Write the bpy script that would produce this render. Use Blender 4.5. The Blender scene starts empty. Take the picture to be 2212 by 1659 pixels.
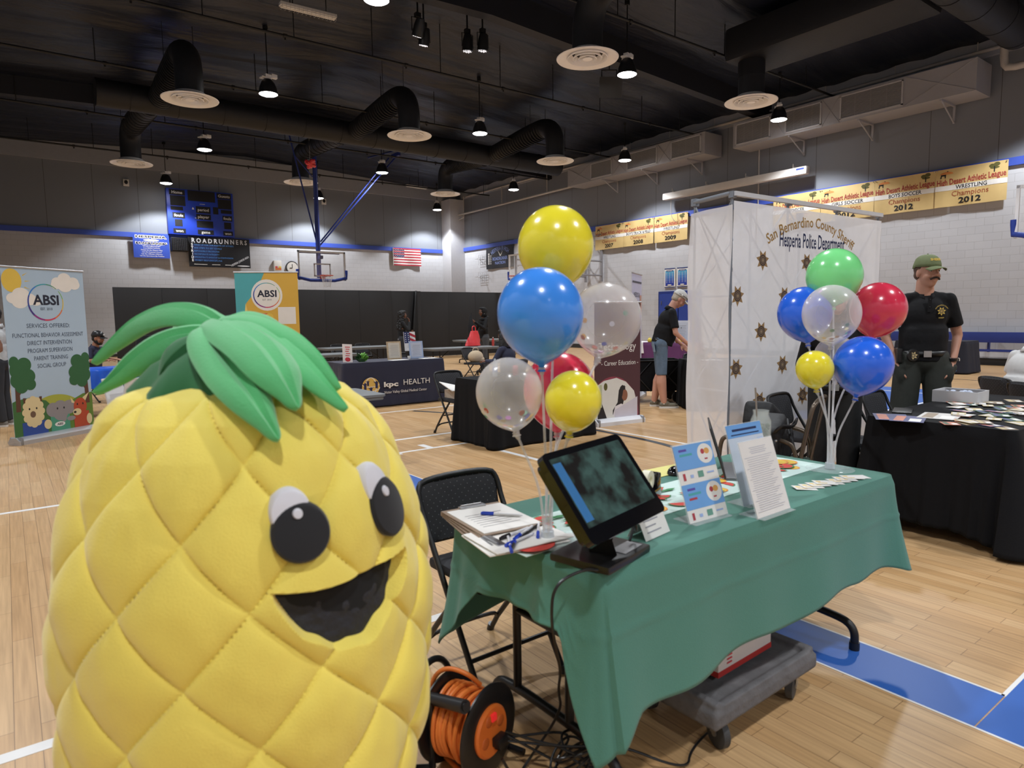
import bpy, bmesh, math, random
from mathutils import Vector as V, Matrix as Mx, noise
random.seed(7)
SC = bpy.context.scene
COL = SC.collection
PI = math.pi
def rad(a): return math.radians(a)

# ---------------------------------------------------------------- camera, world, exposure
CAMH = 1.45
RX = V((0.79698, 0.07192, -0.59970)); RY = V((-0.60386, 0.07181, -0.79386)); RZ = RX.cross(RY); RZ.normalize()
RX.normalize(); RY = RZ.cross(RX)
ROT = Mx((RX, RY, RZ))
cd = bpy.data.cameras.new('camera'); cam = bpy.data.objects.new('camera', cd); COL.objects.link(cam)
cam.matrix_world = Mx.Translation((0, 0, CAMH)) @ ROT.to_4x4()
cd.sensor_fit = 'HORIZONTAL'; cd.sensor_width = 36; cd.lens = 1440 / 2212 * 36
cd.clip_start = 0.05; cd.clip_end = 200
cd.dof.use_dof = True; cd.dof.focus_distance = 9.0; cd.dof.aperture_fstop = 4.4
SC.camera = cam
def at_z(px, py, z=0.0):
    d = ROT @ V((px - 1106, -(py - 829.5), -1440)); t = (z - CAMH) / d.z
    return V((0, 0, CAMH)) + d * t
def at_d(px, py, dep):
    d = ROT @ V((px - 1106, -(py - 829.5), -1440)); return V((0, 0, CAMH)) + d * (dep / 1440)
def at_x(px, py, x):
    d = ROT @ V((px - 1106, -(py - 829.5), -1440)); return V((0, 0, CAMH)) + d * (x / d.x)
def at_y(px, py, y):
    d = ROT @ V((px - 1106, -(py - 829.5), -1440)); return V((0, 0, CAMH)) + d * (y / d.y)
SC.view_settings.view_transform = 'Standard'; SC.view_settings.look = 'None'
SC.view_settings.gamma = 1.0; SC.view_settings.use_curve_mapping = False
SC.view_settings.exposure = 0.35
w = bpy.data.worlds.new('world'); SC.world = w; w.use_nodes = True
w.node_tree.nodes['Background'].inputs[0].default_value = (0.75, 0.85, 1, 1)
w.node_tree.nodes['Background'].inputs[1].default_value = 0.12
XL, XR, YF, YB = -2.8, 20.65, -9.0, 32.4
RIDGE = 9.3
def ceil_z(x): return 8.33 + 0.62 * (1 - abs(x - RIDGE) / (XR - RIDGE))
LAMPX = [5.7, 12.15, 18.6, -0.75]; LAMPY = [11.4, 17.55, 24.3, 30.95, 4.9, -1.6, -7.6]; LAMPZ = 7.1
LAMP_W = 600
for x in LAMPX:
    for y in LAMPY:
        if x < 0 and y > 20: continue
        ld = bpy.data.lights.new('lamp_light', 'SPOT'); ld.energy = LAMP_W; ld.color = (0.93, 0.965, 1.0)
        ld.spot_size = rad(122); ld.spot_blend = 0.28; ld.shadow_soft_size = 0.17
        lo = bpy.data.objects.new('lamp_light', ld); COL.objects.link(lo); lo.location = (x, y, LAMPZ - 0.13)

# ---------------------------------------------------------------- materials
def lin(h):
    h = h.lstrip('#'); c = [int(h[i:i + 2], 16) / 255 for i in (0, 2, 4)]
    return tuple(((x + .055) / 1.055) ** 2.4 if x > .04045 else x / 12.92 for x in c) + (1,)
MATS = {}
def M(name, col='808080', rough=.6, metal=0., var=0, vs=8., bump=0, bs=40., trans=0, emit=0, alpha=1, coat=0, sheen=0, spec=None, ior=None, sss=0):
    if name in MATS: return MATS[name]
    m = bpy.data.materials.new(name); m.use_nodes = True; nt = m.node_tree; b = nt.nodes['Principled BSDF']
    c = lin(col); b.inputs['Base Color'].default_value = c
    b.inputs['Roughness'].default_value = rough; b.inputs['Metallic'].default_value = metal
    if trans: b.inputs['Transmission Weight'].default_value = trans
    if coat: b.inputs['Coat Weight'].default_value = coat; b.inputs['Coat Roughness'].default_value = .12
    if sheen: b.inputs['Sheen Weight'].default_value = sheen
    if spec is not None: b.inputs['Specular IOR Level'].default_value = spec
    if ior: b.inputs['IOR'].default_value = ior
    if alpha < 1: b.inputs['Alpha'].default_value = alpha
    if sss: b.inputs['Subsurface Weight'].default_value = sss; b.inputs['Subsurface Scale'].default_value = .02
    if emit: b.inputs['Emission Color'].default_value = c; b.inputs['Emission Strength'].default_value = emit
    tc = nt.nodes.new('ShaderNodeTexCoord')
    n = nt.nodes.new('ShaderNodeTexNoise'); n.inputs['Scale'].default_value = vs; n.inputs['Detail'].default_value = 4
    nt.links.new(tc.outputs['Object'], n.inputs['Vector'])
    mx = nt.nodes.new('ShaderNodeMix'); mx.data_type = 'RGBA'
    k = 1 - (var or .06)
    mx.inputs[6].default_value = (c[0] * k, c[1] * k, c[2] * k, 1)
    mx.inputs[7].default_value = tuple(min(1, v / k) for v in c[:3]) + (1,)
    nt.links.new(n.outputs['Fac'], mx.inputs[0]); nt.links.new(mx.outputs[2], b.inputs['Base Color'])
    if bump:
        n2 = nt.nodes.new('ShaderNodeTexNoise'); n2.inputs['Scale'].default_value = bs; n2.inputs['Detail'].default_value = 3
        nt.links.new(tc.outputs['Object'], n2.inputs['Vector'])
        bp = nt.nodes.new('ShaderNodeBump'); bp.inputs['Strength'].default_value = bump; bp.inputs['Distance'].default_value = .02
        nt.links.new(n2.outputs['Fac'], bp.inputs['Height']); nt.links.new(bp.outputs['Normal'], b.inputs['Normal'])
    MATS[name] = m; return m
black = M('black_metal', '131315', .42)
blackp = M('black_plastic', '161618', .35)
blackcloth = M('black_cloth', '0d0d10', .85, spec=.25, bump=.15, bs=300)
white = M('white_paint', 'e6e4e2', .5)
steel = M('brushed_steel', 'b9babc', .35, 1)
silver = M('silver_alu', 'c4c5c9', .4, .6)
greypl = M('grey_plastic', '6f7274', .55)
ductblack = M('black_duct_paint', '0f1118', .6, bump=.2, bs=12)
pipeblack = M('black_pipe_paint', '101012', .6)

# ---------------------------------------------------------------- mesh helpers
def bm_(): return bmesh.new()
def put(bm, vs, fs):
    v = [bm.verts.new(p) for p in vs]
    for f in fs:
        try: bm.faces.new([v[i] for i in f])
        except ValueError: pass
    return v
def box(bm, c, s, rot=None, bev=0):
    r = bmesh.ops.create_cube(bm, size=1); vs = r['verts']
    m = Mx.Translation(c) @ (rot.to_4x4() if rot else Mx.Identity(4)) @ Mx.Diagonal((s[0], s[1], s[2], 1))
    bmesh.ops.transform(bm, matrix=m, verts=vs)
    if bev:
        es = list({e for v in vs for e in v.link_edges})
        bmesh.ops.bevel(bm, geom=es, offset=bev, segments=2, affect='EDGES', profile=.6)
def frame_of(d):
    d = d.normalized(); a = V((0, 0, 1)) if abs(d.z) < .9 else V((1, 0, 0))
    u = d.cross(a).normalized(); return u, d.cross(u).normalized()
def cyl(bm, p0, p1, r0, r1=None, n=14, caps=True):
    tube(bm, [p0, p1], [r0, r0 if r1 is None else r1], n, caps)
def tube(bm, pts, r, n=10, caps=True, closed=False, sq=1):
    pts = [V(p) for p in pts]; k = len(pts)
    rs = r if isinstance(r, (list, tuple)) else [r] * k
    if len(rs) != k: rs = [rs[min(len(rs) - 1, int(i * len(rs) / k))] for i in range(k)]
    rings = []; u = None
    for i, p in enumerate(pts):
        if closed: d = pts[(i + 1) % k] - pts[i - 1]
        else: d = pts[min(i + 1, k - 1)] - pts[max(i - 1, 0)]
        d = d.normalized() if d.length > 1e-9 else V((0, 0, 1))
        if u is None: u, v = frame_of(d)
        else:
            u = (u - d * u.dot(d)); u = u.normalized() if u.length > 1e-6 else frame_of(d)[0]
            v = d.cross(u).normalized()
        rings.append([bm.verts.new(p + (u * math.cos(a) + v * math.sin(a) * sq) * rs[i]) for a in [2 * PI * j / n for j in range(n)]])
    m = k if closed else k - 1
    for i in range(m):
        a, b = rings[i], rings[(i + 1) % k]
        for j in range(n): bm.faces.new((a[j], a[(j + 1) % n], b[(j + 1) % n], b[j]))
    if caps and not closed:
        bm.faces.new(rings[0][::-1]); bm.faces.new(rings[-1])
def smooth(pts, it=2, closed=False):
    pts = [V(p) for p in pts]
    for _ in range(it):
        o = [] if closed else [pts[0]]
        rng = range(len(pts)) if closed else range(len(pts) - 1)
        for i in rng:
            a, b = pts[i], pts[(i + 1) % len(pts)]
            o += [a * .75 + b * .25, a * .25 + b * .75]
        if not closed: o.append(pts[-1])
        pts = o
    return pts
def sph(bm, c, r, rot=None, seg=20, rings=14):
    if not isinstance(r, (tuple, list)): r = (r, r, r)
    q = bmesh.ops.create_uvsphere(bm, u_segments=seg, v_segments=rings, radius=1)
    m = Mx.Translation(c) @ (rot.to_4x4() if rot else Mx.Identity(4)) @ Mx.Diagonal((r[0], r[1], r[2], 1))
    bmesh.ops.transform(bm, matrix=m, verts=q['verts'])
def lathe(bm, prof, n=32, c=(0, 0, 0), mat=None):
    rings = []; c = V(c)
    for r, z in prof:
        if r < 1e-6:
            p = V((0, 0, z)); p = mat @ p if mat else p; rings.append([bm.verts.new(p + c)])
        else:
            row = []
            for j in range(n):
                p = V((r * math.cos(2 * PI * j / n), r * math.sin(2 * PI * j / n), z)); p = mat @ p if mat else p
                row.append(bm.verts.new(p + c))
            rings.append(row)
    for a, b in zip(rings, rings[1:]):
        for j in range(n):
            k = (j + 1) % n
            if len(a) == 1 and len(b) == 1: continue
            if len(a) == 1: bm.faces.new((a[0], b[k], b[j]))
            elif len(b) == 1: bm.faces.new((a[j], a[k], b[0]))
            else: bm.faces.new((a[j], a[k], b[k], b[j]))
def prism(bm, poly, t, M4=None, z0=0):
    """poly in local xy, extruded from z0 to z0+t, then transformed"""
    lo = [V((p[0], p[1], z0)) for p in poly]; hi = [V((p[0], p[1], z0 + t)) for p in poly]
    if M4 is not None: lo = [M4 @ p for p in lo]; hi = [M4 @ p for p in hi]
    a = [bm.verts.new(p) for p in lo]; b = [bm.verts.new(p) for p in hi]; n = len(poly)
    bm.faces.new(a[::-1]); bm.faces.new(b)
    for i in range(n): bm.faces.new((a[i], a[(i + 1) % n], b[(i + 1) % n], b[i]))
def grid(bm, fn, nu, nv, cu=False):
    g = [[bm.verts.new(fn(i / nu, j / nv)) for i in range(nu + (0 if cu else 1))] for j in range(nv + 1)]
    for j in range(nv):
        for i in range(nu):
            k = (i + 1) % nu if cu else i + 1
            bm.faces.new((g[j][i], g[j][k], g[j + 1][k], g[j + 1][i]))
def obj(name, bm, mat, parent=None, sm=True, solid=0, sub=0, fix=True, loc=None):
    if fix: bmesh.ops.recalc_face_normals(bm, faces=bm.faces)
    me = bpy.data.meshes.new(name); bm.to_mesh(me); bm.free()
    for m in (mat if isinstance(mat, list) else [mat]): me.materials.append(m)
    if sm:
        for p in me.polygons: p.use_smooth = True
        me.set_sharp_from_angle(angle=rad(38))
    o = bpy.data.objects.new(name, me); COL.objects.link(o)
    if parent: o.parent = parent
    if loc: o.location = loc
    if solid:
        s = o.modifiers.new('s', 'SOLIDIFY'); s.thickness = solid; s.offset = 0
    if sub:
        s = o.modifiers.new('u', 'SUBSURF'); s.levels = sub; s.render_levels = sub
    return o
def remesh(name, bm, mat, parent=None, vox=.01, it=3, fac=.5):
    me = bpy.data.meshes.new(name); bm.to_mesh(me); bm.free()
    o = bpy.data.objects.new(name, me); COL.objects.link(o)
    r = o.modifiers.new('r', 'REMESH'); r.mode = 'VOXEL'; r.voxel_size = vox; r.use_smooth_shade = True
    s = o.modifiers.new('s', 'SMOOTH'); s.factor = fac; s.iterations = it
    dg = bpy.context.evaluated_depsgraph_get()
    me2 = bpy.data.meshes.new_from_object(o.evaluated_get(dg)); bpy.data.objects.remove(o); bpy.data.meshes.remove(me)
    for p in me2.polygons: p.use_smooth = True
    me2.materials.clear()
    for m in (mat if isinstance(mat, list) else [mat]): me2.materials.append(m)
    me2.name = name
    o = bpy.data.objects.new(name, me2); COL.objects.link(o)
    if parent: o.parent = parent
    return o
def tag(o, label, cat, group=None):
    o['label'] = label; o['category'] = cat
    if group: o['group'] = group
    return o
def thing(name, label, cat, loc=(0, 0, 0), rz=0, group=None):
    o = bpy.data.objects.new(name, None); COL.objects.link(o); o.empty_display_size = .1
    o.location = loc; o.rotation_euler = (0, 0, rz)
    return tag(o, label, cat, group)
def kids(o): return [c for c in bpy.data.objects if c.parent == o]
def dup(o, parent=None):
    c = o.copy(); COL.objects.link(c)
    if parent: c.parent = parent
    for k in kids(o): dup(k, c)
    return c
def struct(o): o['kind'] = 'structure'; return o
TXT = {}
def text_mesh(s, bold=0, font_sx=1, spacing=1, shear=0):
    k = (s, bold, font_sx, spacing, shear)
    if k in TXT: return TXT[k]
    cu = bpy.data.curves.new('t', 'FONT'); cu.body = s; cu.size = 1; cu.align_x = 'CENTER'; cu.align_y = 'CENTER'
    cu.offset = bold; cu.space_character = spacing; cu.shear = shear; cu.resolution_u = 2
    o = bpy.data.objects.new('t', cu); COL.objects.link(o)
    dg = bpy.context.evaluated_depsgraph_get(); me = bpy.data.meshes.new_from_object(o.evaluated_get(dg))
    bpy.data.objects.remove(o); bpy.data.curves.remove(cu); TXT[k] = me; return me
class Art:
    """flat print on a panel: u right, v up, n out; layers stacked by tiny offsets"""
    def __init__(self, parent, M4, name='print', eps=.0008, warp=None):
        self.p, self.M, self.n, self.e, self.warp = parent, M4, name, eps, warp; self.bm = bm_(); self.mats = []; self.k = 1; self.st = .45 if warp else .12
    def mi(self, m):
        if m not in self.mats: self.mats.append(m)
        return self.mats.index(m)
    def _add(self, pts, mat, k=None):
        z = self.e * (k if k is not None else self.k)
        vs = [self.bm.verts.new(self.tr(p[0], p[1], z)) for p in pts]
        f = self.bm.faces.new(vs); f.material_index = self.mi(mat); self.k += self.st
    def tr(self, x, y, z): return self.M @ V((x, y, z + (self.warp(x, y) if self.warp else 0)))
    def poly(self, pts, mat): self._add(pts, mat)
    def rect(self, x0, y0, x1, y1, mat):
        if self.warp:
            n = 24; z = self.e * self.k; i = self.mi(mat); self.k += self.st
            a = [[self.bm.verts.new(self.tr(x0 + (x1 - x0) * s / n, y0 + (y1 - y0) * t / 4, z)) for s in range(n + 1)] for t in range(5)]
            for t in range(4):
                for s in range(n): self.bm.faces.new((a[t][s], a[t][s + 1], a[t + 1][s + 1], a[t + 1][s])).material_index = i
        else: self._add([(x0, y0), (x1, y0), (x1, y1), (x0, y1)], mat)
    def disc(self, x, y, rx, ry, mat, n=28, a0=0, a1=2 * PI):
        full = a1 - a0 > 6.28
        pts = [(x + rx * math.cos(a0 + (a1 - a0) * i / n), y + ry * math.sin(a0 + (a1 - a0) * i / n)) for i in range(n + (0 if full else 1))]
        self._add(pts, mat)
    def ring(self, x, y, r, wd, mats, ry=None, n=48, a0=0, a1=2 * PI, taper=0):
        ry = ry or r; z = self.e * self.k; self.k += self.st
        for i in range(n):
            t0, t1 = i / n, (i + 1) / n
            q = []
            for t, s in ((t0, 0), (t1, 0), (t1, 1), (t0, 1)):
                a = a0 + (a1 - a0) * t; ww = wd * (1 - taper * abs(2 * t - 1)); rr = r + (ww if s else 0); ry2 = ry + (ww if s else 0)
                q.append(self.bm.verts.new(self.tr(x + rr * math.cos(a), y + ry2 * math.sin(a), z)))
            f = self.bm.faces.new(q); f.material_index = self.mi(mats[int(t0 * len(mats))] if isinstance(mats, list) else mats)
    def text(self, s, x, y, h, mat, wmax=None, bold=0, sx=1, ang=0, arc=None, shear=0, spacing=1):
        """h = capital height; wmax = exact total width if given; arc = (radius, direction)"""
        me = text_mesh(s, bold, 1, spacing, shear)
        if not me.vertices: return
        xs = [v.co.x for v in me.vertices]; W = max(xs) - min(xs); xm = (max(xs) + min(xs)) / 2
        ys = [v.co.y for v in me.vertices]; ref = text_mesh('H'); hy = [v.co.y for v in ref.vertices]; Hc = max(hy) - min(hy); ym = (max(hy) + min(hy)) / 2
        k = h / Hc; kx = (wmax / W) if wmax else k * sx
        z = self.e * self.k; self.k += self.st; i = self.mi(mat); ca, sa = math.cos(ang), math.sin(ang); vs = []
        for v in me.vertices:
            a, b = (v.co.x - xm) * kx, (v.co.y - ym) * k
            if arc:
                R = arc; th = a / R; a, b = (R + b) * math.sin(th), (R + b) * math.cos(th) - R
            vs.append(self.bm.verts.new(self.tr(x + a * ca - b * sa, y + a * sa + b * ca, z)))
        for p in me.polygons:
            try: f = self.bm.faces.new([vs[j] for j in p.vertices]); f.material_index = i
            except ValueError: pass
    def done(self):
        o = obj(self.n, self.bm, self.mats, self.p, sm=False, fix=False)
        # winding follows local +n because all points are given counter-clockwise
        return o
def panel_matrix(o, u, v):
    u = V(u).normalized(); v = V(v).normalized(); n = u.cross(v)
    m = Mx((u, v, n)).transposed().to_4x4(); m.translation = V(o); return m
def ink(name, col): return M('ink_' + name, col, .7)
def splitobj(name, bm, mat, parent, sm=True):
    """one object per loose piece of the bmesh"""
    bm.verts.index_update(); seen = set(); out = []
    for v in list(bm.verts):
        if v in seen: continue
        st = [v]; comp = []; seen.add(v)
        while st:
            x = st.pop(); comp.append(x)
            for e in x.link_edges:
                y = e.other_vert(x)
                if y not in seen: seen.add(y); st.append(y)
        nb = bm_(); mp = {x: nb.verts.new(x.co) for x in comp}
        for f in {f for x in comp for f in x.link_faces}: nb.faces.new([mp[x] for x in f.verts])
        out.append(obj(name, nb, mat, parent, sm))
    bm.free(); return out
# ---------------------------------------------------------------- room shell
def nodes(m): return m.node_tree, m.node_tree.nodes, m.node_tree.links
def coords(nt, a, b):
    tc = nt.nodes.new('ShaderNodeTexCoord'); s = nt.nodes.new('ShaderNodeSeparateXYZ'); c = nt.nodes.new('ShaderNodeCombineXYZ')
    nt.links.new(tc.outputs['Object'], s.inputs[0]); nt.links.new(s.outputs[a], c.inputs[0]); nt.links.new(s.outputs[b], c.inputs[1])
    return tc, s, c
def floor_mat():
    m = M('sport_floor_maple', 'c9a271', .36, spec=.45); nt, N, L = nodes(m); b = N['Principled BSDF']
    tc, s, c = coords(nt, 1, 0)
    br = N.new('ShaderNodeTexBrick'); br.offset = .37; br.inputs['Scale'].default_value = 1
    br.inputs['Brick Width'].default_value = .62; br.inputs['Row Height'].default_value = .078; br.inputs['Mortar Size'].default_value = .0012
    br.inputs['Color1'].default_value = lin('c9a579'); br.inputs['Color2'].default_value = lin('ba9264'); br.inputs['Mortar'].default_value = lin('7e5f40')
    br.inputs['Bias'].default_value = -.15
    L.new(c.outputs[0], br.inputs['Vector'])
    mp = N.new('ShaderNodeMapping'); mp.inputs['Scale'].default_value = (1.6, 42, 1); L.new(c.outputs[0], mp.inputs[0])
    n = N.new('ShaderNodeTexNoise'); n.inputs['Scale'].default_value = 1.6; n.inputs['Detail'].default_value = 6; L.new(mp.outputs[0], n.inputs[0])
    mx = N.new('ShaderNodeMix'); mx.data_type = 'RGBA'; mx.blend_type = 'MULTIPLY'; mx.inputs[0].default_value = .55
    rp = N.new('ShaderNodeValToRGB'); rp.color_ramp.elements[0].color = (.62, .58, .52, 1); rp.color_ramp.elements[1].color = (1.12, 1.1, 1.08, 1)
    rp.color_ramp.elements[0].position = .3; rp.color_ramp.elements[1].position = .7
    L.new(n.outputs['Fac'], rp.inputs[0]); L.new(br.outputs['Color'], mx.inputs[6]); L.new(rp.outputs[0], mx.inputs[7]); L.new(mx.outputs[2], b.inputs['Base Color'])
    return m
def wall_mat(name, a, low, high, seam_off=0):
    m = M(name, 'cfccca', .75); nt, N, L = nodes(m); b = N['Principled BSDF']
    tc, s, c = coords(nt, a, 2)
    br = N.new('ShaderNodeTexBrick'); br.offset = .5; br.inputs['Scale'].default_value = 1
    br.inputs['Brick Width'].default_value = .406; br.inputs['Row Height'].default_value = .203; br.inputs['Mortar Size'].default_value = .006; br.inputs['Mortar Smooth'].default_value = .6
    br.inputs['Color1'].default_value = lin(low); br.inputs['Color2'].default_value = lin('c3c4c9'); br.inputs['Mortar'].default_value = lin('adadb1')
    L.new(c.outputs[0], br.inputs['Vector'])
    b2 = N.new('ShaderNodeTexBrick'); b2.offset = 0; b2.inputs['Scale'].default_value = 1; b2.inputs['Brick Width'].default_value = 1.62; b2.inputs['Row Height'].default_value = 30
    b2.inputs['Mortar Size'].default_value = .008; b2.inputs['Color1'].default_value = lin(high); b2.inputs['Color2'].default_value = lin(high); b2.inputs['Mortar'].default_value = lin('4a494c')
    L.new(c.outputs[0], b2.inputs['Vector'])
    g = N.new('ShaderNodeMath'); g.operation = 'GREATER_THAN'; g.inputs[1].default_value = 5.1; L.new(s.outputs[2], g.inputs[0])
    mx = N.new('ShaderNodeMix'); mx.data_type = 'RGBA'; L.new(g.outputs[0], mx.inputs[0]); L.new(br.outputs['Color'], mx.inputs[6]); L.new(b2.outputs['Color'], mx.inputs[7])
    L.new(mx.outputs[2], b.inputs['Base Color'])
    iv = N.new('ShaderNodeMath'); iv.operation = 'LESS_THAN'; iv.inputs[1].default_value = 5.1; L.new(s.outputs[2], iv.inputs[0])
    sc = N.new('ShaderNodeMath'); sc.operation = 'MULTIPLY'; L.new(br.outputs['Fac'], sc.inputs[0]); L.new(iv.outputs[0], sc.inputs[1])
    bp = N.new('ShaderNodeBump'); bp.inputs['Strength'].default_value = .25; bp.inputs['Distance'].default_value = .01; bp.invert = True
    L.new(sc.outputs[0], bp.inputs['Height']); L.new(bp.outputs['Normal'], b.inputs['Normal'])
    return m
fm = floor_mat()
b = bm_(); box(b, ((XL + XR) / 2, (YF + YB) / 2, -.1), (XR - XL + .6, YB - YF + .6, .2)); floor = struct(obj('floor', b, fm, sm=False))
courtblue = M('court_blue_paint', '2f5fae', .38, var=.08, vs=2)
linew = M('court_white_line', 'dedcda', .5); linek = M('court_black_line', '23262e', .5)
def fl(name, x0, y0, x1, y1, m, z=.0012):
    b = bm_(); box(b, ((x0 + x1) / 2, (y0 + y1) / 2, z / 2), (abs(x1 - x0), abs(y1 - y0), z)); return obj(name, b, m, floor, sm=False)
fl('blue_border', 2.6, .79, 2.9, 6.3, courtblue); fl('blue_border', 2.6, -1.6, 4.2, .785, courtblue)
fl('blue_border', 8.6, 3.3, 13.5, 6.0, courtblue, .001); fl('blue_border', 8.0, 9.3, 9.0, 12.2, courtblue, .001)
for q in [(2.59, -1.6, 2.6, 6.3), (2.9, .79, 2.912, 6.3), (2.9, .785, 4.2, .8)]: fl('court_line', *q, linew, .0016)
for q in [(-2.7, 6.32, 3.3, 6.37), (-2.7, 2.68, 2.6, 2.74), (3.3, 7.08, 4.4, 7.14), (3.1, 6.38, 4.2, 6.43), (4.18, 3.2, 4.24, 6.43), (3.66, 6.43, 3.74, 6.66), (5.98, 2.0, 6.02, 9.3), (9.6, 4.4, 14, 4.45), (2.6, 9.3, 12, 9.35), (12.8, 4.0, 12.85, 12)]: fl('court_line', *q, linew, .0018)
b = bm_()
P = [(5.35, 2.6), (5.68, 4.45), (5.83, 5.0), (5.87, 5.53), (5.9, 6.6), (5.6, 8.0), (5.0, 9.2)]
P = smooth([(p[0], p[1], 0) for p in P], 2)
for a, c in zip(P, P[1:]):
    d = (c - a).normalized(); n = V((-d.y, d.x, 0)) * .04
    put(b, [a - n + V((0, 0, .0022)), a + n + V((0, 0, .0022)), c + n + V((0, 0, .0022)), c - n + V((0, 0, .0022))], [(0, 1, 2, 3)])
obj('court_line', b, linek, floor, sm=False)
for q in [(13.2, 2.5, 19.8, 2.56), (15.9, 1, 15.96, 9), (13.5, 4.5, 17.5, 4.56)]: fl('court_line', *q, linek, .0019)
wallb = wall_mat('painted_block_back', 0, 'bfc0c5', '7b7f87'); wallr = wall_mat('painted_block_right', 1, 'bfc0c5', '787c85')
def wall(name, c, s, m): b = bm_(); box(b, c, s); return struct(obj(name, b, m, sm=False))
cy = (YF + YB) / 2; cx = (XL + XR) / 2
wall('wall_back', (cx, YB + .15, 4.6), (XR - XL + .6, .3, 9.4), wallb)
wall('wall_right', (XR + .15, cy, 4.3), (.3, YB - YF, 8.6), wallr)
wall('wall_left', (XL - .15, cy, 4.0), (.3, YB - YF, 8.0), wallr)
wall('wall_front', (cx, YF - .15, 4.6), (XR - XL + .6, .3, 9.4), wallb)
soff = M('soffit_grey', '94979f', .8)
wall('trim_1', (cx, YB - .06, 8.3), (XR - XL, .12, .9), soff)
wall('trim_2', (XR - .06, cy - .3, 8.12), (.12, YB - YF - .8, .42), soff)
stripe = M('stripe_blue', '3d55b4', .5, var=.03)
wall('trim_3', ((XL + 19.7) / 2, YB - .04, 5.1), (19.7 - XL, .1, .2), stripe)
wall('trim_4', (XR - .04, (YF + 31.5) / 2, 5.17), (.1, 31.5 - YF, .2), stripe)
wall('baseboard_right', (XR - .01, cy, .09), (.04, YB - YF, .18), M('dark_base', '2a2827', .6))
wall('baseboard_back', (cx, YB - .01, .06), (XR - XL, .04, .12), M('dark_base', '2a2827', .6))
pil = wall('trim_5', (20.2, 31.95, 3.93), (.92, .9, 7.86), M('pilaster_paint', 'c4c4c8', .8))
# gabled black ceiling with seams of the insulation sheets
cm = M('ceiling_black_sheet', '161b2a', .42, spec=.4); nt, N, L = nodes(cm)
tc, s, c = coords(nt, 0, 1); mp = N.new('ShaderNodeMapping'); mp.inputs['Scale'].default_value = (.25, 1.0, 1); L.new(c.outputs[0], mp.inputs[0])
n1 = N.new('ShaderNodeTexNoise'); n1.inputs['Scale'].default_value = 1.3; n1.inputs['Detail'].default_value = 5; n1.inputs['Distortion'].default_value = .5; L.new(mp.outputs[0], n1.inputs[0])
bp = N.new('ShaderNodeBump'); bp.inputs['Strength'].default_value = .55; bp.inputs['Distance'].default_value = .25; L.new(n1.outputs['Fac'], bp.inputs['Height']); L.new(bp.outputs['Normal'], N['Principled BSDF'].inputs['Normal'])
b = bm_(); NX = 24
xs = [XL - .3 + (XR - XL + .6) * i / NX for i in range(NX + 1)] + [RIDGE]; xs.sort()
NY = 34
def cz(x, y): return ceil_z(x) + .035 * math.sin(y * 2 * PI / 1.22)
g = [[b.verts.new((x, YF - .3 + (YB - YF + .6) * j / (NY * 4), cz(x, YF - .3 + (YB - YF + .6) * j / (NY * 4)))) for x in xs] for j in range(NY * 4 + 1)]
for j in range(NY * 4):
    for i in range(len(xs) - 1): b.faces.new((g[j][i], g[j][i + 1], g[j + 1][i + 1], g[j + 1][i]))
struct(obj('ceiling', b, cm, solid=.05))
for k, y in enumerate([24.2, 13.0, 1.8]):
    b = bm_(); M4 = Mx(((1, 0, 0, 0), (0, 0, -1, y + .15), (0, 1, 0, 0), (0, 0, 0, 1)))
    poly = [(XL, 7.75), (RIDGE, 8.25), (XR, 7.75), (XR, 8.4), (RIDGE, 9.0), (XL, 8.4)]
    prism(b, poly, .3, M4); struct(obj('trim_%d' % (6 + k), b, M('girder_black', '14161f', .6), sm=False))
# doorway and posters on the right wall
doorb = M('door_blue', '2f479c', .5)
b = bm_(); box(b, (XR - .03, 16.6, 1.17), (.08, 2.0, 2.34)); d = struct(obj('door_1', b, M('door_frame_blue', '26397f', .5), sm=False))
for y in (17.07, 16.12):
    b = bm_(); box(b, (XR - .085, y, 1.14), (.05, .9, 2.2)); obj('door_leaf', b, doorb, d, sm=False)
b = bm_(); box(b, (XR - .12, 17.4, 1.9), (.03, .03, .14)); obj('hinge', b, steel, d, sm=False)

# ---------------------------------------------------------------- high bay lamps
lampglow = M('lamp_lens_glow', 'fffaf2', .4, emit=34)
nt, N, L = nodes(lampglow); N['Principled BSDF'].inputs['Emission Color'].default_value = (1, .97, .94, 1)
def make_lamp(parent_rod):
    r = thing('high_bay_lamp', 'x', 'ceiling lamp')
    b = bm_(); lathe(b, [(.0, .36), (.1, .355), (.15, .3), (.21, .15), (.235, 0.0), (.225, 0.0), (.2, .14), (.14, .28), (0, .33)], 28); obj('reflector', b, M('lamp_reflector', '3a3c42', .3, .7), r)
    b = bm_(); lathe(b, [(.0, -.035), (.12, -.03), (.2, -.01), (.222, .01), (.21, .03), (0, .03)], 28); obj('lens', b, lampglow, r)
    b = bm_(); box(b, (0, 0, .42), (.16, .12, .12), bev=.01); box(b, (.17, 0, .47), (.16, .1, .1), bev=.01); box(b, (-.13, 0, .38), (.1, .16, .03)); box(b, (.02, .1, .37), (.1, .05, .05)); obj('ballast', b, M('ballast_metal', 'eaeaec', .4), r)
    return r
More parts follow.
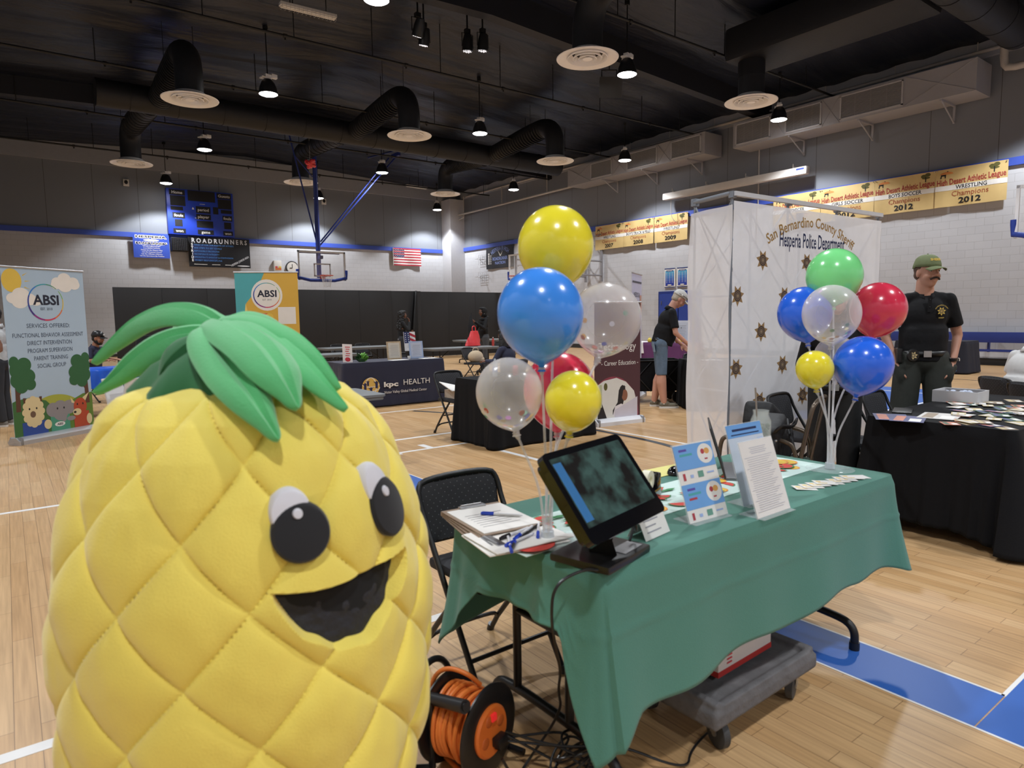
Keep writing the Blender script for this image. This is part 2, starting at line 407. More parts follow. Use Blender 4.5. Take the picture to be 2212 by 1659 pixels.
lampnames = {(0, 3): 'high bay lamp hanging nearest the blue scoreboard', (1, 3): 'high bay lamp hanging behind the basketball post', (2, 3): 'high bay lamp hanging closest to the white corner pillar',
             (0, 2): 'high bay lamp hanging left above the scoreboard', (1, 2): 'high bay lamp hanging by the upper ends of the basketball braces', (2, 2): 'high bay lamp hanging above the yellow balloon cluster near the corner',
             (0, 1): 'high bay lamp hanging between the two leftmost round vents', (1, 1): 'high bay lamp hanging right of the central round vent', (2, 1): 'high bay lamp hanging in front of the farther grey wall duct',
             (0, 0): 'brightest, nearest high bay lamp at the top edge, only its lens showing', (1, 0): 'high bay lamp hanging right of the largest round vent', (2, 0): 'high bay lamp hanging in front of the nearer grey wall duct'}
proto = None
for i in range(3):
    for j in range(4):
        if proto is None: o = proto = make_lamp(0)
        else: o = dup(proto)
        x, y = LAMPX[i], LAMPY[j]; o.location = (x, y, LAMPZ); o.rotation_euler = (0, 0, .3 * i + .2 * j)
        o['label'] = lampnames[(i, j)]; o['group'] = 'high bay lamps under the black ceiling'
        b = bm_(); cyl(b, (0, 0, .48), (0, 0, ceil_z(x) - LAMPZ), .014); box(b, (0, 0, ceil_z(x) - LAMPZ - .05), (.09, .09, .08)); obj('hanger_rod', b, pipeblack, o)

# ---------------------------------------------------------------- round diffusers with their branch ducts, trunk
difm = M('diffuser_enamel', 'f2f1f2', .45); galv = M('diffuser_ring', 'b9b2aa', .35, .4)
DIF = [(3.85, 17.5), (9.6, 17.4), (15.16, 17.48), (3.7, 25.5), (9.35, 25.5), (15.2, 24.6), (9.8, 10.28), (15.05, 9.99)]
dl = ['largest round vent on the left, on a duct bending back', 'round vent in the centre on a ribbed diagonal duct', 'round vent left of the grey wall duct on a ribbed duct', 'far left round vent above the scoreboard',
      'far round vent beside the blue basketball post', 'round vent just in front of the corner pillar', 'largest round vent, top centre, under a wide elbow', 'round vent on the right under the wide square duct']
TR = (21.3, 7.55)
for (x, y), lb in zip(DIF, dl):
    r = thing('ceiling_vent', lb + ', white concentric rings', 'air vent', (x, y, 6.62), 0, 'round ceiling vents')
    b = bm_(); lathe(b, [(.28, .12), (.4, .05), (.62, 0), (.63, .015), (.42, .09), (.33, .16)], 40); obj('outer_ring', b, difm, r)
    b = bm_()
    for r0, z in ((.40, .0), (.29, -.005), (.18, -.01)): lathe(b, [(r0 - .06, .09), (r0, .0 + z), (r0 + .01, .012 + z), (r0 - .045, .1)], 40)
    lathe(b, [(0, -.015), (.09, -.01), (.1, .0), (0, .03)], 30); obj('inner_rings', b, difm, r)
    b = bm_(); R = .31
    if y > 20: pts = [(0, 0, .1), (0, 0, .75), (0, -.25, 1.05), (0, -.8, 1.1), (0, 21.68 - y, TR[1] - 6.62)]
    elif y > 15: pts = [(0, 0, .1), (0, 0, .8), (0, .25, 1.15), (0, .85, 1.25), (0, 20.92 - y, TR[1] - 6.62)]
    elif x > 14: pts = [(0, 0, .1), (0, 0, .3), (0, 0, .6), (0, 0, .95)]
    else: pts = [(0, 0, .1), (0, 0, .8), (0, -.3, 1.2), (0, -.9, 1.3), (0, 6.14 - y, 1.2)]
    p2 = smooth(pts, 3); tube(b, p2, R, 20)
    for k in range(0, len(p2) - 1): pass
    i_ = min(len(p2) - 2, len(p2) // 2 + 3); dd = p2[-1] - p2[i_]; A = p2[i_]; nseg = 22 if y != 25.5 else 10
    for k in range(nseg):
        c = A + dd * ((k + .5) / nseg); dn = dd.normalized() * .012; tube(b, [c - dn, c + dn], [R + .008] * 2, 20)
    obj('branch_duct', b, ductblack, r)
    if x > 14 and y < 12: continue
    b = bm_()
    for s in (-.34, .34): cyl(b, (s, .9 if 15 < y < 20 else -.9, 1.1), (s, .9 if 15 < y < 20 else -.9, ceil_z(x) - 6.62), .008)
    obj('hanger_rod', b, pipeblack, r)
def trunk(label, x0, x1, y, z, R, box_=False):
    b = bm_(); tube(b, [(x0, y, z), (x1, y, z)], R, 28)
    k = x0 + .8
    while k < x1: tube(b, [(k - .015, y, z), (k + .015, y, z)], R + .012, 28); k += 1.2
    o = obj('trunk_duct', b, ductblack); tag(o, label, 'duct', 'black trunk ducts')
trunk('long black round duct crossing the hall under the far ceiling', 2.35, 18.6, TR[0], TR[1], .36)
trunk('long black round duct crossing above the nearest vents', 6, 19, 5.7, 7.8, .4)
b = bm_(); box(b, (15.3, 8.3, 7.98), (1.5, 4.3, .8), bev=.12); o = obj('square_duct', b, ductblack); tag(o, 'wide black boxed duct feeding the vent at right', 'duct')
# sprinkler lines along X
for k, (y, z, lb) in enumerate([(15.3, 7.7, 'thin black sprinkler pipe passing in front of the wrinkled central roof sheets'), (19.5, 7.75, 'thin black sprinkler pipe running above the round trunk duct'), (24.0, 7.7, 'thin black sprinkler pipe under the far girder'),
                      (28.8, 7.7, 'thin black sprinkler pipe nearest the back wall'), (10.6, 7.85, 'thin black sprinkler pipe nearest the camera overhead')]):
    r = thing('sprinkler_pipe', lb, 'pipe', (0, y, z), 0, 'sprinkler pipes')
    b = bm_(); cyl(b, (XL, 0, 0), (XR - .2, 0, .0), .03)
    for x in range(-1, 20, 3): cyl(b, (x + .4, 0, 0), (x + .4, 0, -.09), .02); cyl(b, (x - .04 + .4, 0, 0), (x + .04 + .4, 0, 0), .045)
    obj('pipe', b, pipeblack, r)
    b = bm_(); x = -2.0 + k * .4
    while x < XR - .5: cyl(b, (x, 0, 0), (x, 0, ceil_z(x) - z), .012); x += 1.9
    splitobj('hanger_rod', b, pipeblack, r)
def tube_light(x, y, z, rz, lb):
    r = thing('strip_light', lb, 'strip light', (x, y, z), rz)
    b = bm_(); box(b, (0, 0, .05), (1.25, .16, .07), bev=.01); obj('housing', b, M('strip_housing', 'cfccc8', .5), r)
    b = bm_()
    for s in (-.04, .04): cyl(b, (-.6, s, 0), (.6, s, 0), .018)
    obj('lamp_tube', b, M('unlit_tube', 'e6e2dc', .3), r)
    b = bm_()
    for k in range(14):
        x = -.6 + 1.2 * k / 13; tube(b, smooth([(x, -.09, .05), (x, -.08, -.06), (x, .08, -.06), (x, .09, .05)], 1), .004, 5)
    obj('wire_guard', b, M('guard_wire', 'bcb9b5', .4, .6), r)
    b = bm_(); cyl(b, (-.4, 0, .08), (-.4, 0, ceil_z(r.location.x) - z), .01); cyl(b, (.4, 0, .08), (.4, 0, ceil_z(r.location.x) - z), .01); obj('hanger_rod', b, pipeblack, r)
tube_light(5.85, 15.02, 8.2, rad(-3), 'unlit caged strip light high at top left')
tube_light(17.2, 30.6, 8.05, rad(5), 'unlit caged strip light near the back corner')
# stage spotlights and a hanging loudspeaker
def par(x, y, z, tilt, lb):
    r = thing('stage_light', lb, 'stage light', (x, y, z), 0, 'black stage lights on the girder')
    q = Mx.Rotation(tilt, 4, 'X')
    b = bm_(); lathe(b, [(0, .3), (.09, .28), (.12, .15), (.13, -.08), (.115, -.08), (0, -.06)], 20, mat=q); box(b, (0, 0, .36), (.12, .1, .1)); cyl(b, (0, 0, .4), (0, 0, ceil_z(x) - z - .06), .02); obj('housing', b, blackp, r)
    b = bm_(); D = random.Random(3)
    for i in range(18):
        a = i * 2.4; rr = .1 * math.sqrt((i + .5) / 18); p = q @ V((rr * math.cos(a), rr * math.sin(a), -.085)); sph(b, p, .012, seg=8, rings=5)
    obj('led', b, M('led_lens', 'e8e6ea', .3, emit=.8), r)
    b = bm_(); tube(b, [(-.15, 0, .0), (-.15, 0, .3), (.15, 0, .3), (.15, 0, 0)], .012, 6); obj('bracket', b, blackp, r)
p = at_d(905, 70, 14.2)
for (px, py, z, tl, lb) in [(903, 70, 7.75, .5, 'black stage light with a dotted lens, farther left'), (916, 90, 7.7, .3, 'black stage light just under and behind the left one'), (1010, 103, 7.7, .1, 'black narrow stage light, left of the right pair'), (1043, 102, 7.7, .15, 'black rounder stage light, right of the right pair')]:
    p = at_z(px, py, z); par(p.x, p.y, z, tl, lb)
p = at_z(1316, 190, 7.4); r = thing('hanging_speaker', 'black wedge loudspeaker hanging right of the largest vent', 'loudspeaker', (p.x, p.y, 7.15), rad(-35))
b = bm_(); prism(b, [(-.3, -.15), (.3, -.15), (.22, .2), (-.22, .2)], .5, Mx.Rotation(.3, 4, 'X')); obj('cabinet', b, blackp, r)
b = bm_(); tube(b, [(-.2, 0, .45), (-.2, 0, .7), (.2, 0, .7), (.2, 0, .45)], .02, 8); cyl(b, (0, 0, .7), (0, 0, ceil_z(p.x) - 7.15), .015); obj('bracket', b, pipeblack, r)

# ---------------------------------------------------------------- grey ducts with grilles along the right wall
duct = M('duct_grey', '9c9ca2', .55, var=.04); grl = M('grille_grey', '8a8b90', .5); dark = M('grille_dark', '50515a', .6)
def grille_duct(y0, y1, zb, zt, lb, gr):
    r = thing('wall_duct', lb, 'duct', (19.6, y0, zb), 0, 'grey boxed ducts along the right wall')
    L_ = y1 - y0; H_ = zt - zb
    b = bm_(); box(b, (.49, L_ / 2, H_ / 2), (.96, L_, H_)); obj('casing', b, duct, r, sm=False)
    for (a, c2) in gr:
        b = bm_()
        for (yy, zz, sy, sz) in ((a + .02, H_ / 2, .04, H_ - .14), (c2 - .02, H_ / 2, .04, H_ - .14), ((a + c2) / 2, .08, c2 - a, .04), ((a + c2) / 2, H_ - .08, c2 - a, .04)): box(b, (-.006, yy, zz), (.03, sy, sz))
        g_ = obj('grille_frame', b, M('duct_grey_light', 'b4b4ba', .5), r, sm=False)
        b = bm_(); n = 18
        for k in range(n):
            zz = .11 + (H_ - .22) * (k + .5) / n; box(b, (.0, (a + c2) / 2, zz), (.02, c2 - a - .08, .016), Mx.Rotation(.6, 3, 'Y'))
        for k in range(1, 4): box(b, (-.004, a + (c2 - a) * k / 4, H_ / 2), (.01, .012, H_ - .2))
        obj('grille_blades', b, grl, g_, sm=False)
        b = bm_(); box(b, (.004, (a + c2) / 2, H_ / 2), (.008, c2 - a - .06, H_ - .2)); obj('grille_back', b, dark, g_, sm=False)
    b = bm_(); y = .15
    ks = [0]; k = 0
    y = .8
    while y < L_:
        box(b, (.5, y, -.025), (.9, .05, .05)); box(b, (.95, y, -.25), (.04, .05, .45)); cyl(b, (.1, y, -.03), (.93, y, -.45), .02, n=6); y += 2.1
    splitobj('wall_bracket', b, duct, r, sm=False)
    b = bm_()
    for (ya, yb) in zip([0] + [g[1] for g in gr], [g[0] for g in gr] + [L_]):
        if yb - ya > .3:
            for q in (((0, ya, 0), (0, yb, H_)), ((0, ya, H_), (0, yb, 0))): cyl(b, (-.001, q[0][1], q[0][2]), (-.001, q[1][1], q[1][2]), .006, n=5)
    obj('cross_crease', b, duct, r, sm=False)
grille_duct(14.78, 21.8, 6.94, 7.68, 'shorter farther grey boxed duct with square grilles', [(.15, 1.45), (2.1, 3.6), (4.4, 5.6)])
grille_duct(6.7, 13.65, 6.88, 7.67, 'longer nearer grey boxed duct with three grilles, high on the right wall', [(1.7, 3.4), (3.95, 5.1), (5.6, 6.85)])
pipegrey = M('pipe_grey', 'b3aeaa', .5)
b = bm_(); tube(b, [(20.3, 32.0, 7.03), (20.3, 21.85, 7.1)], .05, 10); tube(b, [(20.3, 31, 7.05), (20.3, 31, 6.85), (20.3, 32, 6.7), (20.5, 32.1, 6.7)], .03, 8)
for y in (31, 27.5, 24): cyl(b, (20.3, y, 7.05), (20.3, y, 7.95), .02)
o = obj('wall_pipe', b, pipegrey); tag(o, 'light grey pipe along the right wall ending at the far duct', 'pipe')
b = bm_(); tube(b, [(20.45, 31, 7.95), (20.45, 2, 8.05)], .045, 10)
for y in range(3, 31, 2): cyl(b, (20.45, y, 8.0), (20.45, y, 8.3), .012)
o = obj('wall_pipe', b, pipegrey); tag(o, 'long grey pipe above both wall ducts under the ceiling edge', 'pipe')
b = bm_(); tube(b, smooth([(20.1, 6.3, 8.1), (20.1, 6.3, 7.5), (20.1, 6.2, 7.35), (20.1, 5.6, 7.35), (20.1, 2, 7.4)], 1), .09, 12); o = obj('wall_pipe', b, pipegrey); tag(o, 'thick elbowed grey pipe at the right edge beyond the nearer wall duct', 'pipe')
b = bm_(); cyl(b, (20.5, 13.25, 3.9), (20.5, 13.25, 6.9), .02); o = obj('wall_conduit', b, pipegrey); tag(o, 'thin vertical conduit on the right wall behind the white booth', 'conduit')
# projector screen housing
r = thing('projector_screen', 'long white rolled projector screen housing below the grey ducts', 'projector screen', (20.2, 11.35, 5.7))
b = bm_(); box(b, (0, 2.84, .15), (.22, 5.68, .24), bev=.03); obj('housing', b, M('screen_case', 'c9c5c2', .45), r)
b = bm_(); box(b, (-.115, .2, .2), (.004, .26, .05)); obj('maker_plate', b, M('plate_blue', '30458f', .5), r)
b = bm_()
for y in (.5, 2.2, 3.8, 5.3): box(b, (.2, y, .32), (.3, .05, .03)); cyl(b, (0, y, .27), (0, y, .42), .015)
splitobj('bracket', b, pipegrey, r); b = bm_(); tube(b, smooth([(.05, 5.4, .0), (.05, 5.4, -.55), (.1, 5.3, -.75), (.2, 5.25, -.8)], 2), .012, 6); obj('cord', b, pipegrey, r)
# ---------------------------------------------------------------- things on the walls
def banner_cloth(root, M4, w_, h_, mat, warp, th=.006):
    b = bm_(); n = 24
    for z in (0, -th):
        g = [[b.verts.new(M4 @ V((w_ * i / n, h_ * j / 8, z + warp(w_ * i / n, h_ * j / 8)))) for i in range(n + 1)] for j in range(9)]
        for j in range(8):
            for i in range(n): b.faces.new((g[j][i], g[j][i + 1], g[j + 1][i + 1], g[j + 1][i]) if z == 0 else (g[j][i], g[j + 1][i], g[j + 1][i + 1], g[j][i + 1]))
    return obj('cloth', b, mat, root, fix=False)
I_ = Mx.Identity(4)
WR = lambda y, z, x=20.5: panel_matrix((x, y, z), (0, -1, 0), (0, 0, 1))
WB = lambda x, z, y=32.2: panel_matrix((x, y, z), (1, 0, 0), (0, 0, 1))
kk = ink('black', '1b1a1c')
gold = M('banner_gold', 'd2b67c', .55, var=.14, vs=2.5); goldp = M('banner_gold_pale', 'e6cf8e', .6, var=.1, vs=3)
red_i = ink('maroon', 'a03433'); brn_i = ink('brown', 'a4573c'); wht_i = ink('white', 'e4e1dc')
def league(yl, sport, year, lb, wd=1.61):
    r = thing('league_banner', lb, 'banner', (0, 0, 0), 0, 'gold athletic league banners on the right wall')
    M4 = WR(yl, 4.23); wp = lambda x, y: .02 * math.sin(x * 5 + yl) * (1 - y) + .01 * math.sin(x * 9 + y * 3)
    banner_cloth(r, M4, wd, 1.0, gold, wp)
    a = Art(r, M4, eps=.0015, warp=wp)
    a.disc(.25, .86, .16, .07, ink('sun', 'd88a4a'), a0=0, a1=PI)
    a.poly([(.1, .76), (.13, .76), (.14, .82), (.2, .82), (.21, .76), (.23, .76), (.24, .86), (.29, .93), (.27, .95), (.22, .9), (.12, .88)], kk)
    a.disc(1.3, .9, .07, .05, ink('olive', '5a5626')); a.disc(1.4, .93, .07, .05, ink('olive', '5a5626')); a.disc(1.36, .85, .1, .03, ink('olive', '5a5626')); a.rect(1.34, .74, 1.365, .88, kk)
    a.text('High Desert Athletic League', wd / 2, .67, .15, red_i, wmax=wd * .96, bold=.018, ang=.03)
    a.rect(0, .43, wd, .56, wht_i)
    a.text(sport, wd / 2 + .02, .495, .1, kk, wmax=min(wd * .8, .075 * len(sport) + .05), bold=.02)
    a.text('Champions', wd / 2, .33, .13, brn_i, wmax=wd * .52)
    a.text(year, wd / 2, .14, .14, kk, wmax=wd * .32, bold=.03)
    a.done()
    b = bm_()
    for u in (.03, wd - .03): sph(b, M4 @ V((u, .97, .02)), .015, seg=8, rings=6)
    obj('grommet', b, steel, r)
league(21.03, 'WRESTLING', '2007', 'gold league banner for wrestling 2007, right of the yellow balloon')
league(19.41, "BOY'S TRACK & FIELD", '2008', "gold league banner for boy's track and field 2008")
league(17.77, 'WRESTLING', '2009', 'gold league banner for wrestling 2009, touching the white booth edge')
league(12.68, 'SOCCER', '2012', 'gold league banner mostly hidden behind the white booth, only its tree corner showing')
league(11.07, 'GIRLS SOCCER', '2012', 'gold soccer league banner with its lower left cut off by the booth')
league(9.45, 'BOYS SOCCER', '2012', 'gold league banner for boys soccer 2012')
league(7.84, 'WRESTLING', '2012', 'gold league banner for wrestling 2012, last on the right', 1.64)
# blue welcome banner, black values banner, black right-wall banner
blu = M('banner_blue', '3552b8', .55, var=.06)
r = thing('school_banner', 'small blue banner with black and white lettering left of the scoreboard', 'banner')
M4 = WB(4.52, 4.15); wp = lambda x, y: .02 * math.sin(x * 6) * (1 - y)
banner_cloth(r, M4, 1.38, .98, blu, wp); a = Art(r, M4, eps=.0018, warp=wp)
a.text('HESPERIA', .69, .88, .1, wht_i, wmax=1.22, bold=.12); a.text('HESPERIA', .69, .88, .08, kk, wmax=1.16, bold=.03)
a.disc(.69, .74, .3, .05, wht_i); a.text('ROADRUNNERS', .69, .61, .1, wht_i, wmax=1.22, bold=.1); a.text('ROADRUNNERS', .69, .61, .08, kk, wmax=1.17, bold=.03)
for k, s in enumerate(['"SPORTSMANSHIP"', 'Is an EXPECTATION', 'Please let the Players Play', 'Let the Coaches Coach', 'Let the Officials Officiate', 'Let the Spectators Be Positive']): a.text(s, .69, .49 - k * .082, .045, wht_i, wmax=[.7, .62, .82, .74, .8, .92][k], bold=.02)
a.done()
r = thing('school_banner', 'black values banner with silver heading and blue lines right of the wall speaker', 'banner')
M4 = WB(6.64, 3.84); wp = lambda x, y: .025 * math.sin(x * 3.4 + 1 + y)
banner_cloth(r, M4, 2.62, 1.31, M('banner_black', '141419', .5), wp); a = Art(r, M4, eps=.0018, warp=wp)
a.rect(.15, .25, 1.2, .98, ink('deep_blue', '14224c'))
a.text('ROADRUNNERS', 1.33, 1.15, .19, ink('silver', 'c9c9cd'), wmax=2.35, bold=.02, spacing=1.5)
lb_ = ink('light_blue', '4f86c8')
for k, (c, s) in enumerate([('S', 'TAND UP FOR THE RIGHTS OF OTHERS'), ('T', 'AKE STEPS TO SET GOALS'), ('R', 'ESPONSIBLE DECISIONS'), ('I', 'NCORPORATE INTEGRITY'), ('D', 'EMONSTRATE EMPATHY & COMPASSION'), ('E', 'XHIBIT SELF-DISCIPLINE')]):
    y = .96 - k * .135; W = len(s) * .052; a.text(c, .16, y, .1, wht_i, bold=.03); a.text(s, .24 + W / 2, y, .06, lb_, wmax=W)
a.rect(.2, .1, .75, .12, wht_i); a.rect(.95, .1, 1.3, .12, wht_i); a.rect(1.5, .1, 1.75, .12, wht_i)
a.text('HESPERIA JUNIOR HIGH', 2.15, .3, .085, ink('silver', 'c9c9cd'), wmax=.9, ang=.5, bold=.02); a.disc(2.3, .09, .28, .03, ink('silver', 'c9c9cd'))
a.done()
r = thing('school_banner', 'black banner with blue outlined lettering on the right wall near the corner', 'banner')
M4 = WR(29.35, 3.95, 20.58); wp = lambda x, y: .02 * math.sin(x * 4)
banner_cloth(r, M4, 2.4, 1.35, M('banner_black', '141419', .5), wp); a = Art(r, M4, eps=.0018, warp=wp)
bl_i = ink('periwinkle', '7f93d0')
a.text('HESPERIA JR HIGH', 1.25, 1.02, .2, bl_i, wmax=1.6, bold=.01, arc=1.4); a.text('ROADRUNNER', 1.25, .5, .16, bl_i, wmax=1.3, bold=.03); a.text('NATION', 1.25, .28, .14, bl_i, wmax=.9, bold=.02)
a.poly([(1.0, .95), (1.25, .68), (1.5, .9), (1.28, .62), (1.2, .62)], wht_i)
for k in range(6):
    a.rect(.2, .75 - k * .1, .33, .81 - k * .1, wht_i)
    if k: a.rect(.4, .75 - k * .1, .5, .79 - k * .1, wht_i)
a.done()
# flag
r = thing('national_flag', 'red, white and blue flag with stars hanging flat on the back wall', 'flag')
M4 = WB(16.62, 4.24, 32.29); wp = lambda x, y: .03 * math.sin(x * 5 + y * 2) * (1.2 - y)
fr, fw, fb = M('flag_red', 'b02a3a', .7), M('flag_white', 'e8e4e2', .7), M('flag_blue', '25305f', .7)
banner_cloth(r, M4, 1.68, .92, fw, wp); a = Art(r, M4, 'stripes', eps=.003, warp=wp)
for k in range(0, 13, 2): a.rect(.03, k * .92 / 13, 1.68, (k + 1) * .92 / 13, fr)
a.done(); a = Art(r, M4, 'canton', eps=.007, warp=wp); a.rect(.03, .92 * 6 / 13, .68, .92, fb)
a.k = 1.5
for row in range(9):
    for c in range(6 if row % 2 == 0 else 5):
        x = .03 + .65 * ((c + .5) / 6 if row % 2 == 0 else (c + 1) / 6); y = .92 * 6 / 13 + .92 * 7 / 13 * (row + 1) / 10
        a._add([(x + (.022 if i % 2 == 0 else .009) * math.sin(i * PI / 5), y + (.022 if i % 2 == 0 else .009) * math.cos(i * PI / 5)) for i in range(9, -1, -1)], fw, 1.6)
a.done()
# scoreboard
r = thing('scoreboard', 'large blue basketball scoreboard, switched off, high on the back wall', 'scoreboard')
b = bm_(); box(b, (7.25, 32.26, 6.17), (2.72, .26, 1.94), bev=.01); obj('cabinet', b, M('scoreboard_blue', '2440b0', .4), r)
a = Art(r, WB(5.89, 5.2, 32.125), 'face_print', eps=.002); W, H = 2.72, 1.94; bk = ink('panel_black', '0e0e14'); sl = ink('score_white', 'd2d0ce')
def rc(u0, v0, u1, v1, m): a.rect(u0 * W, (1 - v1) * H, u1 * W, (1 - v0) * H, m)
for q in [(.05, .15, .27, .37), (.05, .39, .23, .47), (.1, .67, .21, .82), (.31, .01, .72, .24), (.42, .35, .64, .5), (.68, .34, .76, .5), (.42, .52, .64, .64), (.42, .67, .67, .82), (.43, .87, .67, .97), (.76, .15, .97, .37), (.8, .39, .97, .47), (.84, .67, .95, .82),
          (.04, .02, .27, .14), (.75, .02, .97, .14), (.07, .52, .25, .64), (.82, .52, .97, .64), (.07, .87, .25, .97), (.82, .87, .97, .97)]: rc(*q, bk)
for s, u, v, w2 in [('Home', .155, .08, .42), ('Guests', .86, .08, .5), ('fouls', .16, .58, .36), ('fouls', .895, .58, .33), ('won', .16, .92, .3), ('won', .895, .92, .28), ('period', .53, .425, .45), ('player', .53, .58, .47), ('game', .55, .92, .36)]:
    a.text(s, u * W, (1 - v) * H, .115, sl, wmax=w2, bold=.02)
a.rect(.48 * W, .695 * H, .56 * W, .705 * H, sl); a.poly([(.36 * W, .57 * H), (.395 * W, .57 * H), (.385 * W, .61 * H), (.37 * W, .62 * H)], sl); a.rect(.4 * W, .38 * H, .42 * W, .39 * H, sl); a.done()
b = bm_(); cyl(b, (7.25, 32.3, 7.1), (7.25, 32.3, 8.0), .02); obj('conduit', b, pipeblack, r)
# wall speaker
r = thing('wall_speaker', 'black grilled loudspeaker on the block wall under the scoreboard', 'loudspeaker')
b = bm_(); box(b, (6.28, 32.2, 4.76), (.68, .4, .6), bev=.04); obj('cabinet', b, blackp, r)
b = bm_()
for k in range(9): box(b, (6.28, 31.99, 4.52 + k * .06), (.58, .012, .012))
for k in range(8): box(b, (6.03 + k * .072, 31.992, 4.76), (.012, .008, .5))
obj('grille', b, M('speaker_grille', '3a3a3e', .5), r)
def strobe(x, z, lb):
    r = thing('alarm_speaker', lb, 'alarm', (0, 0, 0)); b = bm_(); box(b, (x, 32.36, z), (.22, .08, .28), bev=.01); obj('plate', b, M('alarm_white', 'd6d2cc', .5), r)
    b = bm_(); lathe(b, [(0, .05), (.05, .045), (.07, 0), (0, 0)], 16, c=(x, 32.315, z + .02), mat=Mx.Rotation(PI / 2, 4, 'X') @ Mx.Scale(1.25, 4, V((0, 1, 0)))); obj('horn', b, blackp, r)
strobe(4.44, 7.22, 'small white alarm plate with black horn left above the scoreboard'); strobe(12.97, 7.22, 'small white alarm plate with black horn right of the basketball post')
r = thing('alarm_box', 'white box with a small red and yellow label left of the backboard', 'box'); b = bm_(); box(b, (10.53, 32.32, 4.0), (.36, .16, .5), bev=.02); obj('case', b, M('alarm_white', 'd6d2cc', .5), r)
a = Art(r, WB(10.36, 3.76, 32.238), eps=.003); a.rect(.04, .05, .32, .14, ink('orange', 'c86a32')); a.rect(.04, .15, .15, .22, ink('red', 'c2303a')); a.rect(.2, .15, .32, .22, ink('yellow', 'd8b73a')); a.done()
r = thing('wall_clock', 'round white wall clock behind the left edge of the backboard', 'clock'); b = bm_(); q = Mx.Rotation(PI / 2, 4, 'X'); lathe(b, [(0, .05), (.27, .05), (.3, .06), (.31, .0), (0, 0)], 32, c=(11.24, 32.37, 3.95), mat=q); obj('rim', b, M('clock_rim', '3c3c3e', .4), r)
b = bm_(); lathe(b, [(0, .054), (.26, .054)], 32, c=(11.24, 32.37, 3.95), mat=q); obj('dial', b, M('alarm_white', 'd6d2cc', .5), r)
b = bm_(); box(b, (11.24, 32.305, 4.03), (.02, .01, .17)); box(b, (11.18, 32.305, 3.93), (.13, .01, .02)); obj('hands', b, blackp, r)

# ---------------------------------------------------------------- basketball goals hung from the roof
glass = M('backboard_glass', 'ffffff', .03, alpha=.13, spec=.5); padb = M('pad_blue', '2744a6', .55); postb = M('post_blue', '1e2f7a', .4)
def goal(name_label, brace=True):
    r = thing('basketball_goal', name_label, 'basketball hoop', (9.57, 24.3, 0), 0)
    b = bm_(); box(b, (0, 0, 3.43), (1.75, .012, 1.0)); obj('glass_board', b, glass, r)
    b = bm_()
    for s in (-1, 1): box(b, (s * .885, 0, 3.43), (.06, .05, 1.07)); box(b, (0, 0, 3.43 + s * .505), (1.83, .05, .06))
    for s in (-.3, .3): box(b, (s, -.009, 3.27), (.05, .006, .45))
    for z in (3.05, 3.49): box(b, (0, -.009, z), (.65, .006, .05))
    obj('board_frame', b, M('board_frame_white', 'f0f1f4', .4), r)
    b = bm_(); tube(b, smooth([(-.935, 0, 3.28), (-.935, 0, 2.89), (.935, 0, 2.89), (.935, 0, 3.28)], 1), .06, 12); obj('edge_padding', b, padb, r)
    b = bm_(); tube(b, [(.23 * math.cos(i * PI / 16), -.42 + .23 * math.sin(i * PI / 16), 3.05) for i in range(32)], .012, 8, closed=True); box(b, (0, -.1, 3.03), (.16, .2, .03)); box(b, (0, -.02, 2.98), (.2, .03, .15)); obj('rim', b, M('rim_orange', 'c8442f', .45), r)
    b = bm_(); n = 12
    for i in range(n):
        for sg in (-1, 1):
            pts = []
            for k in range(6):
                t = k / 5; a0 = 2 * PI * (i + sg * t * 1.5) / n; R = .225 - .11 * t ** .7; pts.append((R * math.cos(a0), -.42 + R * math.sin(a0), 3.04 - .42 * t))
            tube(b, pts, .004, 4)
    obj('net', b, M('net_white', 'ded9d6', .8), r)
    if not brace:
        grey_ = M('arm_grey', '8e8c90', .5, .3); L_ = 3.9
        b = bm_()
        for s in (-.5, .5):
            cyl(b, (s, .03, 3.15), (s, L_, 3.15), .035); cyl(b, (s, .03, 3.75), (s, L_, 3.75), .035); cyl(b, (s, .2, 3.75), (s, L_, 4.9), .02); box(b, (s, .04, 3.45), (.08, .05, .9)); box(b, (s, L_, 4.0), (.1, .06, 2.2))
        splitobj('wall_arm', b, grey_, r)
        b = bm_(); cyl(b, (-.5, 1.6, 3.15), (.5, 1.6, 3.75), .018); cyl(b, (-.5, L_ - .3, 3.75), (.5, L_ - .3, 3.15), .018); obj('cross_tie', b, grey_, r)
        return r
    b = bm_(); cyl(b, (0, .32, 3.0), (0, .32, 8.9), .085, n=18); box(b, (0, .16, 3.75), (.12, .3, .12)); box(b, (0, .16, 3.05), (.12, .3, .12)); cyl(b, (-.8, .28, 3.93), (.8, .28, 3.93), .035); obj('mast', b, postb, r)
    b = bm_()
    cyl(b, (-.05, .32, 4.35), (-1.05, .32, 8.75), .028); cyl(b, (-.1, .32, 6.7), (-.75, .32, 7.4), .022)
    obj('brace', b, postb, r)
    b = bm_(); cyl(b, (.1, .30, 4.35), (3.1, .42, 7.8), .028); cyl(b, (.1, .44, 4.2), (3.45, .5, 7.9), .028); box(b, (3.3, .2, 7.9), (.1, .6, .14)); cyl(b, (2.2, .4, 7.7), (3.3, .4, 8.1), .03)
    obj('brace', b, postb, r)
    return r
g0 = goal('glass backboard and orange hoop hung on a blue post before the back wall')
g1 = goal('x', False); g1.location = (16.66, 3.95, 0); g1.rotation_euler = (0, 0, -PI / 2); g1['label'] = 'glass backboard corner with blue padding cut by the right edge of the photo'
g2 = dup(g1); p = at_x(1099, 606, 16.66); g2.location = (16.66, p.y - .95, 0); g2.rotation_euler = (0, 0, -PI / 2); g2['label'] = 'side backboard mostly hidden behind the big yellow and blue balloons'
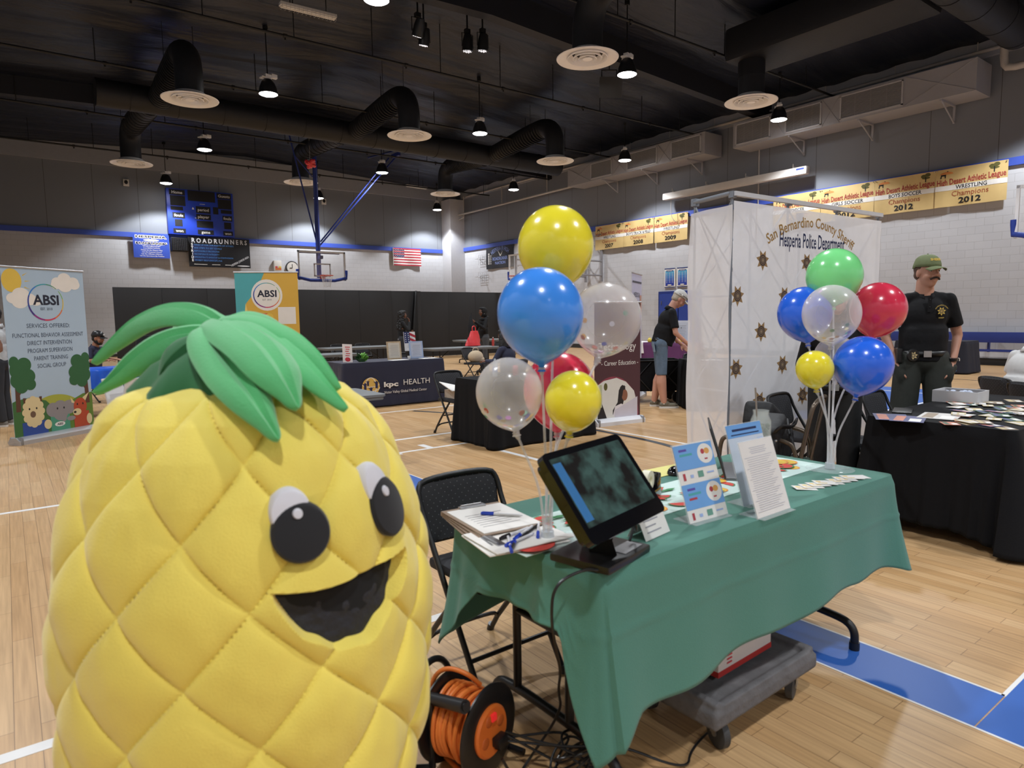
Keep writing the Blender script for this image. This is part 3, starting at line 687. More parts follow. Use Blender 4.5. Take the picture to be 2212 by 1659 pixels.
for g in (g0, g1, g2): g['group'] = 'basketball goals'
# red tissue ball by the post
p = at_d(670, 356, 23.7); r = thing('foil_balloon', 'crumpled deflated red balloon caught beside the top of the blue post', 'balloon', p)
b = bm_(); D = random.Random(5)
for i in range(14):
    a = i * 2.4; d = V((math.cos(a), math.sin(a) * .5, D.uniform(-.7, 1))) * .2; q_ = smooth([V((0, 0, 0)), d * .6 + V((0, 0, .03)), d]); tube(b, q_, [.06 * math.sin(PI * (i_ + .6) / (len(q_) + .2)) + .01 for i_ in range(len(q_))], 7)
obj('crumpled_foil', b, M('foil_red', 'd8343c', .3, coat=.5), r)
b = bm_(); tube(b, [(0, 0, .1), (0, 0, 1.6)], .004, 4); obj('string', b, M('net_white', 'ded9d6', .8), r)

# ---------------------------------------------------------------- black padded divider across the hall
r = thing('folding_divider', 'long black padded folding divider standing across the far hall', 'divider', (2.45, 21.6, 0))
pad = M('divider_black_pad', '1e1e20', .55, bump=.1, bs=6); D = random.Random(2)
for k in range(12):
    x = .61 + k * 1.22; b = bm_(); yy = 0 if k < 8 else .12
    if k == 7: yy = .06
    box(b, (x, yy, 1.21), (1.219, .06, 2.42 if k < 8 else 2.40), bev=.008); obj('divider_panel', b, pad, r)
b = bm_(); put(b, [(9.15, -.25, 0), (9.65, .06, 0), (9.62, .06, 2.43), (9.5, -.05, 2.43), (9.2, -.3, 0)], [(0, 1, 2, 3)]); obj('folded_panel', b, M('divider_dark_side', '0f0f11', .7), r, solid=.03)
b = bm_()
for k in range(1, 12, 3): box(b, (k * 1.22, .35, .03), (.08, .8, .06))
splitobj('foot', b, blackp, r)
# wire racks on the right wall
for k, (z, lb) in enumerate([(4.5, 'upper wire rack on the right wall near the corner'), (3.57, 'lower wire rack on the right wall near the corner')]):
    r = thing('wire_rack', lb, 'wire rack', (20.6, 29.7, z)); b = bm_()
    for i in range(5): cyl(b, (-.05, -.35 + i * .175, -.25), (-.05, -.35 + i * .175, .25), .007, n=5); cyl(b, (-.05, -.35, -.25 + i * .125), (-.05, .35, -.25 + i * .125), .007, n=5)
    obj('wire_grid', b, silver, r); b = bm_(); tube(b, [(-.45 + .15 * math.cos(i * PI / 8), -.15 + .15 * math.sin(i * PI / 8), 0) for i in range(16)], .01, 6, closed=True); cyl(b, (0, -.15, 0), (-.3, -.15, 0), .012); cyl(b, (0, -.15, -.25), (-.35, -.15, 0), .01); obj('ring', b, silver, r)
# framed posters
for k, (y, lb) in enumerate([(17.33, 'left one of two blue record posters above the blue door'), (16.72, 'right one of two blue record posters, beside the booth')]):
    r = thing('record_poster', lb, 'poster', (0, 0, 0), 0, 'blue record posters'); M4 = WR(y, 2.48, 20.63)
    b = bm_(); prism(b, [(0, 0), (.52, 0), (.52, .74), (0, .74)], .02, M4); obj('board', b, wht_i, r, sm=False)
    a = Art(r, M4 @ Mx.Translation((0, 0, .02)), eps=.003); a.rect(0, .7, .52, .74, ink('navy', '27346f')); a.rect(0, 0, .52, .03, ink('navy', '27346f'))
    for i in range(6): a.rect(.05, .07 + i * .095, .47, .07 + (i + 1) * .095, ink('grad%d' % i, ['24389a', '2a4aa8', '3060b4', '3a78bd', '4790c4', '55a4c8'][i]))
    a.disc(.26, .64, .17, .035, ink('navy', '27346f')); a.rect(.15, .63, .37, .65, wht_i)
    for i in range(9):
        for j in range(3): a.rect(.09 + j * .14, .19 + i * .045, .15 + j * .14, .2 + i * .045, wht_i)
    a.disc(.26, .1, .1, .025, wht_i); a.done()
# bench rail on the right wall
r = thing('wall_bench', 'blue folded bench boards fixed low along the right wall', 'bench', (20.35, 2, 0)); b = bm_(); box(b, (0, 4.3, .74), (.1, 9.0, .27), bev=.01); obj('seat_board', b, M('bench_navy', '24357e', .5), r); b = bm_(); box(b, (0, 4.3, .4), (.06, 9.0, .06)); obj('lower_rail', b, M('bench_navy', '24357e', .5), r)
b = bm_()
for y in range(0, 9, 2): box(b, (.17, y + .4, .6), (.12, .03, .5))
splitobj('bracket', b, M('bench_navy', '24357e', .5), r)
# ---------------------------------------------------------------- furniture builders
def drape(name, parent, x0, x1, y0, y1, zt, drop, flare, fold, mat, rc=.03, rows=26, amp=.012, freq=(9, 23), th=.0016, wob=.0, crease=0):
    P = []; st = .02
    cs = [((x1 - rc, y0 + rc), -PI / 2), ((x1 - rc, y1 - rc), 0), ((x0 + rc, y1 - rc), PI / 2), ((x0 + rc, y0 + rc), PI)]
    ed = [((x0 + rc, y0), (x1 - rc, y0), (0, -1)), ((x1, y0 + rc), (x1, y1 - rc), (1, 0)), ((x1 - rc, y1), (x0 + rc, y1), (0, 1)), ((x0, y1 - rc), (x0, y0 + rc), (-1, 0))]
    for k in range(4):
        a, c, n = ed[k]; L_ = math.dist(a, c); m = max(4, int(L_ / st))
        for i in range(m): t = i / m; P.append((a[0] + (c[0] - a[0]) * t, a[1] + (c[1] - a[1]) * t, n[0], n[1], k + t, .05 + min(t, 1 - t) * L_))
        (cx_, cy_), a0 = cs[k]
        for i in range(12): a_ = a0 + PI / 2 * i / 12; P.append((cx_ + rc * math.cos(a_), cy_ + rc * math.sin(a_), math.cos(a_), math.sin(a_), k + 1 + (1e-6 if i >= 6 else -1e-6), abs(i / 12 - .5) * .1))
    b = bm_(); ringo = []
    for j in range(rows + 1):
        t = j / rows; row = []
        for i, (x, y, nx, ny, s, dc) in enumerate(P):
            D_ = drop(s, dc, x, y); f = flare(s, dc); c = math.exp(-(dc / .13) ** 2)
            per = s * 2.0
            wv = amp * (math.sin(per * freq[0]) + .6 * math.sin(per * freq[1] + 1.3)) * t ** .8 * (1 + fold * c)
            zz = D_ * t; o = f * t ** 1.3 + wv + .012 * min(1, t * 12) + crease * math.exp(-((zz - .17) / .006) ** 2)
            tx, ty = -ny, nx; sw = wob * math.sin(per * 7 + 2) * t
            row.append(b.verts.new((x + nx * o + tx * sw, y + ny * o + ty * sw, zt - zz - (0 if j else -.002))))
        ringo.append(row)
    n = len(P)
    for j in range(rows):
        for i in range(n): b.faces.new((ringo[j][i], ringo[j + 1][i], ringo[j + 1][(i + 1) % n], ringo[j][(i + 1) % n]))
    prev = ringo[0]
    for q in (.97, .8, .5, .2):
        row = [b.verts.new(((x0 + x1) / 2 + (P[i][0] - (x0 + x1) / 2) * q, (y0 + y1) / 2 + (P[i][1] - (y0 + y1) / 2) * q, zt + .003 + .0015 * noise.noise(V((P[i][0] * 6 * q, P[i][1] * 6 * q, 3))))) for i in range(n)]
        for i in range(n): b.faces.new((prev[i], prev[(i + 1) % n], row[(i + 1) % n], row[i]))
        prev = row
    c = b.verts.new(((x0 + x1) / 2, (y0 + y1) / 2, zt + .003))
    for i in range(n): b.faces.new((prev[i], prev[(i + 1) % n], c))
    return obj(name, b, mat, parent, solid=th)
def folding_table(label, L_, D_, loc, rz=0, top=greypl, h=.735, group=None, legs=True, inset=(.26, .26), ly=(.27, .73)):
    """origin at near left floor corner; x along length"""
    r = thing('folding_table', label, 'table', loc, rz, group)
    b = bm_(); poly = []
    for (cx_, cy_, a0) in ((L_ - .06, .06, -90), (L_ - .06, D_ - .06, 0), (.06, D_ - .06, 90), (.06, .06, 180)):
        for i in range(5): a_ = rad(a0 + 22.5 * i); poly.append((cx_ + .06 * math.cos(a_), cy_ + .06 * math.sin(a_)))
    prism(b, poly, .022, None, h - .022); prism(b, [(p[0] * .985 + L_ * .0075, p[1] * .965 + D_ * .0175) for p in poly], .03, None, h - .052); obj('tabletop', b, top, r)
    if legs:
        for x in (inset[0], L_ - inset[1]):
            b = bm_()
            cyl(b, (x, D_ * ly[0], .12), (x, D_ * ly[0], h - .05), .015); cyl(b, (x, D_ * ly[1], .12), (x, D_ * ly[1], h - .05), .015)
            tube(b, smooth([(x, .03, .0), (x, .03, .1), (x, .12, .13), (x, D_ - .12, .13), (x, D_ - .03, .1), (x, D_ - .03, 0)], 3), .017, 12)
            obj('leg_frame', b, black, r)
            b = bm_()
            for y in (.03, D_ - .03): cyl(b, (x, y, 0), (x, y, .035), .021)
            splitobj('foot_cap', b, blackp, r)
            b = bm_(); s = 1 if x < L_ / 2 else -1; cyl(b, (x, D_ / 2, .42), (x + s * .35, D_ / 2, h - .06), .011); cyl(b, (x, D_ * ly[0], .42), (x, D_ * ly[1], .42), .012); obj('brace', b, black, r)
    return r
padm = M('chair_pad_dotted', '232327', .8); nt, N, L = nodes(padm)
tc, s_, c_ = coords(nt, 0, 2); vo = N.new('ShaderNodeTexVoronoi'); vo.inputs['Scale'].default_value = 42; vo.inputs['Randomness'].default_value = 0
mp = N.new('ShaderNodeMapping'); mp.inputs['Rotation'].default_value = (0, 0, .785); L.new(c_.outputs[0], mp.inputs[0]); L.new(mp.outputs[0], vo.inputs['Vector'])
lt = N.new('ShaderNodeMath'); lt.operation = 'LESS_THAN'; lt.inputs[1].default_value = .07; L.new(vo.outputs['Distance'], lt.inputs[0])
mx = N.new('ShaderNodeMix'); mx.data_type = 'RGBA'; mx.inputs[6].default_value = lin('232327'); mx.inputs[7].default_value = lin('77777c'); L.new(lt.outputs[0], mx.inputs[0]); L.new(mx.outputs[2], N['Principled BSDF'].inputs['Base Color'])
def make_chair():
    r = thing('folding_chair', 'x', 'chair')
    b = bm_(); R = .012
    for s in (-1, 1): pass
    tube(b, smooth([(-.2, -.24, .0), (-.2, .17, .62), (-.205, .215, .73), (-.17, .235, .775), (.17, .235, .775), (.205, .215, .73), (.2, .17, .62), (.2, -.24, 0)], 2), R, 10)
    cyl(b, (-.2, -.15, .14), (.2, -.15, .14), .009); obj('front_frame', b, black, r)
    b = bm_(); tube(b, smooth([(-.185, .26, .0), (-.185, .18, .12), (-.18, -.1, .42)], 1), R, 10); tube(b, smooth([(.185, .26, .0), (.185, .18, .12), (.18, -.1, .42)], 1), R, 10)
    tube(b, smooth([(-.18, .2, .09), (-.14, .17, .13), (.14, .17, .13), (.18, .2, .09)], 2), .009, 8); tube(b, smooth([(-.18, .08, .24), (.18, .08, .24)], 1), .008, 8); obj('rear_frame', b, black, r)
    b = bm_()
    for x in (-.2, .2): cyl(b, (x, -.248, 0), (x, -.235, .03), .017)
    for x in (-.185, .185): cyl(b, (x, .262, 0), (x, .25, .03), .017)
    splitobj('foot_cap', b, blackp, r)
    b = bm_(); box(b, (0, -.02, .437), (.37, .39, .045), bev=.018); obj('seat', b, padm, r)
    b = bm_()
    def f(u, v):
        x = (u - .5) * .4; z = .50 + v * .275; k = 1 - .35 * max(0, abs(u - .5) * 2 - .8) / .2 * (v > .8)
        return (0, 0, 0)
    # padded back: rounded outline with puffed faces
    out = []
    for (cx_, cz_, a0, rr) in ((.135, .565, -90, .055), (.12, .70, 0, .075), (-.12, .70, 90, .075), (-.135, .565, 180, .055)):
        for i in range(7): a_ = rad(a0 + 15 * i); out.append((cx_ + rr * math.cos(a_), cz_ + rr * math.sin(a_)))
    rings = []
    for (sc, dy) in ((0, -.018), (.6, -.018), (.9, -.014), (1, 0), (.9, .014), (.6, .018), (0, .018)):
        if sc == 0: rings.append([b.verts.new((0, .2 + dy, .63))]); continue
        rings.append([b.verts.new((x * sc, .155 + (.63 + (z - .63) * sc - .5) * .26 + dy + .035 * (1 - (x * sc / .2) ** 2) , .63 + (z - .63) * sc)) for x, z in out])
    rings[0][0].co.y = .155 + .13 * .26 + .035 - .019; rings[-1][0].co.y = .155 + .13 * .26 + .035 + .019
    for a_, c_ in zip(rings, rings[1:]):
        m = max(len(a_), len(c_))
        for i in range(m):
            k = (i + 1) % m
            if len(a_) == 1: b.faces.new((a_[0], c_[k], c_[i]))
            elif len(c_) == 1: b.faces.new((a_[i], a_[k], c_[0]))
            else: b.faces.new((a_[i], a_[k], c_[k], c_[i]))
    obj('backrest', b, padm, r)
    return r
chair_p = None
def chair(x, y, rz, lb, group='black folding chairs', z=0):
    global chair_p
    if chair_p is None: o = chair_p = make_chair()
    else: o = dup(chair_p)
    o.location = (x, y, z); o.rotation_euler = (0, 0, rz); o['label'] = lb; o['group'] = group; return o
def paper(name, label, cat, pts, th, mat, z, group=None, rz=0):
    o = None; b = bm_(); cx_ = sum(p[0] for p in pts) / len(pts); cy_ = sum(p[1] for p in pts) / len(pts)
    prism(b, [(p[0] - cx_, p[1] - cy_) for p in pts], th); o = obj(name, b, mat, sm=False, loc=(cx_, cy_, z)); tag(o, label, cat, group); return o

# ---------------------------------------------------------------- medical centre table
navy = M('cloth_navy', '1d1f36', .8, sheen=.15, bump=.1, bs=200)
folding_table('folding table under the navy cloth with a globe emblem', 1.84, .76, (4.22, 10.0, 0), legs=False)
r = thing('tablecloth', 'navy cloth reaching the floor with a gold globe emblem and white lettering', 'tablecloth')
drape('cloth', r, 4.215, 6.065, 9.995, 10.77, .742, lambda s, d, x, y: .73, lambda s, d: .03 + .05 * math.exp(-(d / .1) ** 2), 1.5, navy, amp=.008)
a = Art(r, panel_matrix((4.22, 9.95, 0), (1, 0, 0), (0, 0, 1)), eps=.004); k2 = ink('cream', 'e2dcd4'); kg = ink('emblem_gold', 'd3ab55')
OX, OY = -.07, -.07
a.disc(.43, .35, .155, .15, kg); a.ring(.43, .35, .09, .012, k2, ry=.14); a.ring(.43, .33, .15, .01, k2, ry=.05, a0=PI, a1=2 * PI); a.ring(.43, .39, .14, .01, k2, ry=.04, a0=PI, a1=2 * PI)
for (x, y, s) in ((.33, .36, 1), (.53, .38, 1), (.43, .29, .9), (.38, .41, .7)):
    a.disc(x, y + .045 * s, .014 * s, .014 * s, ink('navy_ink', '22244a')); a.poly([(x - .02 * s, y - .06 * s), (x + .02 * s, y - .06 * s), (x + .022 * s, y + .03 * s), (x + .06 * s, y + .06 * s), (x, y + .035 * s), (x - .06 * s, y + .055 * s), (x - .022 * s, y + .02 * s)], ink('navy_ink', '22244a'))
a.text('kpc', .79, .37, .075, k2, wmax=.26, bold=.04); a.text('HEALTH', 1.27, .385, .088, k2, wmax=.5); a.text('Victor Valley Global Medical Center', 1.06, .24, .042, k2, wmax=.8); a.done()
def frame_card(x, y, z, w_, h_, rz, lb, m1, m2, name='framed_document', cat='frame'):
    r = thing(name, lb, cat, (x, y, z), rz)
    b = bm_(); prism(b, [(0, 0), (w_, 0), (w_, h_), (0, h_)], .012, Mx.Rotation(-.12, 4, 'X') @ panel_matrix((-w_ / 2, -.0065, 0), (1, 0, 0), (0, 0, 1)), -.012); obj('board', b, m1, r, sm=False)
    a = Art(r, Mx.Rotation(-.12, 4, 'X') @ panel_matrix((-w_ / 2, -.0065, 0), (1, 0, 0), (0, 0, 1)), eps=.001); a.rect(w_ * .1, h_ * .08, w_ * .9, h_ * .92, m2)
    for i in range(9): a.rect(w_ * (.2 + .03 * (i % 3)), h_ * (.2 + .07 * i), w_ * (.8 - .03 * (i % 2)), h_ * (.215 + .07 * i), ink('print_grey', '8a8a8e'))
    a.done(); b = bm_(); cyl(b, (0, .03, h_ * .7), (0, .12, 0), .006); obj('stand', b, blackp, r); return r
T = .745
frame_card(5.3, 10.35, T, .27, .31, 0, 'cream paper in a marbled frame standing on the navy cloth', M('frame_marble', 'b09a7c', .6, var=.3, vs=30), ink('parchment', 'c9c0b2'))
frame_card(5.73, 10.35, T, .27, .3, 0, 'bluish leaflet in a clear frame standing on the navy cloth', M('leaflet_blue', '9fb0cf', .5), ink('leaflet', 'b8bccb'))
r = frame_card(5.76, 10.62, T + .12, .24, .34, .1, 'stars and stripes print card behind the bluish leaflet', M('flag_white', 'e8e4e2', .7), fw, 'print_card', 'card')
a = Art(r, Mx.Rotation(-.12, 4, 'X') @ panel_matrix((-.12, -.0075, 0), (1, 0, 0), (0, 0, 1)), 'flag_print', eps=.002); a.rect(0, .14, .12, .34, fb)
for i in range(5):
    for j in range(2): a.disc(.03 + .06 * j, .17 + .035 * i, .01, .01, fw, n=6)
for i in range(3): a.poly([(.12, .1 + .09 * i), (.24, .05 + .09 * i), (.24, .095 + .09 * i), (.12, .145 + .09 * i)], fr)
a.done(); b = bm_(); box(b, (0, .03, -.06), (.12, .08, .12)); obj('riser', b, blackp, r)
r = thing('brochure_holder', 'white and red leaflet standing at the left end of the navy table', 'leaflet', (4.38, 10.2, T), .15)
b = bm_(); prism(b, [(0, 0), (.17, 0), (.17, .3), (0, .3)], .016, Mx.Rotation(-.15, 4, 'X') @ Mx.Rotation(.08, 4, 'Y') @ panel_matrix((-.085, -.0105, 0), (1, 0, 0), (0, 0, 1)), -.016); obj('leaflet', b, M('leaf_white', 'e6dcd8', .5), r, sm=False)
a = Art(r, Mx.Rotation(-.15, 4, 'X') @ Mx.Rotation(.08, 4, 'Y') @ panel_matrix((-.085, -.0105, 0), (1, 0, 0), (0, 0, 1)), eps=.001)
for i in range(6): a.rect(.04 + .01 * (i % 2), .245 - i * .035, .13 - .012 * (i % 3), .258 - i * .035, ink('red', 'c2303a'))
a.disc(.08, .05, .05, .035, ink('red', 'c2303a')); a.done()
r = thing('leafy_vegetable', 'dark and light green leafy vegetable bunch on the navy table', 'vegetable', (4.62, 10.2, T)); D = random.Random(4)
vg = [M('leaf_dark_veg', '22451f', .5), M('leaf_light_veg', '5f9a3a', .5)]
for i in range(22):
    b = bm_(); a_ = D.uniform(0, 2 * PI); tl = D.uniform(.2, 1.1); ln = D.uniform(.09, .15); wd = D.uniform(.05, .08); q = Mx.Rotation(a_, 4, 'Z') @ Mx.Rotation(tl, 4, 'Y')
    grid(b, lambda u, v: q @ V(((u - .5) * wd * math.sin(PI * (.12 + .85 * v)) + 0, 0, 0)) + q @ V((0, .012 * math.sin(u * 9 + i) , v * ln)) + V((0, 0, .02)), 6, 6); obj('leaf', b, vg[(math.cos(a_) > -.2) * 1], r, solid=.002)
b = bm_(); lathe(b, [(0, 0), (.05, 0), (.06, .05), (0, .07)], 14); obj('stem', b, vg[0], r)
for k, (x, y, w_, lb) in enumerate([(5.25, 10.1, .3, 'white sheet lying before the marbled frame'), (5.85, 10.12, .3, 'white sheets lying before the bluish leaflet')]): paper('paper_sheet', lb, 'paper', [(x - w_ / 2, y - .06), (x + w_ / 2, y - .08), (x + w_ / 2, y + .1), (x - w_ / 2, y + .12)], .006, wht_i, T)
r = thing('paper_cup', 'small white cup behind the sheets on the navy cloth', 'cup', (5.55, 10.3, T)); b = bm_(); lathe(b, [(0, 0), (.022, 0), (.03, .05), (.028, .05), (.02, .005), (0, .005)], 16); obj('cup', b, wht_i, r)

# ---------------------------------------------------------------- grey folding tables and chairs
folding_table('nearest grey folding table, its rounded right end beside the pineapple', 1.83, .74, (1.02, 5.74, 0))
folding_table('grey folding table behind the left end of the navy table', 1.83, .76, (4.0, 12.9, 0))
folding_table('grey folding table before the divider, left of the curly haired woman', 1.83, .76, (6.2, 15.6, 0))
folding_table('grey folding table holding the red bag', 1.85, .74, (7.75, 13.2, 0), rad(-3))
folding_table('farthest grey folding table behind the woman with the hood', 1.85, .76, (11.2, 17.2, 0))
chair(4.42, 6.98, 0, 'black folding chair holding white papers behind the black clothed table')
chair(1.52, 2.19, 0, 'nearest black folding chair with a dotted back, behind the green table')
chair(8.2, 12.2, .3, 'black folding chair with a beige bag on its seat')
chair(6.2, 11.4, .1, 'black folding chair mostly hidden behind the navy table')
chair(10.75, 14.5, .2, 'black folding chair at the far side of the table with the red bag')
chair(7.0, 16.7, .0, 'left black folding chair at the table before the divider')
chair(7.7, 16.8, -.2, 'right black folding chair at the table before the divider')
chair(4.9, 13.9, .1, 'black folding chair behind the left grey table')
chair(5.28, 2.36, .1, 'black folding chair nearest the booth behind the flyer table'); chair(5.85, 2.42, .0, 'black folding chair just in front of the officer')
r = thing('tote_bag', 'beige cloth bag slumped on a folding chair seat', 'bag', (8.22, 12.2, .46)); b = bm_(); sph(b, (0, 0, .12), (.19, .12, .14)); sph(b, (.1, 0, .06), (.12, .1, .08)); obj('bag_body', b, M('canvas_beige', 'b9a68b', .8, bump=.4, bs=9), r)
b = bm_(); tube(b, smooth([(-.08, 0, .22), (-.06, 0, .32), (.06, 0, .32), (.08, 0, .22)], 2), .008, 6); obj('handle', b, M('canvas_beige', 'b9a68b', .8), r)
r = thing('paper_stack', 'white papers and a small box on the folding chair seat', 'paper', (4.42, 6.93, .463)); b = bm_(); box(b, (0.02, .02, .05), (.3, .24, .1)); obj('box', b, M('carton', 'b7a796', .7), r, sm=False); b = bm_()
grid(b, lambda u, v: ((u - .6) * .36, (v - .6) * .3, .105 + .09 * (1 - u) * v + .004), 8, 8); obj('sheet', b, wht_i, r, solid=.01)
# red shopping bag and bottle on the far table, backpack near the woman
r = thing('shopping_bag', 'bright red plastic shopping bag on the far grey table', 'bag', (9.2, 13.75, .74), .3)
b = bm_(); n = 26
rings = []
for j in range(9):
    t = j / 8; row = []
    for i in range(n):
        a_ = 2 * PI * i / n; rx = .25 * (1 - .55 * t ** 1.4) * (1 + .1 * math.sin(5 * a_ + 6 * t)); ry = .13 * (1 - .6 * t) * (1 + .12 * math.sin(3 * a_ + 4 * t)); row.append(b.verts.new((rx * math.cos(a_) + .05 * t, ry * math.sin(a_), .36 * t + .01)))
    rings.append(row)
for p_, q_ in zip(rings, rings[1:]):
    for i in range(n): b.faces.new((p_[i], p_[(i + 1) % n], q_[(i + 1) % n], q_[i]))
b.faces.new(rings[0][::-1]); b.faces.new(rings[-1]); obj('bag_body', b, M('bag_red', 'e03a3e', .45, bump=.6, bs=14), r)
b = bm_(); tube(b, smooth([(-.02, 0, .35), (-.03, 0, .47), (.05, 0, .5), (.11, 0, .45), (.1, 0, .35)], 2), .012, 6); obj('handle', b, M('bag_red', 'e03a3e', .45), r)
r = thing('drink_bottle', 'small red labelled bottle on the far grey table', 'bottle', (9.52, 13.35, .74)); b = bm_(); lathe(b, [(0, 0), (.03, 0), (.032, .1), (.03, .14), (.012, .18), (.012, .2), (0, .2)], 14); obj('bottle', b, M('bottle_red', 'b5423a', .25), r); b = bm_(); lathe(b, [(.014, .2), (.014, .215), (0, .215)], 12); obj('cap', b, wht_i, r)

# ---------------------------------------------------------------- black clothed table in the middle
folding_table('folding table under the black cloth in the middle of the hall', 1.42, .76, (4.2, 5.87, 0), legs=False)
r = thing('tablecloth', 'plain black cloth reaching the floor, in the middle of the hall', 'tablecloth'); drape('cloth', r, 4.18, 5.64, 5.85, 6.64, .742, lambda s, d, x, y: .73, lambda s, d: .01 + .06 * math.exp(-(d / .12) ** 2), 1.5, blackcloth, amp=.008)
r = thing('soda_can', 'red can on the black cloth beside the clear balloon', 'can', (4.85, 6.35, T)); b = bm_(); lathe(b, [(0, 0), (.027, 0), (.033, .01), (.033, .11), (.027, .12), (0, .118)], 18); obj('can', b, M('can_red', 'c03038', .3, .3), r)
r = thing('water_bottle', 'clear bottle with blue label on the black cloth', 'bottle', (4.62, 6.45, T)); b = bm_(); lathe(b, [(0, 0), (.03, 0), (.032, .12), (.03, .16), (.012, .19), (.012, .21), (0, .21)], 14); obj('bottle', b, M('bottle_clear', 'dfe8ee', .1, alpha=.5), r); b = bm_(); lathe(b, [(.033, .05), (.033, .12)], 14); obj('label_band', b, M('bottle_blue', '2c5aa8', .4), r)
# small camera like device on a stand at its near right corner
r = thing('desk_fan', 'small black and silver device standing on the black cloth behind the monitor', 'device', (5.4, 6.0, T)); b = bm_(); tube(b, [(.07 * math.cos(i * PI / 10), 0, .16 + .07 * math.sin(i * PI / 10)) for i in range(20)], .012, 8, closed=True); cyl(b, (0, 0, 0), (0, 0, .09), .015); lathe(b, [(0, 0), (.07, 0), (.07, .015), (0, .02)], 20); obj('housing', b, blackp, r); b = bm_(); lathe(b, [(0, .02), (.04, .015), (.05, 0)], 20, c=(0, 0, .16), mat=Mx.Rotation(PI / 2, 4, 'X')); obj('hub', b, silver, r)

# ---------------------------------------------------------------- roll-up banners
def rollup(label, p0, p1, h, lean=.0, basec=silver):
    d = V((p1[0] - p0[0], p1[1] - p0[1], 0)); W_ = d.length; rz = math.atan2(d.y, d.x)
    r = thing('rollup_banner', label, 'banner', (p0[0], p0[1], 0), rz)
    b = bm_(); prof = [(-.09, 0), (.09, 0), (.1, .03), (.06, .085), (-.03, .09), (-.09, .05)]
    prism(b, prof, W_ + .04, Mx(((0, 0, 1, -.02), (1, 0, 0, 0), (0, 1, 0, 0), (0, 0, 0, 1)))); obj('base', b, basec, r)
    b = bm_()
    for s in (.0, W_ - .03): box(b, (s + .015, 0, .045), (.035, .2, .095), bev=.02)
    splitobj('end_cap', b, M('cap_grey', '9fa1a5', .4, .5), r)
    b = bm_(); cyl(b, (W_ / 2, .035, .08), (W_ / 2, .035 + lean * h, h), .009); obj('pole', b, silver, r)
    b = bm_(); cyl(b, (-.01, lean * h, h), (W_ + .01, lean * h, h), .012); obj('top_rail', b, silver, r)
    return r, W_
def sheet(r, W_, h, mat, z0=.09, x0=0, x1=None):
    x1 = x1 or W_; M4 = panel_matrix((0, 0, z0), (1, 0, 0), (0, 0, 1)); b = bm_(); prism(b, [(x0, 0), (x1, 0), (x1, h - z0), (x0, h - z0)], .004, M4, -.004); obj('sheet', b, mat, r, sm=False); return M4
def logo(a, x, y, R, txt=True):
    cols = [ink('ring%d' % i, c) for i, c in enumerate(['3f8f6a', '3c9aa8', '3c78c0', '30408f', '45307c', '8a2f7a', 'c83a56', 'd8703c', 'd8b84a', '7fae5a'])]
    a.ring(x, y, R, R * .1, cols, a0=rad(50), a1=rad(400), ry=R * .97, taper=.6); a.text('ABSI', x, y + R * .12, R * .52, ink('navy_black', '1e2233'), wmax=R * 1.55, bold=.03); a.text('EST. 2010', x, y - R * .38, R * .14, ink('navy_black', '1e2233'), wmax=R * .7)
# pale blue banner with cartoon animals
r, W_ = rollup('pale blue roll-up banner with sun, clouds, trees and three cartoon animals', (0.0, 9.86), (.86, 10.49), 2.12)
M4 = sheet(r, W_, 2.12, M('banner_sky', 'a9bccd', .6, var=.02)); a = Art(r, M4, eps=.0005); H = 2.03
sun = ink('sun_yellow', 'dcb84a'); cl = ink('cloud', 'e4dcd2')
for i in range(14):
    a_ = i * 2 * PI / 14 + .1; a.poly([(.12 + .16 * math.cos(a_ - .04), 1.85 + .16 * math.sin(a_ - .04)), (.12 + .24 * math.cos(a_), 1.85 + .24 * math.sin(a_)), (.12 + .16 * math.cos(a_ + .04), 1.85 + .16 * math.sin(a_ + .04))], sun) if .12 + .24 * math.cos(a_) > 0.01 and 1.85 + .24 * math.sin(a_) < 2.02 else None
a.disc(.12, 1.87, .12, .14, sun)
for (x, y, R) in ((.12, 1.66, .08), (.22, 1.7, .11), (.32, 1.65, .09), (.4, 1.63, .07), (.2, 1.62, .1), (.7, 1.87, .08), (.8, 1.92, .09), (.92, 1.88, .08), (.8, 1.83, .1), (.68, 1.84, .07), (.93, 1.85, .08)): a.disc(x, y, R, R * .8, cl)
logo(a, .53, 1.62, .22)
ti = ink('text_slate', '4a5568')
for s, y, w_ in (('SERVICES OFFERED:', 1.33, .6), ('FUNCTIONAL BEHAVIOR ASSESSMENT', 1.215, .98), ('DIRECT INTERVENTION', 1.12, .62), ('PROGRAM SUPERVISION', 1.025, .62), ('PARENT TRAINING', .93, .47), ('SOCIAL GROUP', .835, .4)): a.text(s, .54, y, .05, ti, wmax=w_ * .95)
g1_, g2_, g3_ = ink('hill_dark', '3f6a36'), ink('hill_lime', 'a3a63f'), ink('hill_mid', '5f7d30')
a.disc(.55, .12, .42, .34, g2_, a0=.1, a1=PI - .1); a.poly([(0, 0), (.62, 0), (.55, .26), (.42, .4), (.22, .46), (.05, .44), (0, .42)], g1_); a.poly([(.5, 0), (W_, 0), (W_, .44), (.93, .43), (.76, .36), (.62, .22)], g3_)
tr_, tk = ink('tree_green', '2f5f38'), ink('trunk_brown', '5a3a2a')
for sx in (0, 1):
    X = lambda x: x if sx == 0 else W_ - x
    P_ = lambda q: q if sx == 0 else q[::-1]
    a.poly(P_([(X(.04), .3), (X(.1), .3), (X(.1), .5), (X(.17), .6), (X(.15), .62), (X(.09), .56), (X(.05), .6)]), tk)
    for (x, y, R) in ((.08, .8, .1), (.18, .86, .09), (.22, .72, .09), (.1, .68, .1), (.24, .62, .07), (.13, .6, .08), (.06, .9, .07)): a.disc(X(min(x, .24)), y, min(R, X(x) if sx == 0 else R) if x > R else x, R, tr_)
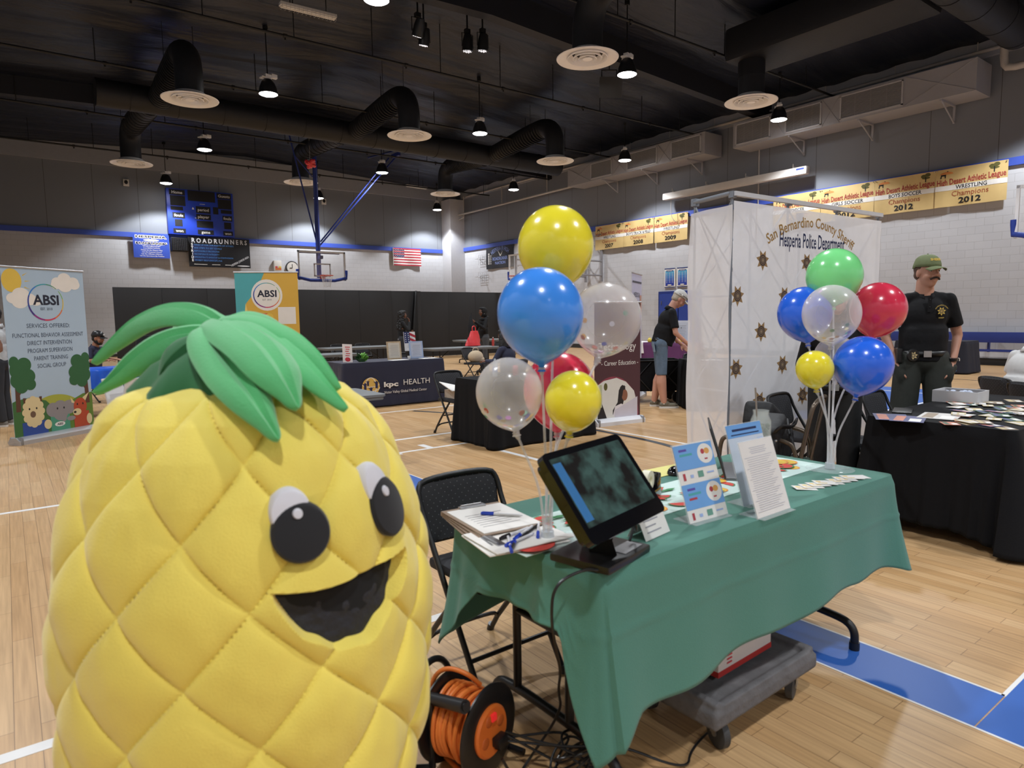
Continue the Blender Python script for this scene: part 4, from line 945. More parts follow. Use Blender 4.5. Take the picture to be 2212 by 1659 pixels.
# alpaca, elephant, deer
cr, gy, rd = ink('wool_cream', 'd9c596'), ink('elephant_grey', '8d8788'), ink('deer_red', 'b0472a')
a.rect(.1, 0, .42, .16, ink('vest_blue', '2f4a92')); a.poly([(.14, .36), (.18, .36), (.165, .46), (.13, .46)], tk); a.poly([(.32, .36), (.36, .36), (.37, .46), (.335, .46)], tk)
for i in range(12): a_ = i * PI / 6; a.disc(.25 + .1 * math.cos(a_), .28 + .15 * math.sin(a_), .045, .045, cr)
a.disc(.25, .28, .11, .16, cr); a.disc(.24, .25, .035, .04, ink('snout', '6d5340')); a.disc(.2, .32, .01, .014, kk); a.disc(.29, .32, .01, .014, kk)
a.rect(.46, 0, .72, .2, ink('shirt_teal', '4a9478')); a.disc(.5, .27, .09, .09, gy); a.disc(.72, .28, .09, .09, gy); a.disc(.6, .25, .11, .13, gy); a.disc(.64, .16, .04, .06, gy); a.disc(.56, .28, .01, .014, kk); a.disc(.65, .28, .01, .014, kk)
a.disc(.58, .08, .07, .03, wht_i); a.text('ABSI', .58, .08, .028, kk, bold=.03)
a.rect(.78, 0, 1.0, .2, rd); a.poly([(.76, .33), (.82, .31), (.75, .4)], cr); a.poly([(.95, .32), (1.02, .44), (.92, .38)], cr); a.disc(.88, .27, .095, .11, rd); a.disc(.83, .2, .06, .045, cr); a.disc(.8, .2, .02, .015, kk); a.disc(.84, .3, .01, .014, kk); a.disc(.92, .3, .01, .014, kk)
a.disc(.42, .1, .05, .06, cr); a.disc(.74, .13, .06, .03, gy); a.disc(1.0, .09, .04, .07, cr)
a.done()
# yellow banner
r, W_ = rollup('yellow roll-up banner with teal corner behind the pineapple crown', (2.6, 9.84), (3.36, 9.47), 2.12)
M4 = sheet(r, W_, 2.12, M('banner_mustard', 'd3a640', .6, var=.03)); a = Art(r, M4, eps=.0005)
a.poly([(0, 1.25), (.1, 1.35), (.14, 1.6), (.3, 1.8), (.4, 2.03), (0, 2.03)], ink('teal', '4fa3a8')); a.poly([(0, 1.17), (.1, 1.27), (.15, 1.5), (.13, 1.6), (.1, 1.35), (0, 1.25)], ink('pale_yellow', 'e2c46a'))
a.disc(.42, 1.71, .21, .22, ink('cream', 'e2dcd4')); logo(a, .42, 1.71, .17)
a.disc(.1 + .02, 1.4, .05, .055, ink('coral', 'd05a48')); a.rect(.12, 1.345, .44, 1.455, ink('coral', 'd05a48')); a.disc(.44, 1.4, .055, .055, ink('sun_yellow', 'dcb84a')); a.text('APPLY NOW', .26, 1.4, .045, ink('navy_black', '1e2233'), wmax=.24); a.text('>', .44, 1.4, .045, ink('navy_black', '1e2233')); a.rect(.56, 1.3, .8, 1.54, ink('cream', 'e2dcd4'))
a.text('ABSI', .42, .6, .12, ink('navy_black', '1e2233')); a.done()
# maroon careers banner
r, W_ = rollup('maroon roll-up banner with a photo of a woman at a laptop', (6.07, 6.25), (6.83, 6.15), 1.62, basec=M('base_white', 'd8d8dc', .4))
M4 = sheet(r, W_, 1.62, M('banner_maroon', '4c2a30', .6)); a = Art(r, M4, eps=.0005)
a.text('Technology', .38, .95, .1, wht_i, wmax=.62); a.text('- Career Education -', .42, .73, .062, wht_i, wmax=.62)
def half(R, m, y=.0): a.poly([(.76, y)] + [(.3 + R * math.cos(t * PI / 24 * 1.0), y + R * 1.25 * math.sin(t * PI / 24)) for t in range(0, 25) if 0 <= .3 + R * math.cos(t * PI / 24) <= .76] + [(0, y + .2), (0, y)], m)
half(.44, ink('maroon_light', '8a3848')); a.poly([(0, 0), (.72, 0), (.72, .15), (.66, .34), (.52, .47), (.36, .53), (.15, .5), (0, .42)], ink('photo_bg', 'd9d6cf'))
sk = ink('skin_brown', '8a5a42'); hr = ink('hair_dark', '221c1c')
a.poly([(.36, 0), (.42, 0), (.48, .2), (.52, .34), (.5, .42), (.44, .42), (.4, .36), (.38, .2), (.3, .1), (.3, .04)], hr); a.poly([(.3, .02), (.52, .02), (.53, .14), (.44, .18), (.34, .15)], ink('blouse', 'ddd6d8')); a.disc(.5, .29, .05, .075, sk); a.poly([(.42, .22), (.46, .28), (.48, .38), (.52, .4), (.46, .43), (.42, .4)], hr)
a.poly([(.33, 0), (.72, 0), (.72, .26), (.33, .1)], ink('laptop', 'c8c2cc')); a.poly([(.05, 0), (.2, 0), (.12, .2), (.05, .24)], hr); a.disc(.02 + .16, .42, .03, .05, ink('olive', '5a5626')); a.rect(.08, .15, .12, .45, ink('pale_leaf', 'b9bc9a')); a.done()
# tall pale banner farther back
p = at_d(1364, 840, 11.2); q = at_d(1385, 842, 12.0)
r, W_ = rollup('narrow looking pale lilac roll-up banner seen nearly edge-on', (p.x, p.y), (q.x, q.y), 2.15)
M4 = sheet(r, W_, 2.15, M('banner_lilac', 'c9c6dc', .6)); a = Art(r, M4, eps=.003)
for i, s in enumerate(['MEDICAL', 'SKILLS', 'SERVICES', 'with You']): a.text(s, W_ / 2, 1.7 - i * .13, .08, ink('slate', '55555f'), wmax=W_ * .6)
a.rect(W_ * .05, 1.9, W_ * .95, 1.93, ink('slate', '55555f')); a.rect(W_ * .78, 1.35, W_ * .95, 1.7, ink('peach', 'd0a08c'))
for i in range(5): a.rect(W_ * .15, .58 - i * .1, W_ * .85, .61 - i * .1, ink('slate', '55555f'))
a.done()

# ---------------------------------------------------------------- man's black table, purple table, wagon
c, s = math.cos(rad(-37)), math.sin(rad(-37))
fx, fy = 8.13, 6.28
folding_table('folding table under the black cloth between the man and the booth', 1.83, .76, (fx, fy, 0), rad(-37), legs=False)
r = thing('tablecloth', 'black cloth beside the man in denim shorts, cut off by the booth', 'tablecloth', (fx, fy, 0), rad(-37)); drape('cloth', r, -.02, 1.85, -.02, .78, .742, lambda s, d, x, y: .73, lambda s, d: .03, 1.5, blackcloth, amp=.006)
paper('paper_sheet', 'white sheet on the black table by the man', 'paper', [(fx + .25, fy), (fx + .5, fy - .15), (fx + .6, fy), (fx + .35, fy + .15)], .004, wht_i, T)
chair(9.25, 7.03, rad(-37), 'black folding chair under the black table behind the man')
purple = M('cloth_purple', '5a2a5c', .75, bump=.1)
folding_table('folding table under the purple cloth by the blue door', .76, 2.3, (13.0, 10.35, 0), legs=False)
r = thing('tablecloth', 'purple cloth on the far table behind the man', 'tablecloth'); drape('cloth', r, 12.98, 13.78, 10.33, 12.67, .742, lambda s, d, x, y: .66, lambda s, d: .04, 1.5, purple, amp=.012)
r = thing('tablecloth', 'white runner with hanging edge on the left end of the purple table', 'tablecloth'); drape('cloth', r, 12.96, 13.5, 11.6, 12.69, .748, lambda s, d, x, y: .28, lambda s, d: .04, 1.2, M('runner_white', 'dcd8d6', .8), amp=.015)
D = random.Random(9); cols = ['d8c24a', 'c8843c', 'e0d8d0', '4a5aa8', 'd05a5a', 'c8b89a', '9a5a3a', 'e6e0d4']
for i in range(9):
    y = 10.5 + i * .12; b = bm_(); sph(b, (0, 0, .05), (D.uniform(.05, .09), D.uniform(.05, .08), D.uniform(.05, .08)), seg=10, rings=7); cyl(b, (0, 0, .09), (0, .01, .13), .012)
    o = obj('treat_bag', b, M('treat_%s' % cols[i % 8], cols[i % 8], .35), loc=(13.08 + .06 * (i % 2), y, .746)); tag(o, 'small wrapped treat bag in the row on the purple cloth', 'treat bag', 'wrapped treats on the purple table')
for k, (y, z, lb) in enumerate([(11.25, .5, 'left pale information board on the purple table behind the man'), (10.75, .55, 'right pale information board on the purple table beside the booth')]): frame_card(13.4, y, T, .5, z, -PI / 2, lb, M('board_pale', 'c3c9d6', .5), ink('board_print', 'b5bccb'), 'information_board', 'board')
r = thing('foil_bag', 'silver foil gift bag on the white runner', 'gift bag', (13.1, 12.1, .75)); b = bm_(); box(b, (0, 0, .12), (.1, .17, .24), bev=.02); obj('bag_body', b, M('foil_silver', 'b5bcc4', .25, .7, bump=.5, bs=20), r)
r = thing('utility_wagon', 'black collapsible wagon standing left of the man', 'wagon', (8.55, 7.5, 0), rad(-36))
b = bm_(); prism(b, [(-.5, -.27), (.5, -.27), (.5, .27), (-.5, .27)], .05, None, .2)
for (x, y, sx, sy) in ((0, -.27, 1.0, .02), (0, .27, 1, .02), (-.5, 0, .02, .54), (.5, 0, .02, .54)): box(b, (x, y, .45), (sx, sy, .5))
obj('fabric_tub', b, blackcloth, r, sm=False)
b = bm_()
for s in (-1, 1):
    for x in (-.25, .25): cyl(b, (x - .22, s * .29, .2), (x + .22, s * .29, .68), .009); cyl(b, (x + .22, s * .29, .2), (x - .22, s * .29, .68), .009)
    cyl(b, (-.5, s * .285, .7), (.5, s * .285, .7), .011)
obj('frame', b, M('wagon_frame', '2a2a2c', .4, .3), r)
b = bm_()
for x in (-.42, .42):
    for y in (-.25, .25): lathe(b, [(0, -.03), (.085, -.03), (.095, -.015), (.095, .015), (.085, .03), (0, .03)], 18, c=(x, y, .095), mat=Mx.Rotation(PI / 2, 4, 'X'))
splitobj('wheel', b, blackp, r); b = bm_(); tube(b, smooth([(-.5, 0, .25), (-.56, 0, .6), (-.5, 0, .95), (-.42, 0, 1.0)], 2), .014, 8); obj('pull_handle', b, blackp, r)
for (y, lb) in ((5.2, 'navy clothed side of a far table behind the officer'),):
    folding_table('far folding table behind the officer under a navy cloth', .76, 1.46, (17.3, 5.86, 0), legs=False)
    r = thing('tablecloth', 'dark navy cloth with white script on a far table behind the officer', 'tablecloth'); drape('cloth', r, 17.28, 18.08, 5.84, 7.34, .742, lambda s, d, x, y: .72, lambda s, d: .08, 1.2, M('cloth_navy_dark', '1b1d2b', .8), amp=.008)
    a = Art(r, panel_matrix((17.19, 7.3, 0), (0, -1, 0), (0, 0, 1)), eps=.006); a.text('Education', 1.05, .36, .11, k2, wmax=.7); a.rect(1.15, .03, 1.4, .09, lb_); a.done()
# table and things at the far left behind the pale blue banner
folding_table('white folding table at the far left by the seated man', 1.5, .75, (1.62, 11.2, 0), top=M('plastic_white', 'dcdad8', .5))
r = thing('a_frame_sign', 'small white A-frame sign with navy panel behind the banner', 'sign', (1.33, 10.75, 0), rad(38))
for s in (-1, 1):
    q = Mx.Rotation(s * .22, 3, 'X'); b = bm_(); box(b, (0, -s * .13, .34), (.5, .03, .68), q, bev=.01); obj('sign_panel', b, M('plastic_white', 'dcdad8', .5), r)
a = Art(r, Mx.Rotation(-.22, 4, 'X') @ panel_matrix((-.2, -.235, .12), (1, 0, 0), (0, 0, 1)), eps=.002); a.rect(0, 0, .4, .5, ink('navy', '27346f')); a.rect(.1, .28, .3, .31, wht_i); a.rect(.1, .2, .25, .22, wht_i); a.done()
r = thing('document_box', 'white box with a dark band on the white folding table', 'box', (1.95, 11.5, .737)); b = bm_(); box(b, (0, 0, .13), (.35, .28, .26)); obj('carton', b, wht_i, r, sm=False); b = bm_(); box(b, (0, 0, .17), (.356, .286, .03)); obj('band', b, ink('navy', '27346f'), r, sm=False)
r = thing('tablecloth', 'glossy bright blue plastic cloth at the far left beside the seated man', 'tablecloth', (1.28, 12.3, 0)); drape('cloth', r, -.55, .35, -.3, .3, .735, lambda s, d, x, y: .3, lambda s, d: .05, 1.5, M('plastic_blue', '2a62d8', .25), amp=.02)
b = bm_(); box(b, (-.1, 0, .71), (.86, .56, .03));
for x in (-.45, .25):
    for y in (-.2, .2): cyl(b, (x, y, 0), (x, y, .7), .015)
obj('table_under', b, greypl, r)
r = thing('office_chair', 'black high backed chair behind the seated man in the cap', 'chair', (2.15, 13.6, 0)); b = bm_(); box(b, (0, 0, .9), (.62, .12, .62), bev=.05); obj('backrest', b, blackp, r); b = bm_(); box(b, (0, -.25, .46), (.5, .5, .1), bev=.03); obj('seat', b, blackp, r)
b = bm_(); cyl(b, (0, -.2, .05), (0, -.2, .45), .03)
for i in range(5): cyl(b, (0, -.2, .08), (.3 * math.cos(i * 1.257), -.2 + .3 * math.sin(i * 1.257), .03), .025)
obj('base', b, blackp, r)
# ---------------------------------------------------------------- white booth
r = thing('display_booth', 'tall white pop-up fabric wall with star badges and arched gold lettering', 'display booth', (4.62, 3.2, 0), rad(-2.1))
BW, BH, BD = 2.3, 2.40, .42
fab = M('booth_fabric', 'f0f0f4', .75, var=.02)
b = bm_()
def wv(u, v): return .006 * math.sin(u * 21) * (1 - v) + .002 * math.sin(u * 43 + v * 5)
grid(b, lambda u, v: (u * BW, wv(u, v) , .02 + v * (BH - .09)), 60, 30); obj('front_fabric', b, M('booth_fabric_thin', 'f4f4f8', .75, alpha=.84), r)
b = bm_(); grid(b, lambda u, v: (-.012 - .02 * math.sin(v * 3.1) + .01 * math.sin(u * 8 + v * 14), BD - u * BD, .02 + v * (BH - .14 + .02 * u)), 14, 40); obj('side_fabric', b, M('booth_fabric_side', 'f2f0f2', .75, alpha=.78), r)
b = bm_(); grid(b, lambda u, v: (BW + .006, u * BD * .6, .02 + v * (BH - .12)), 6, 10); obj('side_fabric', b, M('booth_fabric_side', 'f2f0f2', .75, alpha=.86), r)
fr_ = M('booth_frame', '8d939c', .4, .3); b = bm_()
for k in range(4):
    x = BW * k / 3 + (.012 if k == 0 else -.012 if k == 3 else 0)
    cyl(b, (x, .025, 0.02), (x, .025, BH), .011); cyl(b, (x, BD - .03, 0.02), (x, BD - .03, BH - .02), .011); box(b, (x, .02, BH - .02), (.05, .04, .05)); box(b, (x, BD - .03, BH - .03), (.045, .05, .06))
for k in range(3):
    x0 = BW * k / 3; x1 = BW * (k + 1) / 3
    for j in range(3):
        z0 = .05 + j * .77; z1 = z0 + .75
        for y in (.03, BD - .03): cyl(b, (x0, y, z0), (x1, y, z1), .008); cyl(b, (x1, y, z0), (x0, y, z1), .008)
for j in range(3):
    z0 = .05 + j * .77; z1 = z0 + .75
    for x in (.015, BW - .015): cyl(b, (x, .03, z0), (x, BD - .03, z1), .008); cyl(b, (x, BD - .03, z0), (x, .03, z1), .008); cyl(b, (x, .03, z0), (x, BD - .03, z0), .008)
obj('scissor_frame', b, fr_, r)
b = bm_(); box(b, (BW / 2, .0, BH - .015), (BW, .035, .035)); obj('top_rail', b, M('rail_white', 'cfd0d4', .4), r, sm=False)
b = bm_(); tube(b, [(.0, .03, BH - .01), (0, BD - .03, BH - .03)], .018, 8); obj('side_rail', b, fr_, r)
a = Art(r, panel_matrix((0, -.0006, 0), (1, 0, 0), (0, 0, 1)), eps=.0005, warp=lambda x, y: -wv(x / BW, (y - .02) / (BH - .09)))
def star7(a, x, y, R, m, m2, m3):
    k0 = a.k
    a.poly([(x + (R if i % 2 == 0 else R * .56) * math.sin(-i * PI / 7 + PI), y + (R if i % 2 == 0 else R * .56) * math.cos(-i * PI / 7 + PI)) for i in range(13, -1, -1)][::-1], m)
    a.disc(x, y, R * .52, R * .52, m2); a.ring(x, y, R * .34, R * .05, m); a.disc(x, y, R * .24, R * .24, m3); a.ring(x, y, R * .14, R * .05, m2, n=16); a.k = k0
bz, bd, bt = ink('badge_gold', '9a7a50'), ink('badge_dark', '3a3238'), ink('badge_tan', '9a8468')
for row in range(6):
    z = .42 + row * .29
    for c_ in range(4 if row % 2 else 4):
        x = (.39 if row % 2 else .07) + c_ * .64
        if x < BW - .05: star7(a, x, z + .012 * row / 5, .088, bz, bd, bt)
a.text('San Bernardino County Sheriff', 1.12, 2.235, .085, ink('gold_letters', 'a5824a'), wmax=1.42, bold=.015, arc=1.35)
a.text('Hesperia Police Department', 1.13, 2.07, .12, ink('navy_letters', '1f2b54'), wmax=1.02, bold=.012); a.done()
# chair with black duffel beside the booth
r = thing('camp_chair', 'bronze framed chair with dark green seat between green table and booth', 'chair', (4.05, 2.5, 0), rad(200))
b = bm_(); R = .014
for s in (-1, 1): tube(b, smooth([(s * .26, .22, 0), (s * .26, .24, .6), (s * .26, .12, .66), (s * .26, -.2, .66), (s * .26, -.26, .6), (s * .26, -.26, 0)], 3), R, 10)
cyl(b, (-.26, -.22, .42), (.26, -.22, .42), R); cyl(b, (-.26, .2, .42), (.26, .2, .42), R); tube(b, smooth([(-.24, .22, .4), (-.25, .3, .85), (-.2, .32, .9), (.2, .32, .9), (.25, .3, .85), (.24, .22, .4)], 3), R, 10); obj('frame', b, M('bronze_tube', '6b5f52', .35, .6), r)
b = bm_(); box(b, (0, 0, .44), (.5, .46, .03), bev=.01); obj('seat', b, M('seat_green', '1d3229', .7), r)
r = thing('duffel_bag', 'black duffel bag with straps piled on the bronze chair', 'bag', (4.02, 2.5, .456), .3)
b = bm_(); box(b, (0, 0, .12), (.5, .26, .22), Mx.Rotation(.06, 3, 'Y'), bev=.05); box(b, (.12, .06, .27), (.3, .2, .2), Mx.Rotation(.35, 3, 'Y'), bev=.05); box(b, (-.16, -.05, .25), (.26, .2, .12), Mx.Rotation(-.4, 3, 'Y'), bev=.04); box(b, (-.27, -.04, .12), (.12, .2, .16), Mx.Rotation(.3, 3, 'Z'), bev=.04); bmesh.ops.triangulate(b, faces=b.faces); remesh('bag_body', b, M('bag_black', '131316', .6, bump=.8, bs=7), r, vox=.012, it=2)
b = bm_(); tube(b, smooth([(-.25, -.1, .2), (-.32, -.16, .3), (-.1, -.2, .26), (.15, -.17, .3), (.22, -.1, .2)], 3), .014, 6, sq=.4); tube(b, smooth([(.0, -.13, .3), (-.1, -.2, .12), (-.02, -.24, -.05), (.03, -.2, -.12)], 3), .012, 6, sq=.4); obj('strap', b, blackp, r)
b = bm_(); sph(b, (-.24, -.17, .29), .008, seg=8, rings=6); sph(b, (-.3, -.14, .2), .008, seg=8, rings=6); splitobj('metal_snap', b, steel, r)
chair(5.15, 2.86, .1, 'black folding chair beside the booth, nearly hidden by the person in black')

# ---------------------------------------------------------------- black clothed table at right with flyers
X0, Y0, Y1, X1 = 4.66, 1.3, 2.12, 6.55
folding_table('folding table under the black cloth at the right with flyers', X1 - X0, Y1 - Y0, (X0, Y0, 0), legs=False)
r = thing('tablecloth', 'long black cloth with deep corner folds on the flyer table at right', 'tablecloth')
drape('cloth', r, X0 - .015, X1, Y0 - .015, Y1 + .015, .742, lambda s, d, x, y: .66 + .06 * math.exp(-(d / .15) ** 2), lambda s, d: .04 + .11 * math.exp(-(d / .14) ** 2), 3.4, blackcloth, amp=.014, freq=(11, 29))
r = thing('white_carton', 'open white cardboard box on the flyer table before the officer', 'box', (5.87, 2.0, T), rad(2)); w_, d_, h_ = .26, .3, .09
wc = M('carton_white', 'c9c8ca', .6); b = bm_(); box(b, (0, 0, .003), (w_, d_, .006))
for (x, y, sx, sy) in ((-w_ / 2, 0, .004, d_), (w_ / 2, 0, .004, d_), (0, -d_ / 2, w_, .004), (0, d_ / 2, w_, .004)): box(b, (x, y, h_ / 2), (sx, sy, h_))
obj('tray', b, wc, r, sm=False); b = bm_(); box(b, (w_ / 2 - .03, 0, h_ - .004), (.06, d_ * .9, .003), Mx.Rotation(.3, 3, 'Y')); obj('flap', b, wc, r, sm=False)
b = bm_(); D = random.Random(1)
for i in range(6): sph(b, (D.uniform(-.08, .08), D.uniform(-.1, .1), .075), (.02, .02, .012), seg=8, rings=6)
splitobj('wrapped_mint', b, M('mint_wrap', 'b9c2d6', .3), r)
r = thing('sunglasses', 'black sunglasses lying beside the white carton', 'sunglasses', (6.35, 2.0, T), rad(50)); b = bm_()
for s in (-1, 1): sph(b, (s * .035, 0, .022), (.032, .007, .022)); tube(b, smooth([(s * .066, 0, .03), (s * .065, .08, .03), (s * .05, .13, .01)], 1), .003, 5)
cyl(b, (-.01, 0, .03), (.01, 0, .03), .003); obj('frame', b, M('gloss_black', '0c0c0e', .1), r)
fly = [M('flyer_a', 'b9a980', .5, var=.4, vs=20), M('flyer_b', '3a5a46', .5, var=.4, vs=20), M('flyer_c', 'c8c4c0', .5, var=.3, vs=25), M('flyer_d', '4a4c72', .5, var=.4, vs=22), M('flyer_e', '8a7a68', .5, var=.5, vs=25), M('flyer_f', 'b0705c', .5, var=.5, vs=22)]
def flyer(px, py, w_, h_, rz, m, lb, z=T, n=1, name='flyer', grp='flyers and cards spread on the black table'):
    p = at_z(px, py, z); 
    for k in range(n):
        b = bm_(); prism(b, [(-w_ / 2, -h_ / 2), (w_ / 2, -h_ / 2), (w_ / 2, h_ / 2), (-w_ / 2, h_ / 2)], .0016)
        o = obj(name, b, fly[m], sm=False, loc=(p.x + k * .012, p.y - k * .006, z + .0002 + k * .0022 )); o.rotation_euler = (0, 0, rz + k * .06)
        a = Art(o, panel_matrix((-w_ / 2, -h_ / 2, .0017), (1, 0, 0), (0, 1, 0)), eps=.0003); a.rect(w_ * .1, h_ * .6, w_ * .9, h_ * .9, fly[(m + 2) % 6]); a.rect(w_ * .1, h_ * .1, w_ * .55, h_ * .45, ink('white', 'e4e1dc')); a.done()
        tag(o, lb if n == 1 else lb, 'flyer', grp)
fl_l = [(1925, 901, .3, .2, .5, 3, 'blue and white leaflet at the near left corner of the flyer table'), (1962, 905, .28, .19, .3, 3, 'second bluish leaflet overlapping the corner one'), (2030, 899, .3, .22, .2, 2, 'white sheet with red lines on the flyer table'),
        (2052, 915, .12, .09, .6, 5, 'orange photo card at the near edge of the flyer table'), (2090, 915, .12, .09, .9, 4, 'tan card beside the orange photo card'), (2135, 918, .13, .1, 1.1, 3, 'blue card at the near right of the flyer table'), (2170, 925, .12, .09, .8, 4, 'dark card nearest the right front corner'),
        (2105, 885, .16, .1, .5, 0, 'fan of gold cards in the middle of the flyer table'), (2130, 890, .15, .1, .7, 1, 'dark green card under the gold fan'), (2160, 882, .2, .08, .6, 1, 'long green leaflet behind the gold fan'), (2190, 880, .2, .09, .5, 1, 'second green leaflet at the right edge'),
        (2150, 870, .16, .1, .4, 4, 'brown photo card near the white carton'), (2190, 866, .16, .1, .5, 4, 'brown photo card at the far right'), (2180, 905, .2, .1, .7, 1, 'green folded leaflet right of the middle'), (2205, 915, .14, .1, .9, 0, 'gold card at the right edge'), (2200, 896, .16, .1, .4, 2, 'pale card at the right edge')]
for i, q in enumerate(fl_l): flyer(*q, z=T + .0022 * (i % 3))
D = random.Random(21)
for i in range(30):
    flyer(2060 + D.uniform(0, 150), 866 + D.uniform(0, 46), D.uniform(.09, .15), D.uniform(.06, .1), D.uniform(-.2, 1.4), D.choice([0, 0, 1, 2, 4, 4, 3, 5]), 'small printed card in the crowded spread at the right of the black cloth', z=T + .0068 + .0018 * (i % 4), grp='small cards crowding the black cloth at right')
r = thing('tablet', 'thin black tablet lying at the far left of the flyer table', 'tablet', at_z(1950, 889, T), .35); b = bm_(); box(b, (0, 0, .006), (.26, .12, .011), bev=.004); obj('body', b, blackp, r)

# ---------------------------------------------------------------- people
def person(label, loc, rz, h, P, clothes, skin, hair, fine=.0085):
    """x forward, y left. P holds joints (metres for a 1.78 m figure), clothes and hair are builder functions"""
    r = thing('person', label, 'person', loc, rz); k = h / 1.78
    lean = P.get('lean', 0); hipz = P.get('hip', .95); hx = P.get('hipx', 0)
    TT = Mx.Translation((hx, 0, hipz)) @ Mx.Rotation(lean, 4, 'Y') @ Mx.Translation((0, 0, -.95))
    Sx = P.get('sx', 1.0); gir = P.get('girth', 1.0)
    def U(x, y, z): return (TT @ V((x, y * Sx, z))) * k
    def G(p): return V(p) * k
    HR = TT.to_3x3() @ Mx.Rotation(P.get('hy', 0), 3, 'Z') @ Mx.Rotation(P.get('hp', 0), 3, 'Y')
    hc = TT @ V((.035, 0, 1.645)) + (TT.to_3x3() @ V((P.get('hf', 0), 0, 0)))
    def Hd(x, y, z): return (hc + HR @ V((x, y, z))) * k
    rot = TT.to_3x3()
    sh = [U(0, s * .172, 1.43) for s in (1, -1)]; el = [G(P['elbow'][i]) if not P.get('rel') else U(*P['elbow'][i]) for i in (0, 1)]; wr = [G(P['wrist'][i]) if not P.get('rel') else U(*P['wrist'][i]) for i in (0, 1)]
    hip = [(V((hx, s * .095, hipz))) * k for s in (1, -1)]; kn = [G(P['knee'][i]) for i in (0, 1)]; an = [G(P['ankle'][i]) for i in (0, 1)]
    b = bm_()
    def cap(p0, p1, r0, r1, flat=False, bb=None):
        bb = bb or b; cyl(bb, p0, p1, r0 * k, r1 * k, 16)
        if not flat: sph(bb, p0, r0 * k, seg=14, rings=10); sph(bb, p1, r1 * k, seg=14, rings=10)
    # head with face
    hq = HR
    sph(b, Hd(-.008, 0, .03), (.098 * k, .078 * k, .095 * k), hq); sph(b, Hd(.012, 0, -.045), (.075 * k, .062 * k, .075 * k), hq); sph(b, Hd(.045, 0, -.088), (.035 * k, .035 * k, .028 * k), hq)
    for s in (1, -1):
        sph(b, Hd(.05, s * .04, -.03), (.035 * k, .028 * k, .032 * k), hq); sph(b, Hd(.07, s * .034, .032), (.02 * k, .03 * k, .011 * k), hq); sph(b, Hd(-.005, s * .08, -.01), (.02 * k, .009 * k, .033 * k), hq)
    tube(b, [Hd(.082, 0, .022), Hd(.098, 0, .0), Hd(.108, 0, -.022)], [.009 * k, .011 * k, .016 * k], 10); sph(b, Hd(.1, 0, -.025), (.016 * k, .018 * k, .012 * k), hq)
    sph(b, Hd(.082, 0, -.055), (.014 * k, .026 * k, .007 * k), hq); sph(b, Hd(.08, 0, -.067), (.014 * k, .022 * k, .008 * k), hq)
    cap(Hd(-.02, 0, -.07), U(-.012, 0, 1.43), .056 * P.get('neck', 1), .064 * P.get('neck', 1))
    sph(b, U(0, 0, 1.3), (.09 * k * gir, .15 * k, .17 * k), rot); sph(b, U(0, 0, 1.08), (.1 * k * gir, .13 * k, .16 * k), rot); cap(U(0, .1, 1.42), U(0, -.1, 1.42), .055, .055)
    sph(b, V((hx, 0, hipz + .02)) * k, (.1 * k, .14 * k, .1 * k))
    for i in (0, 1):
        s = 1 if i == 0 else -1
        cap(sh[i], el[i], .05, .038); cap(el[i], wr[i], .037, .025)
        cap(hip[i], kn[i], .082, .052); 
        mid = kn[i].lerp(an[i], .3) + V((-.012 * k, 0, 0)); lg = P.get('calf', 1); cap(kn[i], mid, .05 * lg, .056 * lg); cap(mid, an[i], .055 * lg, .034 * lg)
        hd = P.get('hand', [(0, 0, -1), (0, 0, -1)])[i]; hn = P.get('palm', [(0, -1, 0), (0, 1, 0)])[i]; cu = P.get('curl', (.35, .35))[i]
        if cu is not None:
            d = V(hd).normalized(); n = V(hn); n = (n - d * n.dot(d)).normalized(); t = d.cross(n) * (1 if i == 0 else -1)
            # t points to the thumb side
            pc = wr[i] + d * .05 * k; q = Mx((d, t, n)).transposed()
            sph(b, pc, (.052 * k, .04 * k, .018 * k), q)
            for f_, (oy, ln) in enumerate([(.03, .075), (.01, .085), (-.01, .08), (-.029, .062)]):
                p0 = wr[i] + d * .082 * k + t * oy * k; a1 = cu * 1.0; d1 = (d * math.cos(a1) + n * math.sin(a1)); d2 = (d * math.cos(a1 * 2.2) + n * math.sin(a1 * 2.2))
                p1 = p0 + d1 * ln * .5 * k; p2 = p1 + d2 * ln * .5 * k; rr = .0095 if fine < .0086 else .0115
                cap(p0, p1, rr, rr); cap(p1, p2, rr, rr * .85)
            p0 = wr[i] + d * .025 * k + t * .028 * k; p1 = p0 + (d * .6 + t * .7 + n * .35).normalized() * .038 * k; p2 = p1 + (d * .9 + t * .2 + n * .45).normalized() * .033 * k
            cap(p0, p1, .013, .011); cap(p1, p2, .011, .0095)
        fd = P.get('foot', [(1, 0, 0), (1, 0, 0)])[i]; fd = V(fd).normalized(); cap(an[i] + V((0, 0, -.045 * k)), an[i] + fd * .13 * k + V((0, 0, -.06 * k)), .034, .025)
    body = remesh('body', b, skin, r, vox=fine * k, it=4)
    C = dict(U=U, G=G, Hd=Hd, HR=HR, rot=rot, sh=sh, el=el, wr=wr, hip=hip, kn=kn, an=an, k=k, r=r, cap=cap, P=P, hx=hx, hipz=hipz, gir=gir, TT=TT)
    for f in clothes: f(C)
    hair(C)
    # eyes
    for s in (1, -1):
        b = bm_(); sph(b, Hd(.077, s * .034, .012), (.008 * k, .0125 * k, .0065 * k), hq, 12, 8); e = obj('eye', b, M('eye_white', 'cfc9c4', .3), r)
        b = bm_(); sph(b, Hd(.0835, s * .034, .012), (.003 * k, .0055 * k, .0055 * k), hq, 10, 6); obj('iris', b, M('iris_dark', '241a14', .2), e)
    return r, C
